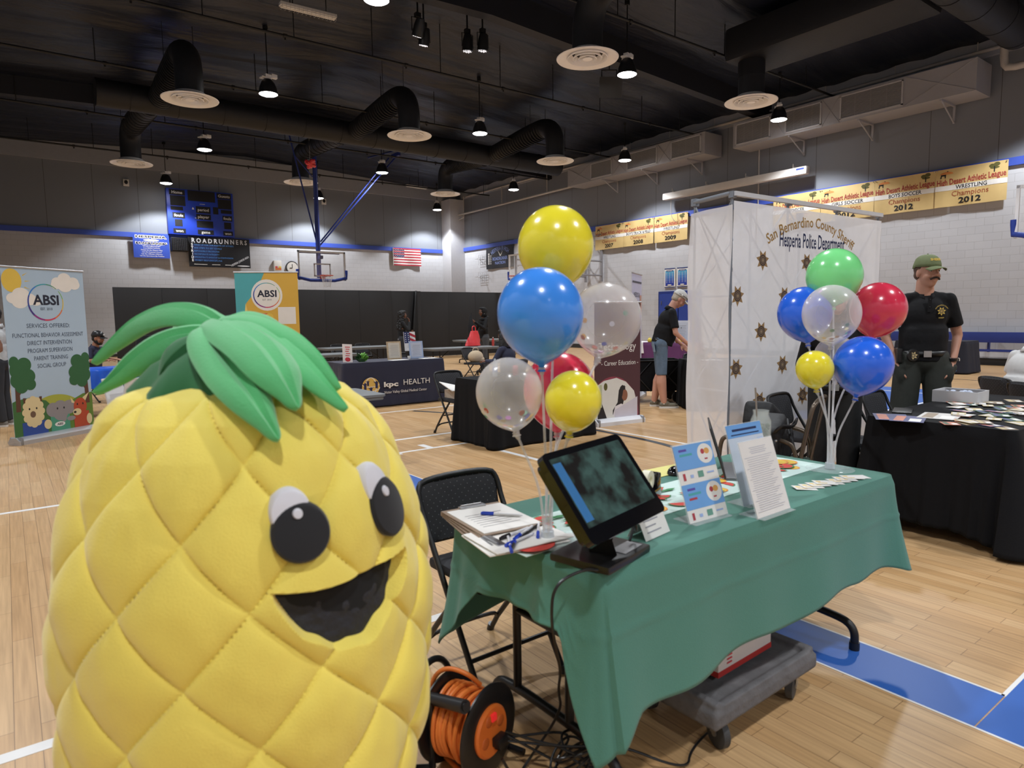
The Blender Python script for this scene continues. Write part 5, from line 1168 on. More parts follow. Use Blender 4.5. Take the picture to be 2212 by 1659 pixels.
def shirt(mat, sleeve=.62, long_=False, hem=.93, collar=True, belly=0, wide=1.0):
    def f(C):
        b = bm_(); k, U, g = C['k'], C['U'], C['gir']
        sph(b, U(.0, 0, 1.31), (.122 * k * g, .168 * k * wide, .165 * k), C['rot']); sph(b, U(.005 + belly * .3, 0, 1.13), ((.124 + belly * .5) * k * g, .172 * k * wide, .2 * k), C['rot'])
        if belly: sph(b, U(.05, 0, 1.08), ((.1 + belly) * k, .15 * k * wide, .14 * k), C['rot'])
        cyl(b, U(0, .0, 1.1), U(0, 0, hem), .0001, .0001, 6)
        tube(b, [U(0, 0, 1.2), U(0, 0, 1.05), U(0, 0, hem)], [.16 * k * wide, .158 * k * wide, .162 * k * wide], 24, sq=1) if False else None
        rings = []
        for z in (1.2, 1.1, 1.0, hem):
            rings.append([b.verts.new(U((.124 * g + (belly * .4 if z < 1.15 else 0)) * math.cos(a_) + (.02 if belly else 0), .168 * wide * math.sin(a_), z)) for a_ in [2 * PI * i / 24 for i in range(24)]])
        for p_, q_ in zip(rings, rings[1:]):
            for i in range(24): b.faces.new((p_[i], p_[(i + 1) % 24], q_[(i + 1) % 24], q_[i]))
        b.faces.new(rings[0]); b.faces.new(rings[-1][::-1])
        C['cap'](U(0, .115, 1.435), U(0, -.115, 1.435), .055, .055, bb=b); C['cap'](U(0, .04, 1.455), U(0, .15, 1.425), .05, .048, bb=b); C['cap'](U(0, -.04, 1.455), U(0, -.15, 1.425), .05, .048, bb=b); C['cap'](U(-.005, 0, 1.42), U(-.005, 0, 1.475), .075, .066, bb=b)
        for i in (0, 1):
            if long_: C['cap'](C['sh'][i], C['el'][i], .055, .046, bb=b); C['cap'](C['el'][i], C['wr'][i], .05, .036, True, bb=b)
            else:
                e = C['sh'][i].lerp(C['el'][i], sleeve + .18); C['cap'](C['sh'][i], C['sh'][i].lerp(e, .5), .055, .058, bb=b); C['cap'](C['sh'][i], e, .056, .062, True, bb=b)
        remesh('shirt', b, mat, C['r'], vox=.011 * k, it=4)
        if collar:
            b = bm_(); n = 28
            for (r0, r1, z0, z1) in ((.066, .084, 1.5, 1.462),):
                A_ = [b.verts.new(U(-.008 + r0 * math.cos(t), r0 * math.sin(t), z0 - .02 * math.cos(t))) for t in [rad(22) + (2 * PI - rad(44)) * i / n for i in range(n + 1)]]
                B_ = [b.verts.new(U(-.006 + r1 * math.cos(t) * 1.1, r1 * math.sin(t), z1 - .045 * max(0, math.cos(t)))) for t in [rad(14) + (2 * PI - rad(28)) * i / n for i in range(n + 1)]]
                for i in range(n): b.faces.new((A_[i], A_[i + 1], B_[i + 1], B_[i]))
            obj('collar', b, mat, C['r'], solid=.006)
    return f
def trousers(mat, length=1.0, width=1.0, seat=1.0, pocket=False):
    def f(C):
        b = bm_(); k = C['k']; cap = C['cap']; hz = C['hipz']
        sph(b, V((C['hx'] - .005, 0, hz + .0)) * k, (.125 * k * seat, .165 * k, .13 * k)); cap(C['hip'][0], C['hip'][1], .1, .1, bb=b)
        c_ = V((C['hx'], 0, hz)) * k; b2 = [b.verts.new(c_ + V((.115 * math.cos(t), .158 * math.sin(t), .1)) * k) for t in [2 * PI * i / 20 for i in range(20)]]; b3 = [b.verts.new(c_ + V((.115 * math.cos(t), .158 * math.sin(t), -.02)) * k) for t in [2 * PI * i / 20 for i in range(20)]]
        for i in range(20): b.faces.new((b2[i], b3[i], b3[(i + 1) % 20], b2[(i + 1) % 20]))
        b.faces.new(b2); b.faces.new(b3[::-1])
        for i in (0, 1):
            if pocket: sph(b, C['wr'][i] + V((.015, -.035 * (1 if i == 0 else -1), -.085)) * k, (.055 * k, .042 * k, .095 * k)); cap(C['wr'][i] + V((0, 0, -.035 * k)), C['wr'][i] + V((.01, -.03 * (1 if i == 0 else -1), -.1)) * k, .036, .036, bb=b)
            if length >= 1:
                cap(C['hip'][i], C['kn'][i], .1 + .02 * (width - 1), .076 * width, bb=b); cap(C['kn'][i], C['an'][i] + V((0, 0, -.02 * k)), .076 * width, .066 * width, True, bb=b); sph(b, C['kn'][i], .076 * width * k)
            else:
                e = C['kn'][i].lerp(C['hip'][i], -.02); cap(C['hip'][i], e, .094, .076 * width, True, bb=b); sph(b, C['hip'][i], .1 * k)
        remesh('trousers' if length >= 1 else 'shorts', b, mat, C['r'], vox=.012 * k, it=4)
    return f
def shoes(mat, sole):
    def f(C):
        k = C['k']
        for i in (0, 1):
            fd = V(C['P'].get('foot', [(1, 0, 0), (1, 0, 0)])[i]).normalized(); a_ = C['an'][i]; n = V((-fd.y, fd.x, 0)); q = Mx((fd, n, V((0, 0, 1)))).transposed()
            b = bm_(); base = V((a_.x, a_.y, a_.z - .09 * k)); sph(b, base + fd * .02 * k + V((0, 0, .06 * k)), (.07 * k, .043 * k, .05 * k), q); sph(b, base + fd * .11 * k + V((0, 0, .042 * k)), (.1 * k, .046 * k, .036 * k), q); sph(b, base - fd * .03 * k + V((0, 0, .05 * k)), (.04 * k, .038 * k, .045 * k), q)
            s_ = remesh('shoe', b, mat, C['r'], vox=.009 * k)
            b = bm_(); out = [(-.07, 0), (-.055, .035), (0, .04), (.1, .052), (.17, .045), (.215, .015), (.215, -.015), (.17, -.045), (.1, -.05), (0, -.038), (-.055, -.033)]; M4 = Mx.Translation(base) @ q.to_4x4()
            prism(b, [(x * k, y * k) for x, y in out], .026 * k, M4, 0); obj('sole', b, sole, s_)
    return f
def belt(mat, z=.975, w=1.0):
    def f(C):
        k = C['k']; b = bm_(); n = 32; U = C['U']; A_ = []
        for zz in (z, z + .042): A_.append([b.verts.new(U(.128 * w * math.cos(2 * PI * i / n), .172 * w * math.sin(2 * PI * i / n), zz)) for i in range(n)])
        for i in range(n): b.faces.new((A_[0][i], A_[0][(i + 1) % n], A_[1][(i + 1) % n], A_[1][i]))
        o = obj('belt', b, mat, C['r'], solid=.008); b = bm_(); box(b, U(.134 * w, 0, z + .021), (.008 * k, .055 * k, .05 * k)); box(b, U(.136 * w, 0, z + .021), (.01 * k, .035 * k, .03 * k)); obj('buckle', b, steel, o)
    return f
def cap_hat(mat, brim, text=None, back=False, tcol=None):
    def f(C):
        Hd, k = C['Hd'], C['k']; b = bm_(); n = 30; rings = []
        for t in [0, .15, .3, .45, .6, .75, .88, 1]:
            a_ = t * PI / 2; rr = math.cos(a_) ** .75; zz = math.sin(a_)
            rings.append([b.verts.new(Hd(-.012 + .112 * rr * math.cos(2 * PI * i / n), .09 * rr * math.sin(2 * PI * i / n), .045 + .098 * zz - (0 if rr < .9 else .012 * (math.cos(2 * PI * i / n) < -.2)))) for i in range(n)] if t < 1 else [b.verts.new(Hd(-.012, 0, .143))])
        for p_, q_ in zip(rings, rings[1:]):
            for i in range(n):
                if len(q_) == 1: b.faces.new((p_[i], p_[(i + 1) % n], q_[0]))
                else: b.faces.new((p_[i], p_[(i + 1) % n], q_[(i + 1) % n], q_[i]))
        o = obj('cap', b, mat, C['r'], solid=.004)
        b = bm_(); g = [[None] * 13 for _ in range(7)]
        for j in range(7):
            for i in range(13):
                y = -1 + 2 * i / 12; d = j / 6; g[j][i] = b.verts.new(Hd(.07 + .026 * (1 - y * y) + d * .078 * math.sqrt(max(0, 1 - .72 * y * y)), y * .078 * (1 - .12 * d), .05 - .022 * y * y - .018 * d))
        for j in range(6):
            for i in range(12): b.faces.new((g[j][i], g[j][i + 1], g[j + 1][i + 1], g[j + 1][i]))
        obj('cap_brim', b, brim, o, solid=.004)
        b = bm_(); sph(b, Hd(-.012, 0, .146), .006 * k, seg=8, rings=6); obj('button', b, mat, o)
        if text:
            me = text_mesh(text, .03); b = bm_(); xs = [v.co.x for v in me.vertices]; W2 = max(xs) - min(xs); xm = (max(xs) + min(xs)) / 2; vs = []
            for v in me.vertices:
                x = (v.co.x - xm) / W2 * .105; y = v.co.y * .036; th = x / .1; el_ = .55 + y / .12
                vs.append(b.verts.new(Hd(-.012 + .1165 * math.cos(el_) ** .75 * math.cos(th), .096 * math.cos(el_) ** .75 * math.sin(th) , .047 + .102 * math.sin(el_))))
            for p_ in me.polygons:
                try: b.faces.new([vs[j] for j in p_.vertices])
                except ValueError: pass
            obj('lettering', b, tcol or ink('sun_yellow', 'dcb84a'), o, sm=False)
    return f
def short_hair(mat, top=True, beard=None, tache=None, brows=True):
    def f(C):
        Hd, k, q = C['Hd'], C['k'], C['HR']; r = C['r']; b = bm_()
        sph(b, Hd(-.022, 0, .036), (.096 * k, .083 * k, .094 * k), q); sph(b, Hd(-.045, 0, -.02), (.062 * k, .076 * k, .05 * k), q)
        if top: sph(b, Hd(.02, 0, .075), (.07 * k, .07 * k, .055 * k), q)
        remesh('hair', b, mat, r, vox=.009 * k)
        for s in (1, -1):
            b = bm_(); tube(b, [Hd(.083, s * .018, .033), Hd(.086, s * .034, .038), Hd(.072, s * .054, .032)], [.003 * k, .005 * k, .002 * k], 8); obj('eyebrow', b, mat, r)
        if tache:
            b = bm_(); tube(b, smooth([Hd(.084, .04, -.055), Hd(.1, .02, -.042), Hd(.106, 0, -.04), Hd(.1, -.02, -.042), Hd(.084, -.04, -.055)], 2), .0075 * k, 8); obj('moustache', b, tache, r)
        if beard:
            b = bm_(); sph(b, Hd(.035, 0, -.085), (.052 * k, .058 * k, .038 * k), q); sph(b, Hd(.0, .058, -.05), (.04 * k, .014 * k, .045 * k), q); sph(b, Hd(.0, -.058, -.05), (.04 * k, .014 * k, .045 * k), q)
            tube(b, smooth([Hd(.08, .035, -.06), Hd(.1, .0, -.043), Hd(.08, -.035, -.06)], 2), .007 * k, 8); remesh('beard', b, beard, r, vox=.008 * k)
    return f
def long_hair(mat, ln=.4, curly=False, fwd=.0):
    def f(C):
        Hd, k, q, U = C['Hd'], C['k'], C['HR'], C['U']; b = bm_(); D = random.Random(6)
        sph(b, Hd(-.02, 0, .04), (.104 * k, .09 * k, .1 * k), q); sph(b, Hd(.03, 0, .085), (.065 * k, .075 * k, .05 * k), q)
        if curly:
            for i in range(150):
                t = D.random(); a_ = D.uniform(.9, 2 * PI - .9); R = .1 + .05 * t; p = Hd(-.03 + R * math.cos(a_), R * .95 * math.sin(a_), .08 - t * ln); sph(b, p, (.02 * k, .02 * k, .03 * k), seg=8, rings=6)
            for t in range(8): sph(b, Hd(-.05, 0, .02 - t * ln / 8), (.1 * k, (.1 + .006 * t) * k, .07 * k))
        else:
            for t in range(9): sph(b, Hd(-.045, 0, .02 - t * ln / 9), (.075 * k, .1 * k, .06 * k))
            for s in (1, -1):
                for t in range(7): sph(b, Hd(.0 + fwd, s * (.085 + .004 * t), -.0 - t * ln / 8), (.045 * k, .022 * k, .05 * k))
        remesh('hair', b, mat, C['r'], vox=.01 * k, it=2 if curly else 4)
        for s in (1, -1):
            b = bm_(); tube(b, [Hd(.083, s * .018, .033), Hd(.086, s * .034, .038), Hd(.072, s * .054, .032)], [.003 * k, .004 * k, .002 * k], 8); obj('eyebrow', b, mat, C['r'])
    return f
def bald(C): pass
sk_light = M('skin_light', 'c08e78', .5, sss=.08, var=.08); sk_tan = M('skin_tan', 'a87860', .5, sss=.08, var=.08); sk_dark = M('skin_dark', '6e4634', .5, sss=.05); sk_pink = M('skin_pink', 'c4917c', .5, sss=.08, var=.1)
blkshirt = M('shirt_black', '101013', .8, bump=.5, bs=9, spec=.3); hairb = M('hair_black', '141214', .5, bump=.6, bs=60); hairbr = M('hair_brown', '4b3322', .5, bump=.6, bs=60); hairg = M('hair_grey', 'b3a898', .6, bump=.4, bs=80); blkp = M('trousers_black', '0e0f11', .75, bump=.35, bs=8)
soleb = M('sole_black', '151515', .7); solew = M('sole_white', 'd6d2cc', .6)
stand = dict(knee=[(.02, .105, .5), (.02, -.105, .5)], ankle=[(-.01, .11, .09), (-.01, -.11, .09)])
# officer facing towards the right of the camera, hands in pockets
P = dict(stand, elbow=[(-.06, .265, 1.14), (-.06, -.265, 1.14)], wrist=[(.05, .205, .92), (.05, -.205, .92)], hand=[(.3, -.45, -1), (.3, .45, -1)], curl=(.1, .1), hy=rad(22), hp=rad(2), neck=1.12)
P['knee'] = [(.02, .13, .5), (.02, -.13, .5)]; P['ankle'] = [(-.01, .16, .09), (-.01, -.16, .09)]
face = lambda x, y: math.atan2(-y, -x)
def officer_extras(C):
    U, k = C['U'], C['k']
    M4 = panel_matrix(U(.122, .085, 1.33), C['rot'] @ V((-.25, 1, 0)), (0, 0, 1)); M4.translation = U(.126, .085, 1.335)
    # n = u x v must face forward
    a = Art(C['r'], M4, 'chest_badge', eps=.0012); g_ = ink('badge_yellow', 'd8b85a'); star7(a, 0, 0, .038, g_, ink('badge_dark', '3a3238'), ink('badge_yellow2', 'cfae62'))
    a.text('SAN BERNARDINO COUNTY', 0, .052, .008, g_, wmax=.13, arc=.056, bold=.02); a.text('SHERIFF', 0, -.056, .009, g_, wmax=.045, bold=.02); a.done()
    b = bm_(); lathe(b, [(0, .012), (.05, .01), (.058, 0), (0, 0)], 24, c=U(.135, -.105, .985), mat=Mx.Rotation(PI / 2, 4, 'Y') @ Mx.Rotation(-.3, 4, 'X')); o = obj('belt_badge_holder', b, blackp, C['r'])
    M5 = panel_matrix(U(.151, -.107, .985), C['rot'] @ V((.3, 1, 0)), (0, 0, 1)); a = Art(o, M5, 'belt_badge', eps=.001); star7(a, 0, 0, .036, ink('badge_bright', 'd9c08a'), ink('badge_dark', '3a3238'), ink('badge_bright', 'd9c08a')); a.done()
    b = bm_(); box(b, U(.06, -.19, .98), (.09 * k, .04 * k, .12 * k), bev=.01); obj('holster', b, blackp, C['r'])
    b = bm_(); tube(b, [C['wr'][0] + V((.0, 0, .02 + .001)), C['wr'][0] + V((0.004, 0, .045))], .034 * k, 16); obj('watch', b, blackp, C['r'])
    b = bm_(); box(b, U(.128, 0, 1.39), (.006, .028, .13)); obj('placket', b, blkshirt, C['r'])
    for z in (1.43, 1.37):
        b = bm_(); sph(b, U(.133, 0, z), .004, seg=8, rings=6); obj('button', b, M('btn', '3a3a3e', .3), C['r'])
olive = M('trousers_olive', '2b2e29', .8, bump=.45, bs=7)
ol = (6.45, 2.51)
person('person standing in olive SHERIFF cap and black polo, hands in pockets', (ol[0], ol[1], 0), math.atan2(-ol[1], -ol[0]) + rad(16), 1.925, P,
       [shirt(blkshirt, .55, wide=1.06), trousers(olive, width=1.32, pocket=True), shoes(blackp, soleb), belt(M('belt_black', '121214', .4)), cap_hat(M('cap_olive', '6d7752', .8, var=.12, vs=40), M('cap_olive', '6d7752', .8), 'SHERIFF'), officer_extras],
       sk_light, short_hair(M('hair_shaved', '5a4234', .7), top=False, tache=M('moustache_brown', '2e1d14', .7)))
# man in denim shorts, seen from the side, leaning forward
denim = M('denim', '5a6c80', .85, var=.25, vs=10, bump=.3, bs=30)
P = dict(lean=rad(17), hp=rad(22), hf=.03, elbow=[(.16, .22, 1.1), (.17, -.24, 1.11)], wrist=[(.36, .2, .93), (.40, -.2, .91)], hand=[(.8, 0, -.8), (.8, 0, -.8)], curl=(.5, .45), knee=[(.03, .1, .5), (.0, -.1, .5)], ankle=[(-.06, .11, .09), (.04, -.11, .09)], girth=1.12, calf=1.35)
def glasses_on_cap(C):
    b = bm_(); Hd = C['Hd']
    for s in (1, -1): sph(b, Hd(.098, s * .035, .075), (.012, .03, .018), C['HR'], 12, 8)
    tube(b, smooth([Hd(.09, .07, .075), Hd(.02, .097, .07), Hd(-.06, .08, .06)], 1), .004, 6); tube(b, smooth([Hd(.09, -.07, .075), Hd(.02, -.097, .07), Hd(-.06, -.08, .06)], 1), .004, 6); obj('sunglasses', b, M('gloss_black', '0c0c0e', .1), C['r'])
def socks(C):
    for i in (0, 1): b = bm_(); cyl(b, C['an'][i] + V((0, 0, -.03)), C['an'][i] + V((0, 0, .035)), .042, .04); obj('sock', b, wht_i, C['r'])
def pocket(C):
    b = bm_(); box(b, V((-.115, -.09, .9)) * C['k'], (.012, .13, .14), Mx.Rotation(-.15, 3, 'Y')); obj('back_pocket', b, M('denim_light', '7d90a4', .85, var=.2), C['r'], sm=True)
mrz = rad(-38)
person('person in black polo, denim shorts and white cap leaning over a table', (8.12, 6.9, 0), mrz, 1.87, P, [shirt(blkshirt, .6, belly=.045, wide=1.05, hem=.95), trousers(denim, .5, 1.05), shoes(M('shoe_olive', '6d6656', .7), solew), socks, belt(M('belt_black', '121214', .4), .96), cap_hat(M('cap_white', 'c9c8c4', .7), M('cap_white', 'c9c8c4', .7)), glasses_on_cap, pocket],
       sk_pink, short_hair(hairg, top=False, tache=hairg))
# woman with long curly hair, right hand at her mouth, facing right
ld = math.atan2(-.6, .8)
P = dict(stand, elbow=[(.1, .2, 1.12), (.16, -.25, 1.2)], wrist=[(.26, .08, 1.13), (.2, -.12, 1.44)], hand=[(.3, -1, .2), (-.1, .35, 1)], palm=[(0, 0, 1), (-1, 0, 0)], curl=(.5, .5), sx=.88)
person('person with long curly black hair, black top, hand raised to the mouth', (8.38, 15.9, 0), ld + rad(15), 1.66, P, [shirt(M('sweater_black', '111114', .85, bump=.2, bs=14), long_=True, collar=False, hem=.9, wide=.9), trousers(M('jeans_dark', '2a2c31', .8)), shoes(blackp, soleb), belt(M('belt_grey', '77777a', .5), .93)], sk_dark, long_hair(hairb, .5, True), fine=.011)
# woman with hood, holding up a black garment over the red bag, facing left
P = dict(stand, elbow=[(.12, .24, 1.2), (.14, -.24, 1.15)], wrist=[(.36, .16, 1.38), (.3, -.06, 1.06)], hand=[(1, 0, .5), (1, .2, 0)], curl=(.7, .9), sx=.92)
def scarf(C):
    b = bm_(); U = C['U']
    for i in range(16): a_ = 2 * PI * i / 16; sph(b, U(.0 + .095 * math.cos(a_), .1 * math.sin(a_), 1.46 + .012 * math.sin(3 * a_) - .03 * math.cos(a_)), (.045, .045, .04), seg=10, rings=8)
    for i in range(5): sph(b, U(.1, .0 + .03 * math.sin(i), 1.43 - .07 * i), (.04, .07, .05), seg=10, rings=8)
    remesh('scarf', b, M('scarf_black', '161618', .9, bump=.3, bs=12), C['r'], vox=.012)
def jacket_held(C):
    b = bm_(); w1 = C['wr'][0] + V((.1, 0, .06)); tube(b, smooth([w1 + V((0, 0, .16)), w1 + V((.02, 0, .02)), w1 + V((.03, .03, -.2)), w1 + V((.02, .05, -.42)), w1 + V((.0, .06, -.58))], 1), [.02, .06, .09, .13, .15, .17, .19, .18][:len(smooth([w1] * 5, 1))], 14, sq=.55)
    obj('held_jacket', b, M('sweater_black', '111114', .85), C['r'])
def hood(C):
    b = bm_(); Hd = C['Hd']; sph(b, Hd(-.03, 0, .02), (.105, .1, .11), C['HR']); sph(b, Hd(-.03, 0, -.07), (.09, .095, .08), C['HR'])
    sph(b, Hd(.02, 0, .085), (.07, .08, .045), C['HR']); remesh('head_scarf', b, M('scarf_black', '161618', .9), C['r'], vox=.01)
    for s in (1, -1): b = bm_(); sph(b, Hd(.0, s * .098, -.05), .01, seg=8, rings=6); obj('earring', b, steel, C['r'])
person('person in black top and head scarf handling a black jacket over the red bag', (9.95, 14.35, 0), math.atan2(.3, -1) + rad(10), 1.71, P, [shirt(M('sweater_black', '111114', .85, bump=.2, bs=14), long_=True, collar=False, hem=.93, wide=.95), trousers(M('jeans_grey', '44464a', .8)), shoes(blackp, soleb), scarf, jacket_held], sk_dark, hood, fine=.011)
# person behind the right balloon cluster
pp = at_z(1808, 1090, 0); pp = V((4.86, 2.47, 0))
P = dict(stand, elbow=[(-.02, .25, 1.12), (-.02, -.25, 1.12)], wrist=[(.17, .14, 1.16), (.17, -.16, 1.13)], hand=[(.2, -1, 0), (.2, 1, 0)], palm=[(-1, 0, 0), (-1, 0, 0)], curl=(.4, .4))
def trimmings(C):
    b = bm_(); tube(b, smooth([C['U'](.14, .05, 1.1), C['U'](.16, .1, 1.02), C['U'](.15, .16, .98)], 2), .012, 8); obj('gold_pouch', b, M('gold_yellow', 'c9a040', .6), C['r'])
person('person in black behind the right balloon bunch, brown hair, arms folded', (pp.x, pp.y, 0), math.atan2(-pp.y, -pp.x), 1.68, P, [shirt(blkshirt, long_=True, hem=.9), trousers(blkp, width=1.12, seat=1.05), shoes(blackp, soleb), belt(M('belt_black', '121214', .4), .94), trimmings], sk_light, long_hair(hairbr, .28), fine=.011)
# seated figures
sit = dict(hip=.5, knee=[(.42, .12, .5), (.42, -.12, .5)], ankle=[(.42, .13, .09), (.42, -.13, .09)])
P = dict(sit, lean=rad(10), elbow=[(.12, .27, .78), (.12, -.27, .78)], wrist=[(.36, .14, .78), (.36, -.14, .78)], hand=[(1, -.3, 0), (1, .3, 0)], palm=[(0, 0, -1), (0, 0, -1)], curl=(.2, .2))
def logo_patch(C):
    b = bm_(); box(b, C['Hd'](.1, 0, .085), (.004, .045, .025)); obj('cap_patch', b, wht_i, C['r'])
p = at_d(196, 760, 12.2)
r_, C_ = person('seated person with dark beard, black cap and navy shirt at the far left', (p.x, p.y, 0), rad(-37), 1.75, P, [shirt(M('shirt_navy', '23263f', .75, bump=.3, bs=9), .7), trousers(blkp), shoes(blackp, soleb), cap_hat(blackp, blackp), logo_patch], sk_tan, short_hair(hairb, top=False, beard=hairb), fine=.011)
chair(p.x - .02, p.y, rad(53), 'black folding chair under the seated bearded person')
p = at_d(2206, 780, 6.7)
P = dict(sit, lean=rad(12), elbow=[(.15, .27, .8), (.15, -.27, .8)], wrist=[(.4, .14, .8), (.4, -.14, .8)], hand=[(1, -.3, 0), (1, .3, 0)], palm=[(0, 0, -1), (0, 0, -1)], curl=(.2, .2), girth=1.25)
person('seated person in white shirt cut by the right edge of the photo', (p.x, p.y, 0), rad(-30), 1.8, P, [shirt(M('shirt_white', 'dad9d8', .75, bump=.4, bs=7), .85, wide=1.15), trousers(blkp), shoes(blackp, soleb)], sk_dark, short_hair(hairb), fine=.011)
chair(p.x - .05, p.y + .03, rad(60), 'black folding chair under the person in white shirt')
chair(p.x - .5, p.y - .35, rad(60), 'black folding chair just left of the person in white shirt')
# partly visible pair at the far left edge
P = dict(stand, elbow=[(.02, .28, 1.15), (.15, -.24, 1.38)], wrist=[(.2, .12, 1.1), (.38, -.1, 1.42)], hand=[(1, -.2, 0), (1, 0, .1)], curl=(.4, .4))
person('person in grey patterned shirt and dark jeans behind the left banner', (-.1, 11.9, 0), rad(160), 1.7, P, [shirt(M('shirt_pattern', 'a8a9aa', .75, var=.5, vs=14), .8), trousers(M('jeans_dark', '2a2c31', .8)), shoes(M('shoe_grey', '77736c', .7), solew)], sk_tan, short_hair(hairb), fine=.011)
P = dict(stand, elbow=[(.02, .26, 1.15), (.1, -.26, 1.2)], wrist=[(.15, .2, .95), (.34, -.16, 1.3)], curl=(.4, .4))
person('person in black at the very left edge, mostly outside the photo', (-.42, 10.25, 0), rad(10), 1.7, P, [shirt(blkshirt), trousers(blkp), shoes(blackp, soleb)], sk_tan, short_hair(hairb), fine=.011)
P = dict(sit, lean=rad(5), elbow=[(.12, .27, .78), (.12, -.27, .78)], wrist=[(.36, .14, .78), (.36, -.14, .78)], hand=[(1, -.3, 0), (1, .3, 0)], palm=[(0, 0, -1), (0, 0, -1)], curl=(.2, .2))
p = at_d(1100, 800, 10.6)
person('seated person in navy top with dark hair half hidden behind the blue balloon', (p.x, p.y, 0), rad(110), 1.7, P, [shirt(M('shirt_navy', '23263f', .75), long_=True), trousers(blkp), shoes(blackp, soleb)], sk_dark, long_hair(hairb, .2), fine=.011)
chair(p.x, p.y, rad(200), 'black folding chair under the seated person in the navy top')
# ---------------------------------------------------------------- green table in the foreground
green = M('cloth_green', '4b7f70', .85, sheen=.12, bump=.12, bs=260, var=.03)
GX0, GX1, GY0, GY1 = 1.23, 3.03, 1.27, 1.98
r = folding_table('folding table under the green cloth in the foreground', GX1 - GX0 - .02, GY1 - GY0 - .02, (GX0 + .01, GY0 + .01, 0), inset=(.13, .2), ly=(.36, .76))
gc = thing('tablecloth', 'teal green tablecloth with pointed hanging corners on the foreground table', 'tablecloth')
def gdrop(s, d, x, y):
    k = int(s) % 4; t = s - int(s)
    base = [.43 - .07 * t - .05 * max(0, t - .8) * 5, .33, .40, .185][k]
    FL, FR, BR, BL = .53, .43, .5, .47
    corner = {0: (FL if t < .5 else FR), 1: (FR if t < .5 else BR), 2: (BR if t < .5 else BL), 3: (BL if t < .5 else FL)}[k]
    wd = [.15 if t < .5 else .3, .3, .3, .10 if t > .5 else .24][k]; q = max(0, 1 - d / wd) ** 1.2
    return base * (1 - q) + corner * q + .012 * math.sin(x * 11 + y * 7)
drape('cloth', gc, GX0, GX1, GY0, GY1, .742, gdrop, lambda s, d: .03 + (.035 if (s > 3.5 or s < .5) else .07) * math.exp(-(d / .12) ** 2), 1.8, green, rows=34, amp=.010, freq=(6, 15), th=.002, wob=.004, crease=.004)
T = .7465
# fruit print runner
r = thing('table_runner', 'fruit print runner with melon and lemon slices along the green cloth', 'table runner', (1.17, 1.49, T), rad(1.5))
b = bm_(); box(b, (.9, .14, .001), (1.8, .28, .002)); obj('cloth', b, M('runner_mint', 'cfe6df', .7), r, sm=False)
a = Art(r, panel_matrix((0, 0, .0021), (1, 0, 0), (0, 1, 0)), 'fruit_print', eps=.0004); D = random.Random(11)
fc = [ink('melon', 'd9483f'), ink('lemon', 'ecc64a'), ink('leafgreen', '3f8a52'), ink('orange_f', 'ec9a4a'), ink('white', 'e4e1dc')]
for i in range(96):
    x, y = .07 + 1.66 * ((i * .618) % 1), D.uniform(.05, .23); q = [0, 1, 3, 2, 0, 4, 1][i % 7]; R = D.uniform(.038, .062); a0 = D.uniform(0, 6)
    if q in (0, 3):
        a.disc(x, y, R, R, fc[2], a0=a0, a1=a0 + PI); a.disc(x, y, R * .88, R * .88, fc[0], a0=a0, a1=a0 + PI)
    elif q == 1: a.disc(x, y, R * .9, R * .9, fc[3]); a.disc(x, y, R * .75, R * .75, fc[1])
    elif q == 2: a.poly([(x, y), (x + R * 1.2, y + .012), (x + R * 1.8, y), (x + R * 1.2, y - .012)], fc[2])
    else: a.disc(x, y, R * .5, R * .35, fc[4])
a.disc(.07, .05, .07, .06, fc[0]); a.done()
# clipboards, papers, pens
boardm = M('clipboard_brown', '8f7a68', .6, var=.1)
def clipb(x, y, z, rz, lb, w_=.23, h_=.315):
    r = thing('clipboard', lb, 'clipboard', (x, y, z), rz, 'clipboards stacked on the green cloth')
    b = bm_(); box(b, (0, 0, .0015), (w_, h_, .003)); obj('board', b, boardm, r, sm=False); b = bm_(); box(b, (.003, -.008, .0045), (.214, .278, .003)); obj('paper', b, wht_i, r, sm=False)
    b = bm_(); box(b, (0, h_ / 2 - .018, .008), (.1, .028, .006), bev=.002); cyl(b, (-.04, h_ / 2 - .008, .011), (.04, h_ / 2 - .008, .011), .004); obj('clip', b, steel, r); return r
cl_l = ['bottom clipboard of the rear stack', 'second clipboard of the rear stack', 'third clipboard of the rear stack', 'top clipboard of the rear stack, with a single pen on its form']
for k in range(4): r = clipb(1.265 + .004 * k, 1.83 - .003 * k, T + .0062 * k, rad(-14 + 2.5 * k), cl_l[k])
a = Art(r, panel_matrix((-.107, -.15, .0062), (1, 0, 0), (0, 1, 0)), eps=.0003)
for i in range(7): a.rect(.03, .06 + i * .022, .17 - .02 * (i % 2), .063 + i * .022, ink('print_grey', '8a8a8e'))
a.done()
for k in range(2): r = clipb(1.225 + .01 * k, 1.625 + .0 * k, T + .003 + .0062 * k, rad(80 + 5 * k), ['lower clipboard of the front pair nearest the balloon stand', 'upper clipboard of the front pair, covered with pens'][k], .2, .2)
def pen(x, y, z, rz, body, capm, lb, grp):
    r = thing('pen', lb, 'pen', (x, y, z), rz, grp); b = bm_(); cyl(b, (-.05, 0, .005), (.06, 0, .005), .0045, n=10); cyl(b, (.06, 0, .005), (.072, 0, .005), .004, .001, 10); obj('barrel', b, body, r)
    b = bm_(); cyl(b, (-.075, 0, .005), (-.03, 0, .005), .0056, n=10); box(b, (-.05, 0, .0115), (.04, .003, .0015)); obj('pen_cap', b, capm, r)
pw, pb_, pk = M('pen_white', 'dcdce0', .35), M('pen_blue', '2547c0', .3), M('pen_black', '17171a', .3)
pen(1.31, 1.80, T + .0062 * 3 + .0065, rad(-50), pw, pb_, 'single blue capped pen lying on the top form', 'pens')
D = random.Random(8)
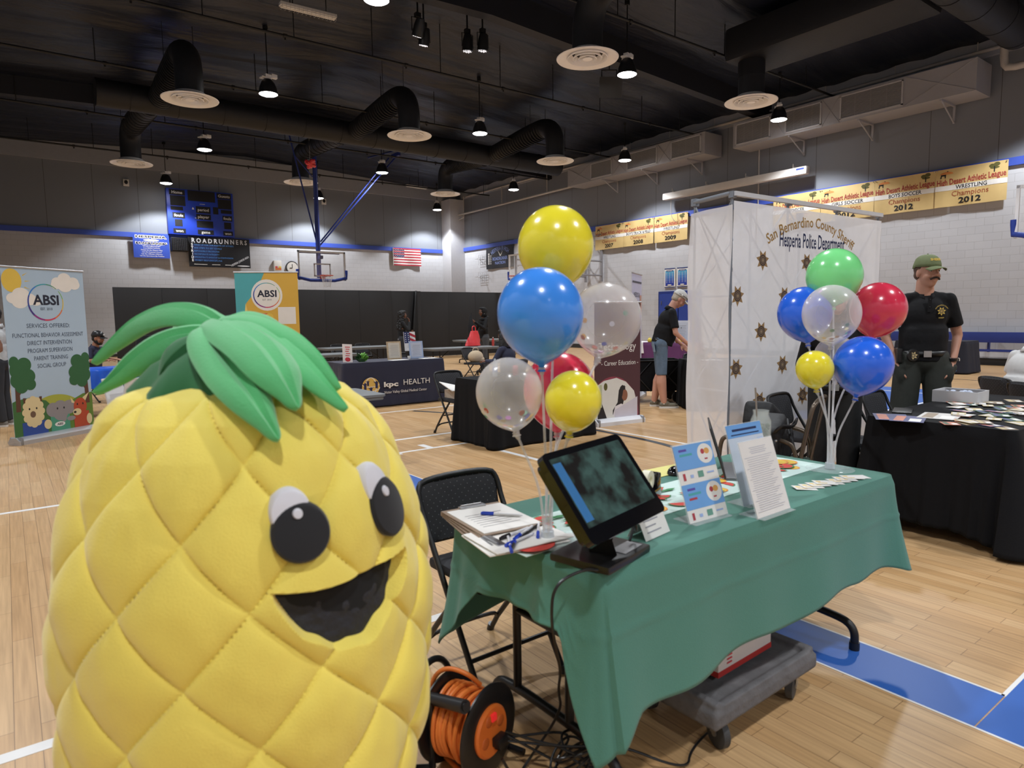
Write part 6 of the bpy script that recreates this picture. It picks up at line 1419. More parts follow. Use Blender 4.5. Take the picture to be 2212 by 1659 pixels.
for i in range(7): pen(1.17 + .025 * i, 1.58 + D.uniform(-.02, .035) + .008 * i, T + .0162, rad(25 + D.uniform(-25, 35)), [pw, pb_, pk][i % 3] if i % 2 else pw, [pb_, pk][i % 2], ['blue capped white pen in the pen pile', 'black capped pen in the pen pile'][i % 2], 'blue capped pens in the pile' if i % 2 == 0 else 'black capped pens in the pile')
# monitor
gl = M('gloss_black_panel', '0d0d10', .12, coat=.4)
scr = M('screen_teal', '3c5a54', .05, emit=.2); nt, N, L = nodes(scr); pbs = N['Principled BSDF']; tc = N.new('ShaderNodeTexCoord'); n1 = N.new('ShaderNodeTexNoise'); n1.inputs['Scale'].default_value = 14; n1.inputs['Detail'].default_value = 3
L.new(tc.outputs['Object'], n1.inputs[0]); rp = N.new('ShaderNodeValToRGB'); e_ = rp.color_ramp.elements; e_[0].position = .38; e_[0].color = lin('2a2622'); e_[1].position = .62; e_[1].color = lin('6f9a92'); L.new(n1.outputs['Fac'], rp.inputs[0]); L.new(rp.outputs[0], pbs.inputs['Emission Color']); pbs.inputs['Base Color'].default_value = (.01, .01, .01, 1)
for l in list(nt.links):
    if l.to_socket == pbs.inputs['Base Color']: nt.links.remove(l)
r = thing('touch_monitor', 'black touch screen monitor on a wedge stand, leaning back on the green cloth', 'monitor', (0, 0, 0))
yaw, tl, mw, mh = .24, .66, .40, .268
bv = V((math.cos(yaw), math.sin(yaw), 0)); nv = V((math.sin(yaw), -math.cos(yaw), 0)); uv_ = -nv * math.sin(tl) + V((0, 0, 1)) * math.cos(tl); nf = bv.cross(uv_)
M4 = panel_matrix(V((1.128, 1.165, .877)), bv, uv_)
b = bm_(); poly = []
for (cx_, cy_, a0) in ((mw - .02, .02, -90), (mw - .02, mh - .02, 0), (.02, mh - .02, 90), (.02, .02, 180)):
    for i in range(5): a_ = rad(a0 + 22.5 * i); poly.append((cx_ + .02 * math.cos(a_), cy_ + .02 * math.sin(a_)))
prism(b, poly, .022, M4, -.022); prism(b, [(p[0] * .9 + mw * .05, p[1] * .9 + mh * .05) for p in poly], .03, M4, -.05); obj('housing', b, gl, r)
b = bm_(); prism(b, [(.022, .045), (mw - .022, .045), (mw - .022, mh - .02), (.022, mh - .02)], .0012, M4); o = obj('screen', b, scr, r, sm=False)
a = Art(o, M4 @ Mx.Translation((0, 0, .0013)), 'screen_graphics', eps=.0003); a.rect(.024, .06, .06, mh - .035, M('screen_blue', '3a6a9a', .1, emit=.15)); a.done()
b = bm_(); cM = M4 @ V((mw / 2, mh * .35, -.045)); base = V((1.345, 1.36, T)); tube(b, [base + V((0, .0, .01)), base.lerp(cM, .5) + V((.0, .02, 0)), cM], [.075, .06, .065], 4, sq=.6); obj('wedge_stand', b, blackp, r)
b = bm_(); box(b, base + V((0, -.0, .012)), (.24, .2, .024), Mx.Rotation(yaw, 3, 'Z'), bev=.008); obj('foot', b, blackp, r)
b = bm_(); box(b, base + V((.06, -.045, .0255)), (.1, .05, .002), Mx.Rotation(yaw, 3, 'Z')); obj('rating_label', b, M('label_silver', '9a9a9c', .4), r, sm=False)
b = bm_(); tube(b, smooth([M4 @ V((mw * .72, .03, -.03)), M4 @ V((mw * .75, -.02, -.07)), base + V((.15, .0, .08)), base + V((.08, -.04, .04))], 3), .004, 8); obj('cable', b, blackp, r)
b = bm_(); tube(b, smooth([base + V((-.06, -.06, .012)), base + V((-.1, -.1, .01)), V((1.222, 1.30, .757)), at_d(1196, 1262, 1.80), at_d(1190, 1335, 1.80), at_d(1200, 1400, 1.92), at_d(1212, 1450, 2.0), at_d(1205, 1492, 2.1), at_d(1215, 1535, 2.15), V((1.25, 1.6, .012)), V((1.16, 1.55, .012)), V((1.12, 1.56, .1))], 4), .0045, 8); obj('power_cord', b, blackp, r)
# flyer stands
acr = M('acrylic_clear', 'eef4f6', .05, alpha=.22)
def flyer_stand(x, y, yaw, tl, w_, h_, lb, sheetm, draw):
    r = thing('flyer_stand', lb, 'flyer stand', (x, y, T), yaw)
    q = Mx.Rotation(-tl, 4, 'X'); M4 = q @ panel_matrix((0, 0, 0), (1, 0, 0), (0, 0, 1))
    b = bm_(); prism(b, [(-.004, 0), (w_ + .004, 0), (w_ + .004, h_ + .003), (-.004, h_ + .003)], .002, M4, -.005); box(b, (w_ / 2, .03, .001), (w_ * .96, .1, .002)); obj('holder', b, acr, r, sm=False)
    b = bm_(); prism(b, [(0, .003), (w_, .003), (w_, h_), (0, h_)], .001, M4, -.0025); o = obj('flyer', b, sheetm, r, sm=False)
    a = Art(o, M4 @ Mx.Translation((0, 0, -.0012)), eps=.0003); draw(a, w_, h_); a.done()
sky = ink('flyer_blue', '6fa3dc')
def d1(a, w_, h_):
    for k in (0, 1):
        y0 = h_ * .5 * k; a.rect(0, y0 + h_ * .17, w_, y0 + h_ * .49, sky); a.disc(w_ * .78, y0 + h_ * .34, w_ * .2, h_ * .13, wht_i); a.disc(w_ * .72, y0 + h_ * .37, w_ * .05, h_ * .035, ink('berry', 'b0404a')); a.disc(w_ * .83, y0 + h_ * .37, w_ * .07, h_ * .04, ink('bun', 'd9a25a')); a.rect(w_ * .74, y0 + h_ * .26, w_ * .82, y0 + h_ * .28, ink('berry', 'b0404a'))
        for i, s in enumerate([[1, 1, 1], [1, 1, 0]][k]):
            if s: a.rect(w_ * .12, y0 + h_ * (.405 - .06 * i), w_ * (.32 + .12 * (i == 1)), y0 + h_ * (.435 - .06 * i), ink(['purple', 'teal', 'berry'][i], ['5a4aa0', '3a8a80', 'b0404a'][i]))
        a.rect(w_ * .1, y0 + h_ * .04, w_ * .16, y0 + h_ * .13, ink('berry', 'b0404a')); a.rect(w_ * .28, y0 + h_ * .06, w_ * .36, y0 + h_ * .1, ink('pale_blue', '9fb4e0')); a.rect(w_ * .48, y0 + h_ * .05, w_ * .62, y0 + h_ * .13, ink('sea', '6a9a8a')); a.rect(w_ * .72, y0 + h_ * .08, w_ * .9, y0 + h_ * .1, ink('pale_blue', '9fb4e0'))
def d2(a, w_, h_):
    pg = ink('text_pale', 'c2c2c9')
    for i in range(4): a.rect(w_ * (.25 + .03 * (i % 2)), h_ * (.9 - .025 * i), w_ * (.75 - .04 * (i % 2)), h_ * (.91 - .025 * i), pg)
    for i in range(26): a.rect(w_ * (.12 if i % 5 else .06), h_ * (.78 - .028 * i), w_ * (.88 - .06 * (i % 4)), h_ * (.787 - .028 * i), pg)
def d3(a, w_, h_): a.rect(0, h_ * .84, w_, h_, sky); a.rect(w_ * .15, h_ * .915, w_ * .85, h_ * .945, ink('navy_letters', '1f2b54')); a.rect(w_ * .1, h_ * .865, w_ * .9, h_ * .88, ink('navy_letters', '1f2b54')); a.rect(w_ * .8, 0, w_ * .98, h_ * .8, ink('pale_blue2', 'b9cce8'))
flyer_stand(1.783, 1.378, -.038, .32, .2, .268, 'blue and white double flyer in a clear stand beside the monitor', wht_i, d1)
flyer_stand(2.006, 1.267, .015, .32, .208, .268, 'white text sheet in a clear stand, nearest the table front edge', wht_i, d2)
flyer_stand(2.10, 1.385, -.02, .3, .216, .30, 'blue headed sheet in a stand behind the white text sheet', M('sheet_pale', 'cdd6e2', .5), d3)
# laptop seen from behind, mouse, tape roll, yellow sheet, jar, tent cards, business cards
p = at_z(1600, 1018, T); r = thing('laptop', 'dark laptop opened beside the blue headed sheet', 'laptop', (2.5, 1.76, T), rad(38)); b = bm_(); box(b, (0, -.11, .008), (.32, .22, .014), bev=.004); obj('keyboard_base', b, M('laptop_grey', '6b6d70', .4, .5), r)
b = bm_(); box(b, (0, .03, .115), (.32, .008, .225), Mx.Rotation(-.3, 3, 'X'), bev=.003); obj('lid', b, M('laptop_dark', '2b2c2f', .45), r)
p = at_z(1425, 1015, T); paper('paper_sheet', 'pale yellow sheet on the green cloth behind the monitor', 'paper', [(p.x - .12, p.y - .1), (p.x + .16, p.y - .1), (p.x + .16, p.y + .02), (p.x - .12, p.y + .03)], .002, M('sheet_yellow', 'e8e08a', .6), T + .0024)
p = at_z(1452, 1022, T); o = thing('computer_mouse', 'black mouse lying on the pale yellow sheet', 'mouse', (p.x, p.y - .02, T + .0045), .3); b = bm_(); sph(b, (0, 0, .0), (.055, .035, .032)); bmesh.ops.bisect_plane(b, geom=b.verts[:] + b.edges[:] + b.faces[:], plane_co=(0, 0, 0), plane_no=(0, 0, -1), clear_outer=True); obj('shell', b, gl, o); b = bm_(); cyl(b, (.025, -.004, .029), (.025, .004, .029), .007); obj('wheel', b, blackp, o)
p = at_z(1420, 1085, T); r = thing('tape_dispenser', 'black dispenser with a white roll behind the monitor corner', 'tape dispenser', (p.x, p.y + .05, T), rad(20)); b = bm_(); box(b, (0, 0, .02), (.16, .06, .04), bev=.01); box(b, (-.055, 0, .05), (.05, .055, .06), bev=.01); box(b, (.06, 0, .06), (.04, .055, .07), bev=.01); obj('base', b, gl, r)
b = bm_(); lathe(b, [(.018, -.014), (.038, -.014), (.038, .014), (.018, .014), (.018, -.014)], 28, c=(0, 0, .075), mat=Mx.Rotation(PI / 2, 4, 'X')); obj('tape_roll', b, M('tape_white', 'e9e6cf', .5), r)
p = V((2.80, 1.77, T)); r = thing('glass_jar', 'tall clear jar with dark green filling behind the blue headed sheet', 'jar', p); b = bm_(); lathe(b, [(0, 0), (.042, 0), (.047, .02), (.047, .2), (.035, .23), (.037, .25), (.033, .25), (.031, .23), (.043, .2), (.043, .02), (0, .006)], 24); obj('glass', b, M('jar_glass', 'eef4f0', .04, alpha=.25), r)
b = bm_(); D = random.Random(3)
for i in range(60): a_ = i * 2.4; rr = .034 * math.sqrt(D.random()); sph(b, (rr * math.cos(a_), rr * math.sin(a_), .02 + .17 * i / 60), .011, seg=7, rings=5)
o = obj('filling', b, M('herbs_dark', '3d4a34', .6, var=.6, vs=50), r); o['kind'] = 'stuff'; b = bm_(); cyl(b, (-.01, 0, .05), (-.05, .0, .36), .004); obj('stirrer', b, steel, r)
p = at_z(1690, 1050, T)
for k, (x, y, rz, lb) in enumerate([(2.46, 1.56, .3, 'white folded tent card right of the text sheet'), (2.28, 1.42, .5, 'white and red tent card tucked behind the text sheet'), (1.60, 1.40, .15, 'white tent card between the monitor and the double flyer')]):
    r = thing('tent_card', lb, 'tent card', (x, y, T + .0025), rz); b = bm_(); put(b, [(-.07, -.035, 0), (.07, -.035, 0), (.07, 0, .075), (-.07, 0, .075), (.07, .035, 0), (-.07, .035, 0)], [(0, 1, 2, 3), (3, 2, 4, 5)]); obj('card', b, wht_i, r, sm=False, solid=.001)
    a = Art(r, Mx.Translation((0, -.036, 0)) @ Mx.Rotation(-math.atan2(.035, .075), 4, 'X') @ panel_matrix((-.07, 0, 0), (1, 0, 0), (0, 0, 1)), eps=.0006)
    if k == 1: a.disc(.11, .04, .02, .03, ink('berry', 'b0404a'))
    for i in range(3): a.rect(.02, .02 + .018 * i, .1 - .02 * (i % 2), .024 + .018 * i, ink('text_grey', '9b9ba3'))
    a.done()
for i in range(9):
    p = at_z(1738 + 14.5 * i, 1056 - 3.0 * i, T); b = bm_(); box(b, (0, 0, 0), (.088, .052, .0012)); o = obj('business_card', b, wht_i, sm=False, loc=(p.x, p.y, T + .004 + .0016 * (i % 4))); o.rotation_euler = (.05, .06, rad(-35 + 6 * (i % 3)))
    a = Art(o, panel_matrix((-.044, -.026, .0008), (1, 0, 0), (0, 1, 0)), eps=.0002); a.rect(.01, .012, .05, .018, ink('sun_yellow', 'dcb84a')); a.rect(.01, .03, .03, .04, ink('lemon', 'ecc64a')); a.done(); tag(o, 'white business card with yellow print in the fanned row', 'business card', 'fanned business cards near the right end of the green cloth')

# ---------------------------------------------------------------- balloons on clear stands
def bmat(name, col, clear=False):
    if clear:
        m = M(name, col, .2, alpha=.4, coat=.6); nt, N, L = nodes(m); lw = N.new('ShaderNodeLayerWeight'); lw.inputs['Blend'].default_value = .35
        rp = N.new('ShaderNodeMapRange'); rp.inputs['To Min'].default_value = .22; rp.inputs['To Max'].default_value = .85; L.new(lw.outputs['Facing'], rp.inputs['Value']); L.new(rp.outputs['Result'], N['Principled BSDF'].inputs['Alpha']); return m
    return M(name, col, .22, coat=.5, var=.02, sss=.0)
lab = {}
def balloon(px, py, dep, Rx, base, m, lb, grp, clear=False, seed=1, tubem=None, st=None, asp=1.08):
    c = at_d(px, py, dep); ax = (c - (base + V((0, 0, -.25)))).normalized(); R = Rx
    r = thing('balloon', lb, 'balloon', c, 0, grp); u, v = frame_of(ax); Q = Mx((u, v, ax)).transposed().to_4x4(); b = bm_()
    prof = [(0, R * asp * 1.0)] + [(R * math.sin(t), R * asp * (math.cos(t) if t < PI / 2 else math.cos(t) * (1 + .14 * ((t - PI / 2) / (PI / 2)) ** 3))) for t in [PI * i / 30 for i in range(1, 29)]] + [(R * .09, -R * asp * 1.13), (.008, -R * asp * 1.17)]
    lathe(b, prof, 40, mat=Q); obj('membrane', b, m, r)
    b = bm_(); lathe(b, [(.008, -R * asp * 1.16), (.006, -R * asp * 1.2), (.014, -R * asp * 1.27), (.0, -R * asp * 1.24)], 14, mat=Q); obj('neck', b, m, r)
    if clear:
        D = random.Random(seed); cc = ['2b3f9a', 'd8a03a', 'c05050', '3a9a80', 'c8c8d8', 'b878c0', 'e8e0b0']
        for q in range(26):
            b = bm_(); th = D.uniform(0, 2 * PI); ph = PI - abs(D.gauss(0, .75)); w_ = V((R * .985 * math.sin(ph) * math.cos(th), R * .985 * math.sin(ph) * math.sin(th), R * asp * .985 * math.cos(ph))); nn = w_.normalized(); uu, vv = frame_of(nn)
            lathe(b, [(0, .0006), (.0095, .0006), (.0095, 0), (0, 0)], 10, c=w_, mat=Mx((uu, vv, nn)).transposed().to_4x4()); obj('confetti_dot', b, M('confetti_' + cc[q % 7], cc[q % 7], .4), r)
    return c, c - ax * R * asp * 1.2
def balloon_stand(base, necks, lb):
    r = thing('balloon_stand', lb, 'balloon stand', base)
    b = bm_(); lathe(b, [(0, 0), (.1, 0), (.102, .003), (.098, .005), (0, .006)], 40); obj('base_disc', b, acr, r)
    b = bm_(); lathe(b, [(0, .005), (.022, .006), (.02, .03), (0, .03)], 20); obj('hub', b, M('acrylic_frost', 'dfe6ec', .2, alpha=.6), r)
    tm = M('tube_clear', 'e9e9ec', .15, alpha=.45, coat=.4)
    for i, nk in enumerate(necks):
        a_ = i * 2 * PI / len(necks); p0 = V((.012 * math.cos(a_), .012 * math.sin(a_), .01)); p3 = nk - base; p1 = p0 + V((0, 0, p3.z * .45)) + V((p3.x, p3.y, 0)) * .12
        b = bm_(); pts = smooth([p0, p1, p3.lerp(p1, .3), p3], 3); tube(b, pts, .0042, 10); obj('tube', b, tm, r); b = bm_(); dd = (pts[-1] - pts[-3]).normalized(); cyl(b, p3 - dd * .02, p3 + dd * .004, .006, .012, 12); obj('cup', b, tm, r)
B1 = V((1.31, 1.56, T + .0035)); B2 = V((2.91, 1.49, T))
by, bb_, br_, bg = bmat('balloon_yellow', 'f6e636'), bmat('balloon_blue', '4292f6'), bmat('balloon_red', 'e03450'), bmat('balloon_green', '84ea92')
bb2 = bmat('balloon_royal', '2a6cf0'); bcl = bmat('balloon_clear', 'f6f2f2', True)
g1 = 'balloons on the left stand'; g2_ = 'balloons on the right stand'; nk = []
for q in [(1200, 532, 2.25, .128, by, 'large yellow balloon on top of the left bunch'), (1167, 677, 2.02, .131, bb_, 'large blue balloon at the front of the left bunch'), (1308, 688, 2.22, .119, bcl, 'clear confetti balloon at the right of the left bunch', 1),
          (1100, 848, 2.0, .1, bcl, 'clear confetti balloon lowest at the left of the left bunch', 2), (1238, 865, 1.95, .083, by, 'small yellow balloon low in the left bunch'), (1208, 842, 2.32, .125, br_, 'red balloon at the back of the left bunch, mostly hidden')]:
    nk.append(balloon(*q[:4], B1, q[4], q[5], g1, len(q) > 6, q[6] if len(q) > 6 else 1, asp=1.0 if q[0] == 1308 else 1.06)[1])
balloon_stand(B1, nk, 'clear balloon stand behind the monitor'); nk = []
for q in [(1802, 596, 3.15, .125, bg, 'green balloon on top of the right bunch'), (1738, 677, 3.2, .124, bb2, 'blue balloon at the left of the right bunch'), (1897, 668, 3.2, .125, br_, 'red balloon at the right of the right bunch'), (1796, 677, 2.95, .122, bcl, 'clear confetti balloon at the front of the right bunch', 3),
          (1806, 772, 3.2, .1, bcl, 'clear confetti balloon half hidden low in the right bunch', 4), (1760, 797, 2.9, .078, by, 'small yellow balloon low in the right bunch'), (1864, 788, 2.9, .121, bb2, 'blue balloon lowest at the right of the right bunch')]:
    nk.append(balloon(*q[:4], B2, q[4], q[5], g2_, len(q) > 6, q[6] if len(q) > 6 else 1, asp=1.03)[1])
balloon_stand(B2, nk, 'clear balloon stand at the right end of the green cloth')

# ---------------------------------------------------------------- cable reel
org = M('cable_orange', 'e07a34', .45, var=.06)
r = thing('cable_reel', 'orange extension cable reel with black flanges standing on the floor', 'cable reel', (0, 0, 0))
cF = at_d(1046, 1568, 2.12); cB = at_d(972, 1552, 2.20); ax = (cF - cB).normalized(); ax = V((ax.x, ax.y, ax.z * .2)).normalized(); mid = (cF + cB) / 2; W2 = .085; u_, v_ = frame_of(ax); Q = Mx((u_, v_, ax)).transposed().to_4x4(); RF = .145
for s, nm in ((1, 1), (-1, 0)):
    b = bm_(); lathe(b, [(.05, 0), (RF - .012, 0), (RF, .006), (RF, .012), (RF - .012, .016), (.05, .012), (.05, 0)], 48, c=mid + ax * (W2 * s - .006), mat=Q); obj('flange', b, blackp, r)
b = bm_(); D = random.Random(4)
for lay, (rr, n) in enumerate(((.062, 9), (.078, 9), (.094, 8), (.108, 7))):
    for i in range(n):
        off = -W2 + .018 + (2 * W2 - .036) * (i + .5) / n; tl = D.uniform(-.1, .1)
        pts = [mid + ax * (off + .01 * math.sin(t + tl * 30)) + (u_ * math.cos(t) + v_ * math.sin(t)) * (rr + .003 * math.sin(3 * t + i)) for t in [2 * PI * j / 40 for j in range(40)]]
        tube(b, pts, .0078, 8, closed=True)
o = obj('wound_cable', b, org, r)
b = bm_(); lathe(b, [(0, .012), (.075, .012), (.082, .006), (.082, 0), (0, 0)], 40, c=mid + ax * (W2 + .008), mat=Q @ Mx.Diagonal((1, 1, 1, 1))); obj('socket_plate', b, M('reel_orange', 'dd6f2a', .4), r)
b = bm_(); box(b, mid + ax * (W2 + .022) + V((0, 0, .05)), (.022, .022, .012), Q.to_3x3()); obj('power_switch', b, M('switch_red', 'd02a2a', .3, emit=.4), r)
b = bm_()
for k in range(4): a_ = k * PI / 2 + .4; sph(b, mid + ax * (W2 + .02) + (u_ * math.cos(a_) + v_ * math.sin(a_)) * .045, (.018, .018, .004), Q.to_3x3())
splitobj('socket_cover', b, M('reel_orange_dark', 'b9581f', .5), r)
b = bm_(); ct = mid - V((0, 0, 0)); g_ = ax.cross(V((0, 0, 1))).normalized()
sg = mid - ax * (W2 + .06); tube(b, smooth([sg + g_ * .13 + V((0, 0, -mid.z + .01)), sg + g_ * .1 + V((0, 0, .12)), sg + V((0, 0, .19)), sg - g_ * .1 + V((0, 0, .12)), sg - g_ * .13 + V((0, 0, -mid.z + .01))], 3), .011, 10)
cyl(b, mid - ax * (W2 + .07), mid + ax * W2, .025, n=16)
for s in (-1, 1): tube(b, [sg + g_ * .13 * s + V((0, 0, -mid.z + .012)), mid + ax * (W2 + .05) + g_ * .13 * s + V((0, 0, -mid.z + .012))], .011, 10)
obj('frame', b, black, r)
hp = at_d(930, 1508, 2.12); hq = at_d(1005, 1527, 2.0); b = bm_(); cyl(b, hp, hq, .019, .021, 18); cyl(b, hq - (hq - hp).normalized() * .001, hq + (hq - hp).normalized() * .004, .014, .013, 14); cyl(b, hp, V((hp.x, hp.y, .012)), .012, n=10); tube(b, [V((hp.x, hp.y, .012)), sg + g_ * .13 + V((0, 0, -mid.z + .012))], .011, 8); obj('handle', b, blackp, r)
b = bm_(); tube(b, smooth([mid + ax * .02 + V((0, 0, .11)) + g_ * -.05, mid + V((0, 0, .17)), mid - ax * .09 + V((0, 0, .165)), mid - ax * .15 + V((0, 0, .1)), mid - ax * .17 + V((0, 0, -.05)), V((mid.x - ax.x * .16, mid.y - ax.y * .16, .01)), V((mid.x - ax.x * .1 + .0, mid.y - .3, .009))], 4), .0078, 10); obj('loose_cable', b, org, r)
pl = mid + ax * (W2 + .02); r = thing('power_cable', 'tangled black power cables plugged into the orange reel', 'cable', (0, 0, 0))
b = bm_(); box(b, pl + V((.02, -.01, -.03)), (.05, .03, .03), Q.to_3x3(), bev=.005); box(b, pl + V((.03, .0, -.045)), (.05, .03, .03), Q.to_3x3(), bev=.005); obj('plug', b, blackp, r)
D = random.Random(12)
for k in range(4):
    b = bm_(); pts = [pl + V((.04, -.01, -.04 + .01 * k))]; c0 = V((1.32, 1.46, .06))
    for i in range(9): a_ = i * 1.15 + k; pts.append(c0 + V((.09 * math.cos(a_) + D.uniform(-.02, .02) + .02 * k, .07 * math.sin(a_), .05 * math.sin(a_ * 1.3 + k) + .01 * k)))
    pts += [V((1.55 + .1 * k, 1.5 + .04 * k, .008)), V((1.75 + .1 * k, 1.72 + .05 * k, .008))] if k < 3 else [V((1.62, 1.25, .008)), V((1.72, 1.32, .008)), V((1.95, 1.35, .008))]
    for q in pts: q.z = max(q.z, .008)
    tube(b, smooth(pts, 3), .0042, 7); obj('cord', b, blackp, r)
# ---------------------------------------------------------------- dolly with box
r = thing('platform_dolly', 'worn grey plastic dolly on black casters under the green table', 'dolly', (2.03, 1.43, 0), rad(1))
dm = M('dolly_grey', '5d5b5c', .8, var=.35, vs=14, bump=.4, bs=25); b = bm_(); box(b, (0, 0, .145), (.64, .42, .06), bev=.012); box(b, (-.29, 0, .185), (.035, .4, .03), bev=.008); box(b, (.29, 0, .185), (.035, .4, .03), bev=.008)
for y in (-.19, .19): box(b, (0, y, .182), (.56, .03, .02), bev=.006)
remesh('deck', b, dm, r, vox=.007, it=1)
for x in (-.22, .24):
    for y in (-.15, .15):
        b = bm_(); q = Mx.Rotation(rad(70 if x < 0 else 20), 4, 'Z') @ Mx.Rotation(PI / 2, 4, 'X'); lathe(b, [(0, -.016), (.04, -.016), (.052, -.012), (.052, .012), (.04, .016), (0, .016)], 26, c=(x, y, .052), mat=q); w_ = obj('wheel', b, M('wheel_grey', '3a3a3b', .6), r)
        b = bm_(); lathe(b, [(0, -.02), (.012, -.02), (.012, .02), (0, .02)], 14, c=(x, y, .052), mat=q); obj('axle', b, steel, w_)
        b = bm_(); box(b, (x, y, .112), (.07, .06, .006)); 
        for s in (-1, 1): o_ = q @ V((0, 0, s * .021)); box(b, (x + o_.x, y + o_.y, .082), (.03, .004, .06), Mx.Rotation(rad(70 if x < 0 else 20), 3, 'Z'))
        obj('caster_fork', b, steel, r)
r = thing('cardboard_box', 'flat white carton with a red band resting on the dolly', 'box', (2.04, 1.45, .197), rad(2)); b = bm_(); box(b, (0, 0, .045), (.34, .24, .09), bev=.002); obj('carton', b, M('carton_offwhite', 'cfc5be', .6), r, sm=False)
b = bm_(); box(b, (0, 0, .01), (.343, .243, .02)); obj('red_band', b, M('band_red', 'b02a26', .6), r, sm=False); a = Art(r, panel_matrix((-.17, -.1215, 0), (1, 0, 0), (0, 0, 1)), eps=.0008)
for i in range(3): a.rect(.05, .035 + .014 * i, .08, .041 + .014 * i, ink('red', 'c2303a'))
a.done()

# ---------------------------------------------------------------- pineapple costume
AX = V((.405, 1.513, 0)); CD = math.atan2(-AX.y, -AX.x)
ZS = [.26, .30, .36, .44, .55, .66, .81, .92, 1.02, 1.127, 1.20, 1.26, 1.30, 1.325, 1.335]; RS = [.17, .24, .302, .338, .357, .366, .368, .360, .342, .313, .285, .248, .204, .14, .0]
def prof_R(z):
    if z <= ZS[0]: return RS[0]
    for i in range(len(ZS) - 1):
        if z <= ZS[i + 1]:
            t = (z - ZS[i]) / (ZS[i + 1] - ZS[i])
            p0 = RS[max(i - 1, 0)]; p1 = RS[i]; p2 = RS[i + 1]; p3 = RS[min(i + 2, len(RS) - 1)]
            if i >= len(ZS) - 3: return p1 + (p2 - p1) * t
            return p1 + .5 * t * (p2 - p0 + t * (2 * p0 - 5 * p1 + 4 * p2 - p3 + t * (3 * (p1 - p2) + p3 - p0)))
    return 0
FC = 27.5   # face centre in degrees from the camera direction
def mouth_curves(th):
    t = (th - 4.5) / 46.5
    if t < 0 or t > 1: return None
    up = .975 - .014 * math.sin(PI * t) + .004 * t; lo = up - .125 * math.sin(PI * min(1, max(0, t))) ** .6
    return up, lo + .003 * math.sin(t * 30)
def puff(th, z):
    """cushion height over the base surface, metres; th in degrees"""
    u = (th + 1) / 36.; v = (z - .942) / .246
    u += .03 * math.sin(v * 2.1 + 1) * .5; a_ = (u + v) % 1; b_ = (u - v) % 1; ia = math.floor(u + v); ib = math.floor(u - v)
    h = (4 * a_ * (1 - a_)) ** .36 * (4 * b_ * (1 - b_)) ** .36
    rnd = noise.noise(V((ia * 3.1 + (ib % 10) * .01, (ib) * 5.7, 1.5)))
    amp = .026 + .010 * rnd
    tilt = (a_ - .5) * .018 * noise.noise(V((ia * 1.7, ib * 2.3, 9))) + (.5 - b_) * .010 + (.5 - a_) * .006
    s = math.radians(th) * .37
    wr = .0070 * noise.noise(V((s * 9 + ia, z * 5 + ib, 2))) + .0036 * noise.noise(V((s * 26, z * 15 + ia, 7)))
    sag = .012 * max(0, noise.noise(V((s * 2.2, z * 2.2, 4.4)))) 
    return h * (amp + tilt + wr) + sag
def surf(th, z, extra=0.0, flat=None):
    mc = mouth_curves(th); p = puff(th, z); k = 1.0
    if mc:
        up, lo = mc
        if lo < z < up: dd = min(z - lo, up - z) / .012; k = max(0, 1 - dd); p = p * k - .012 * (1 - k)
    R = prof_R(z); fade = min(1, max(0, (1.34 - z) / .03)) * min(1, max(0, (z - .24) / .04))
    if flat is not None: p = flat
    a_ = CD + math.radians(th); rr = R + p * fade + extra
    return V((AX.x + rr * math.cos(a_), AX.y + rr * math.sin(a_), z))
r = thing('pineapple_costume', 'large yellow quilted pineapple costume with smiling face and green leaf crown', 'costume', (0, 0, 0))
plush = M('plush_yellow', 'f0da62', .8, sheen=.3, var=.05, vs=6, bump=.12, bs=240)
NT, NZ = 620, 400; b = bm_(); g = []
for j in range(NZ + 1):
    t = j / NZ; z = .26 + (1.335 - .26) * (t if t < .93 else .93 + (t - .93))
    g.append([b.verts.new(surf(360. * i / NT - 180, z)) for i in range(NT)])
for j in range(NZ):
    for i in range(NT): b.faces.new((g[j][i], g[j][(i + 1) % NT], g[j + 1][(i + 1) % NT], g[j + 1][i]))
b.faces.new(g[0][::-1]); me_ = obj('quilted_body', b, plush, r, fix=False)
def patch(name, thc, zc, rw, rh, off, m, parent, n=36, rings=10, dome=.004, floor_=None):
    b = bm_(); rows = []; tp = .024
    for k in range(rings + 1):
        q = k / rings
        row = []
        for i in range(n):
            a_ = 2 * PI * i / n; ds = rw * q * math.cos(a_); dz = rh * q * math.sin(a_); R = prof_R(zc)
            edge = 0 if q < .92 else -.006 * (q - .92) / .08
            row.append(b.verts.new(surf(thc + math.degrees(ds / R), zc + dz, off + dome * (1 - q * q) + edge, flat=.026)))
            if k == 0: break
        rows.append(row)
    for i in range(n): b.faces.new((rows[0][0], rows[1][i], rows[1][(i + 1) % n]))
    for k in range(1, rings):
        for i in range(n): b.faces.new((rows[k][i], rows[k + 1][i], rows[k + 1][(i + 1) % n], rows[k][(i + 1) % n]))
    # skirt back to the body
    sk = [b.verts.new(v.co + (V((AX.x, AX.y, v.co.z)) - v.co).normalized() * .03) for v in rows[-1]]
    for i in range(n): b.faces.new((rows[-1][i], sk[i], sk[(i + 1) % n], rows[-1][(i + 1) % n]))
    return obj(name, b, m, parent)
felt_b, felt_w = M('felt_black', '18181c', .85, sheen=.2), M('felt_white', 'd6d4da', .85)
e1 = patch('eye', 11.2, 1.108, .034, .043, .009, felt_w, r); patch('pupil', 13.4, 1.073, .0485, .053, .014, felt_b, e1); patch('eye_glint', 12.6, 1.107, .009, .010, .0195, felt_w, e1, rings=4, dome=.001)
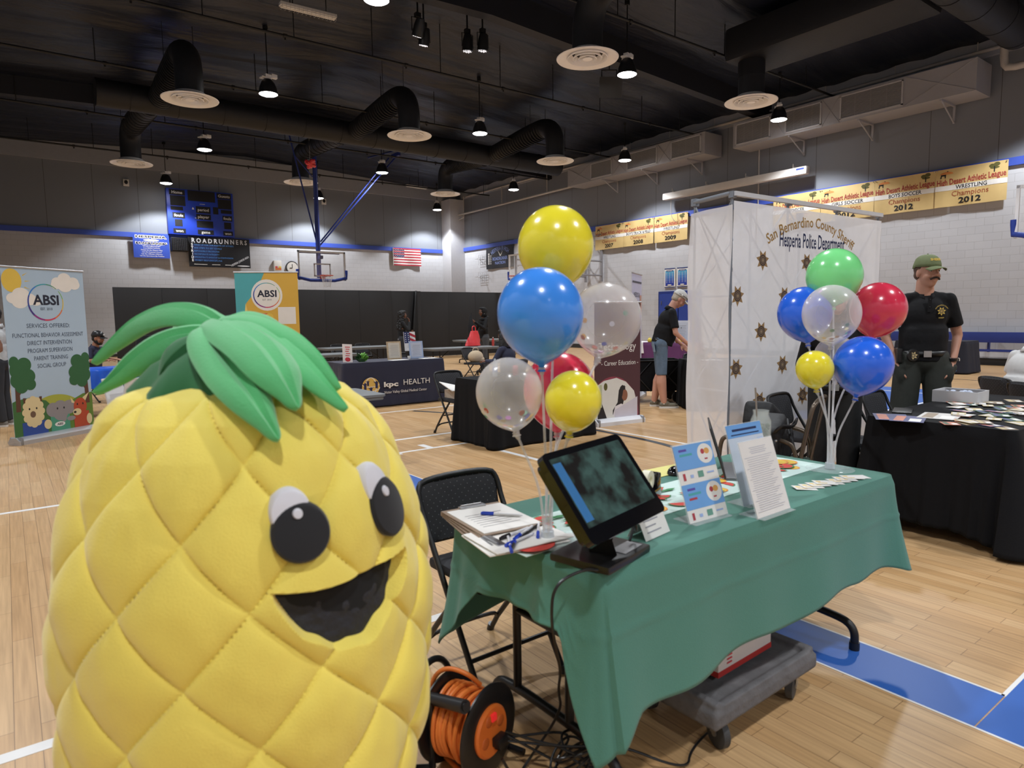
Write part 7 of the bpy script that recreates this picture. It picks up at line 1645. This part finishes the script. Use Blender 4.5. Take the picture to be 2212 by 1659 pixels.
e2 = patch('eye', 43.2, 1.118, .033, .046, .009, felt_w, r); patch('pupil', 45.6, 1.074, .047, .060, .014, felt_b, e2); patch('eye_glint', 44.6, 1.106, .009, .012, .0195, felt_w, e2, rings=4, dome=.001)
b = bm_(); NM, NR = 70, 16; g = []
for j in range(NR + 1):
    row = []
    for i in range(NM + 1):
        th = 4.5 + 46.5 * (.004 + .992 * i / NM); up, lo = mouth_curves(th); z = lo + (up - lo) * (j / NR); row.append(b.verts.new(surf(th, z, 0, flat=-.004 + .0035 * noise.noise(V((th * .3, z * 40, 1))))))
    g.append(row)
for j in range(NR):
    for i in range(NM): b.faces.new((g[j][i], g[j][i + 1], g[j + 1][i + 1], g[j + 1][i]))
mo = obj('mouth', b, M('mouth_mesh', '232329', .7, bump=.4, bs=40), r)
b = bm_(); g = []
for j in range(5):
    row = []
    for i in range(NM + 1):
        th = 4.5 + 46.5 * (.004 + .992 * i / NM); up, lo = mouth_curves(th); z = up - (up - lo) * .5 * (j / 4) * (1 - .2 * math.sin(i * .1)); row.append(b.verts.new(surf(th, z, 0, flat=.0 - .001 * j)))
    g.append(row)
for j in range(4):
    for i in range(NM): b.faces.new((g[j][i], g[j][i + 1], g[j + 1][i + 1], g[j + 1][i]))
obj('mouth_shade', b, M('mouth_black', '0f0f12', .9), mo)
# crown
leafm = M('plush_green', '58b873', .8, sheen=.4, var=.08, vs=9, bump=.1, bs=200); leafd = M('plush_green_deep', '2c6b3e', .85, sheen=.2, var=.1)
b = bm_(); n = 60; rows = []
for (rr, z) in ((.2, 1.27), (.195, 1.31), (.15, 1.36), (.09, 1.40), (.04, 1.42), (0, 1.425)):
    rows.append([b.verts.new((AX.x - .01 + (rr * (1 + .08 * math.sin(9 * a_) * (z < 1.4))) * math.cos(a_), AX.y + .02 + rr * (1 + .08 * math.sin(9 * a_) * (z < 1.4)) * math.sin(a_), z)) for a_ in [2 * PI * i / n for i in range(n)]] if rr else [b.verts.new((AX.x - .01, AX.y + .02, z))])
for p_, q_ in zip(rows, rows[1:]):
    for i in range(n):
        if len(q_) == 1: b.faces.new((p_[i], p_[(i + 1) % n], q_[0]))
        else: b.faces.new((p_[i], p_[(i + 1) % n], q_[(i + 1) % n], q_[i]))
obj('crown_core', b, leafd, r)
def leaf(pts, w_, nrm, th=.02, crease=.012, m=None):
    P_ = smooth(pts, 3); n = len(P_); b = bm_(); rows = []; nrm = V(nrm).normalized(); NS = 20
    for i, p in enumerate(P_):
        t = i / (n - 1); d = (P_[min(i + 1, n - 1)] - P_[max(i - 1, 0)]).normalized(); nn = (nrm - d * nrm.dot(d)).normalized(); s = d.cross(nn)
        wd = w_ * (.62 + .38 * math.sin(PI * min(1, t * 1.25))) * (1 if t < .45 else max(.03, math.cos((t - .45) / .55 * PI / 2)) ** .8); tt = th * (1 if t < .6 else max(.25, 1 - (t - .6) * 1.6))
        row = []
        for k in range(NS):
            a_ = 2 * PI * k / NS; x = math.cos(a_); y = math.sin(a_); cr = -crease * math.exp(-(x / .16) ** 2) * (1 if y > 0 else .4) * min(1, 4 * (1 - t))
            row.append(b.verts.new(p + s * (wd * x) + nn * (tt * y * (1 - .15 * x * x) + (cr if y > 0 else -cr) - .25 * wd * x * x)))
        rows.append(row)
    for p_, q_ in zip(rows, rows[1:]):
        for k in range(NS): b.faces.new((p_[k], p_[(k + 1) % NS], q_[(k + 1) % NS], q_[k]))
    b.faces.new(rows[0][::-1]); b.faces.new(rows[-1]); return obj('crown_leaf', b, m or leafm, r)
d_ = at_d
leaf([d_(478, 708, 1.50), d_(430, 678, 1.52), d_(365, 672, 1.56), d_(300, 700, 1.60), d_(245, 745, 1.62), d_(203, 786, 1.63)], .042, (-.2, -.55, .8), .022)
leaf([d_(465, 728, 1.46), d_(420, 722, 1.46), d_(350, 738, 1.47), d_(290, 780, 1.48), d_(245, 822, 1.48), d_(204, 850, 1.48)], .040, (-.2, -.7, .7), .02)
leaf([d_(458, 722, 1.42), d_(455, 740, 1.35), d_(490, 790, 1.28), d_(535, 850, 1.22), d_(572, 905, 1.19), d_(601, 952, 1.18)], .050, (0, -1, .35), .02)
leaf([d_(470, 706, 1.45), d_(500, 712, 1.37), d_(560, 745, 1.29), d_(600, 800, 1.24), d_(625, 845, 1.22), d_(642, 884, 1.21)], .060, (.1, -.8, .7), .02)
leaf([d_(490, 700, 1.5), d_(550, 695, 1.46), d_(620, 720, 1.42), d_(670, 765, 1.40), d_(705, 805, 1.39), d_(732, 842, 1.39)], .044, (.5, -.3, .9), .018)
leaf([d_(500, 708, 1.48), d_(560, 715, 1.40), d_(625, 760, 1.34), d_(675, 815, 1.31), d_(715, 855, 1.30), d_(748, 886, 1.30)], .046, (.5, -.6, .7), .018)
leaf([d_(490, 700, 1.55), d_(530, 684, 1.62), d_(580, 700, 1.72), d_(610, 740, 1.80), d_(625, 790, 1.84)], .042, (.3, .5, .8), .018)
leaf([d_(470, 700, 1.56), d_(440, 684, 1.66), d_(400, 700, 1.76), d_(370, 750, 1.84), d_(360, 800, 1.86)], .042, (-.3, .6, .8), .018)
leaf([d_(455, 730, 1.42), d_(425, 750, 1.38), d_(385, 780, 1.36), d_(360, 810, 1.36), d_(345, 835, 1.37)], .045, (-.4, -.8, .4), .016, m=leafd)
# legs and shoes under the costume
for s in (-1, 1):
    o_ = V((math.cos(CD + PI / 2), math.sin(CD + PI / 2), 0)) * .11 * s; b = bm_(); cyl(b, AX + o_ + V((0, 0, .08)), AX + o_ + V((0, 0, .34)), .065, .085, 20); obj('costume_leg', b, plush, r)
    f_ = V((math.cos(CD + rad(28)), math.sin(CD + rad(28)), 0)); b = bm_(); q = Mx((f_, V((-f_.y, f_.x, 0)), V((0, 0, 1)))).transposed(); sph(b, AX + o_ + f_ * .05 + V((0, 0, .06)), (.14, .075, .06), q); obj('costume_shoe', b, leafd, r)
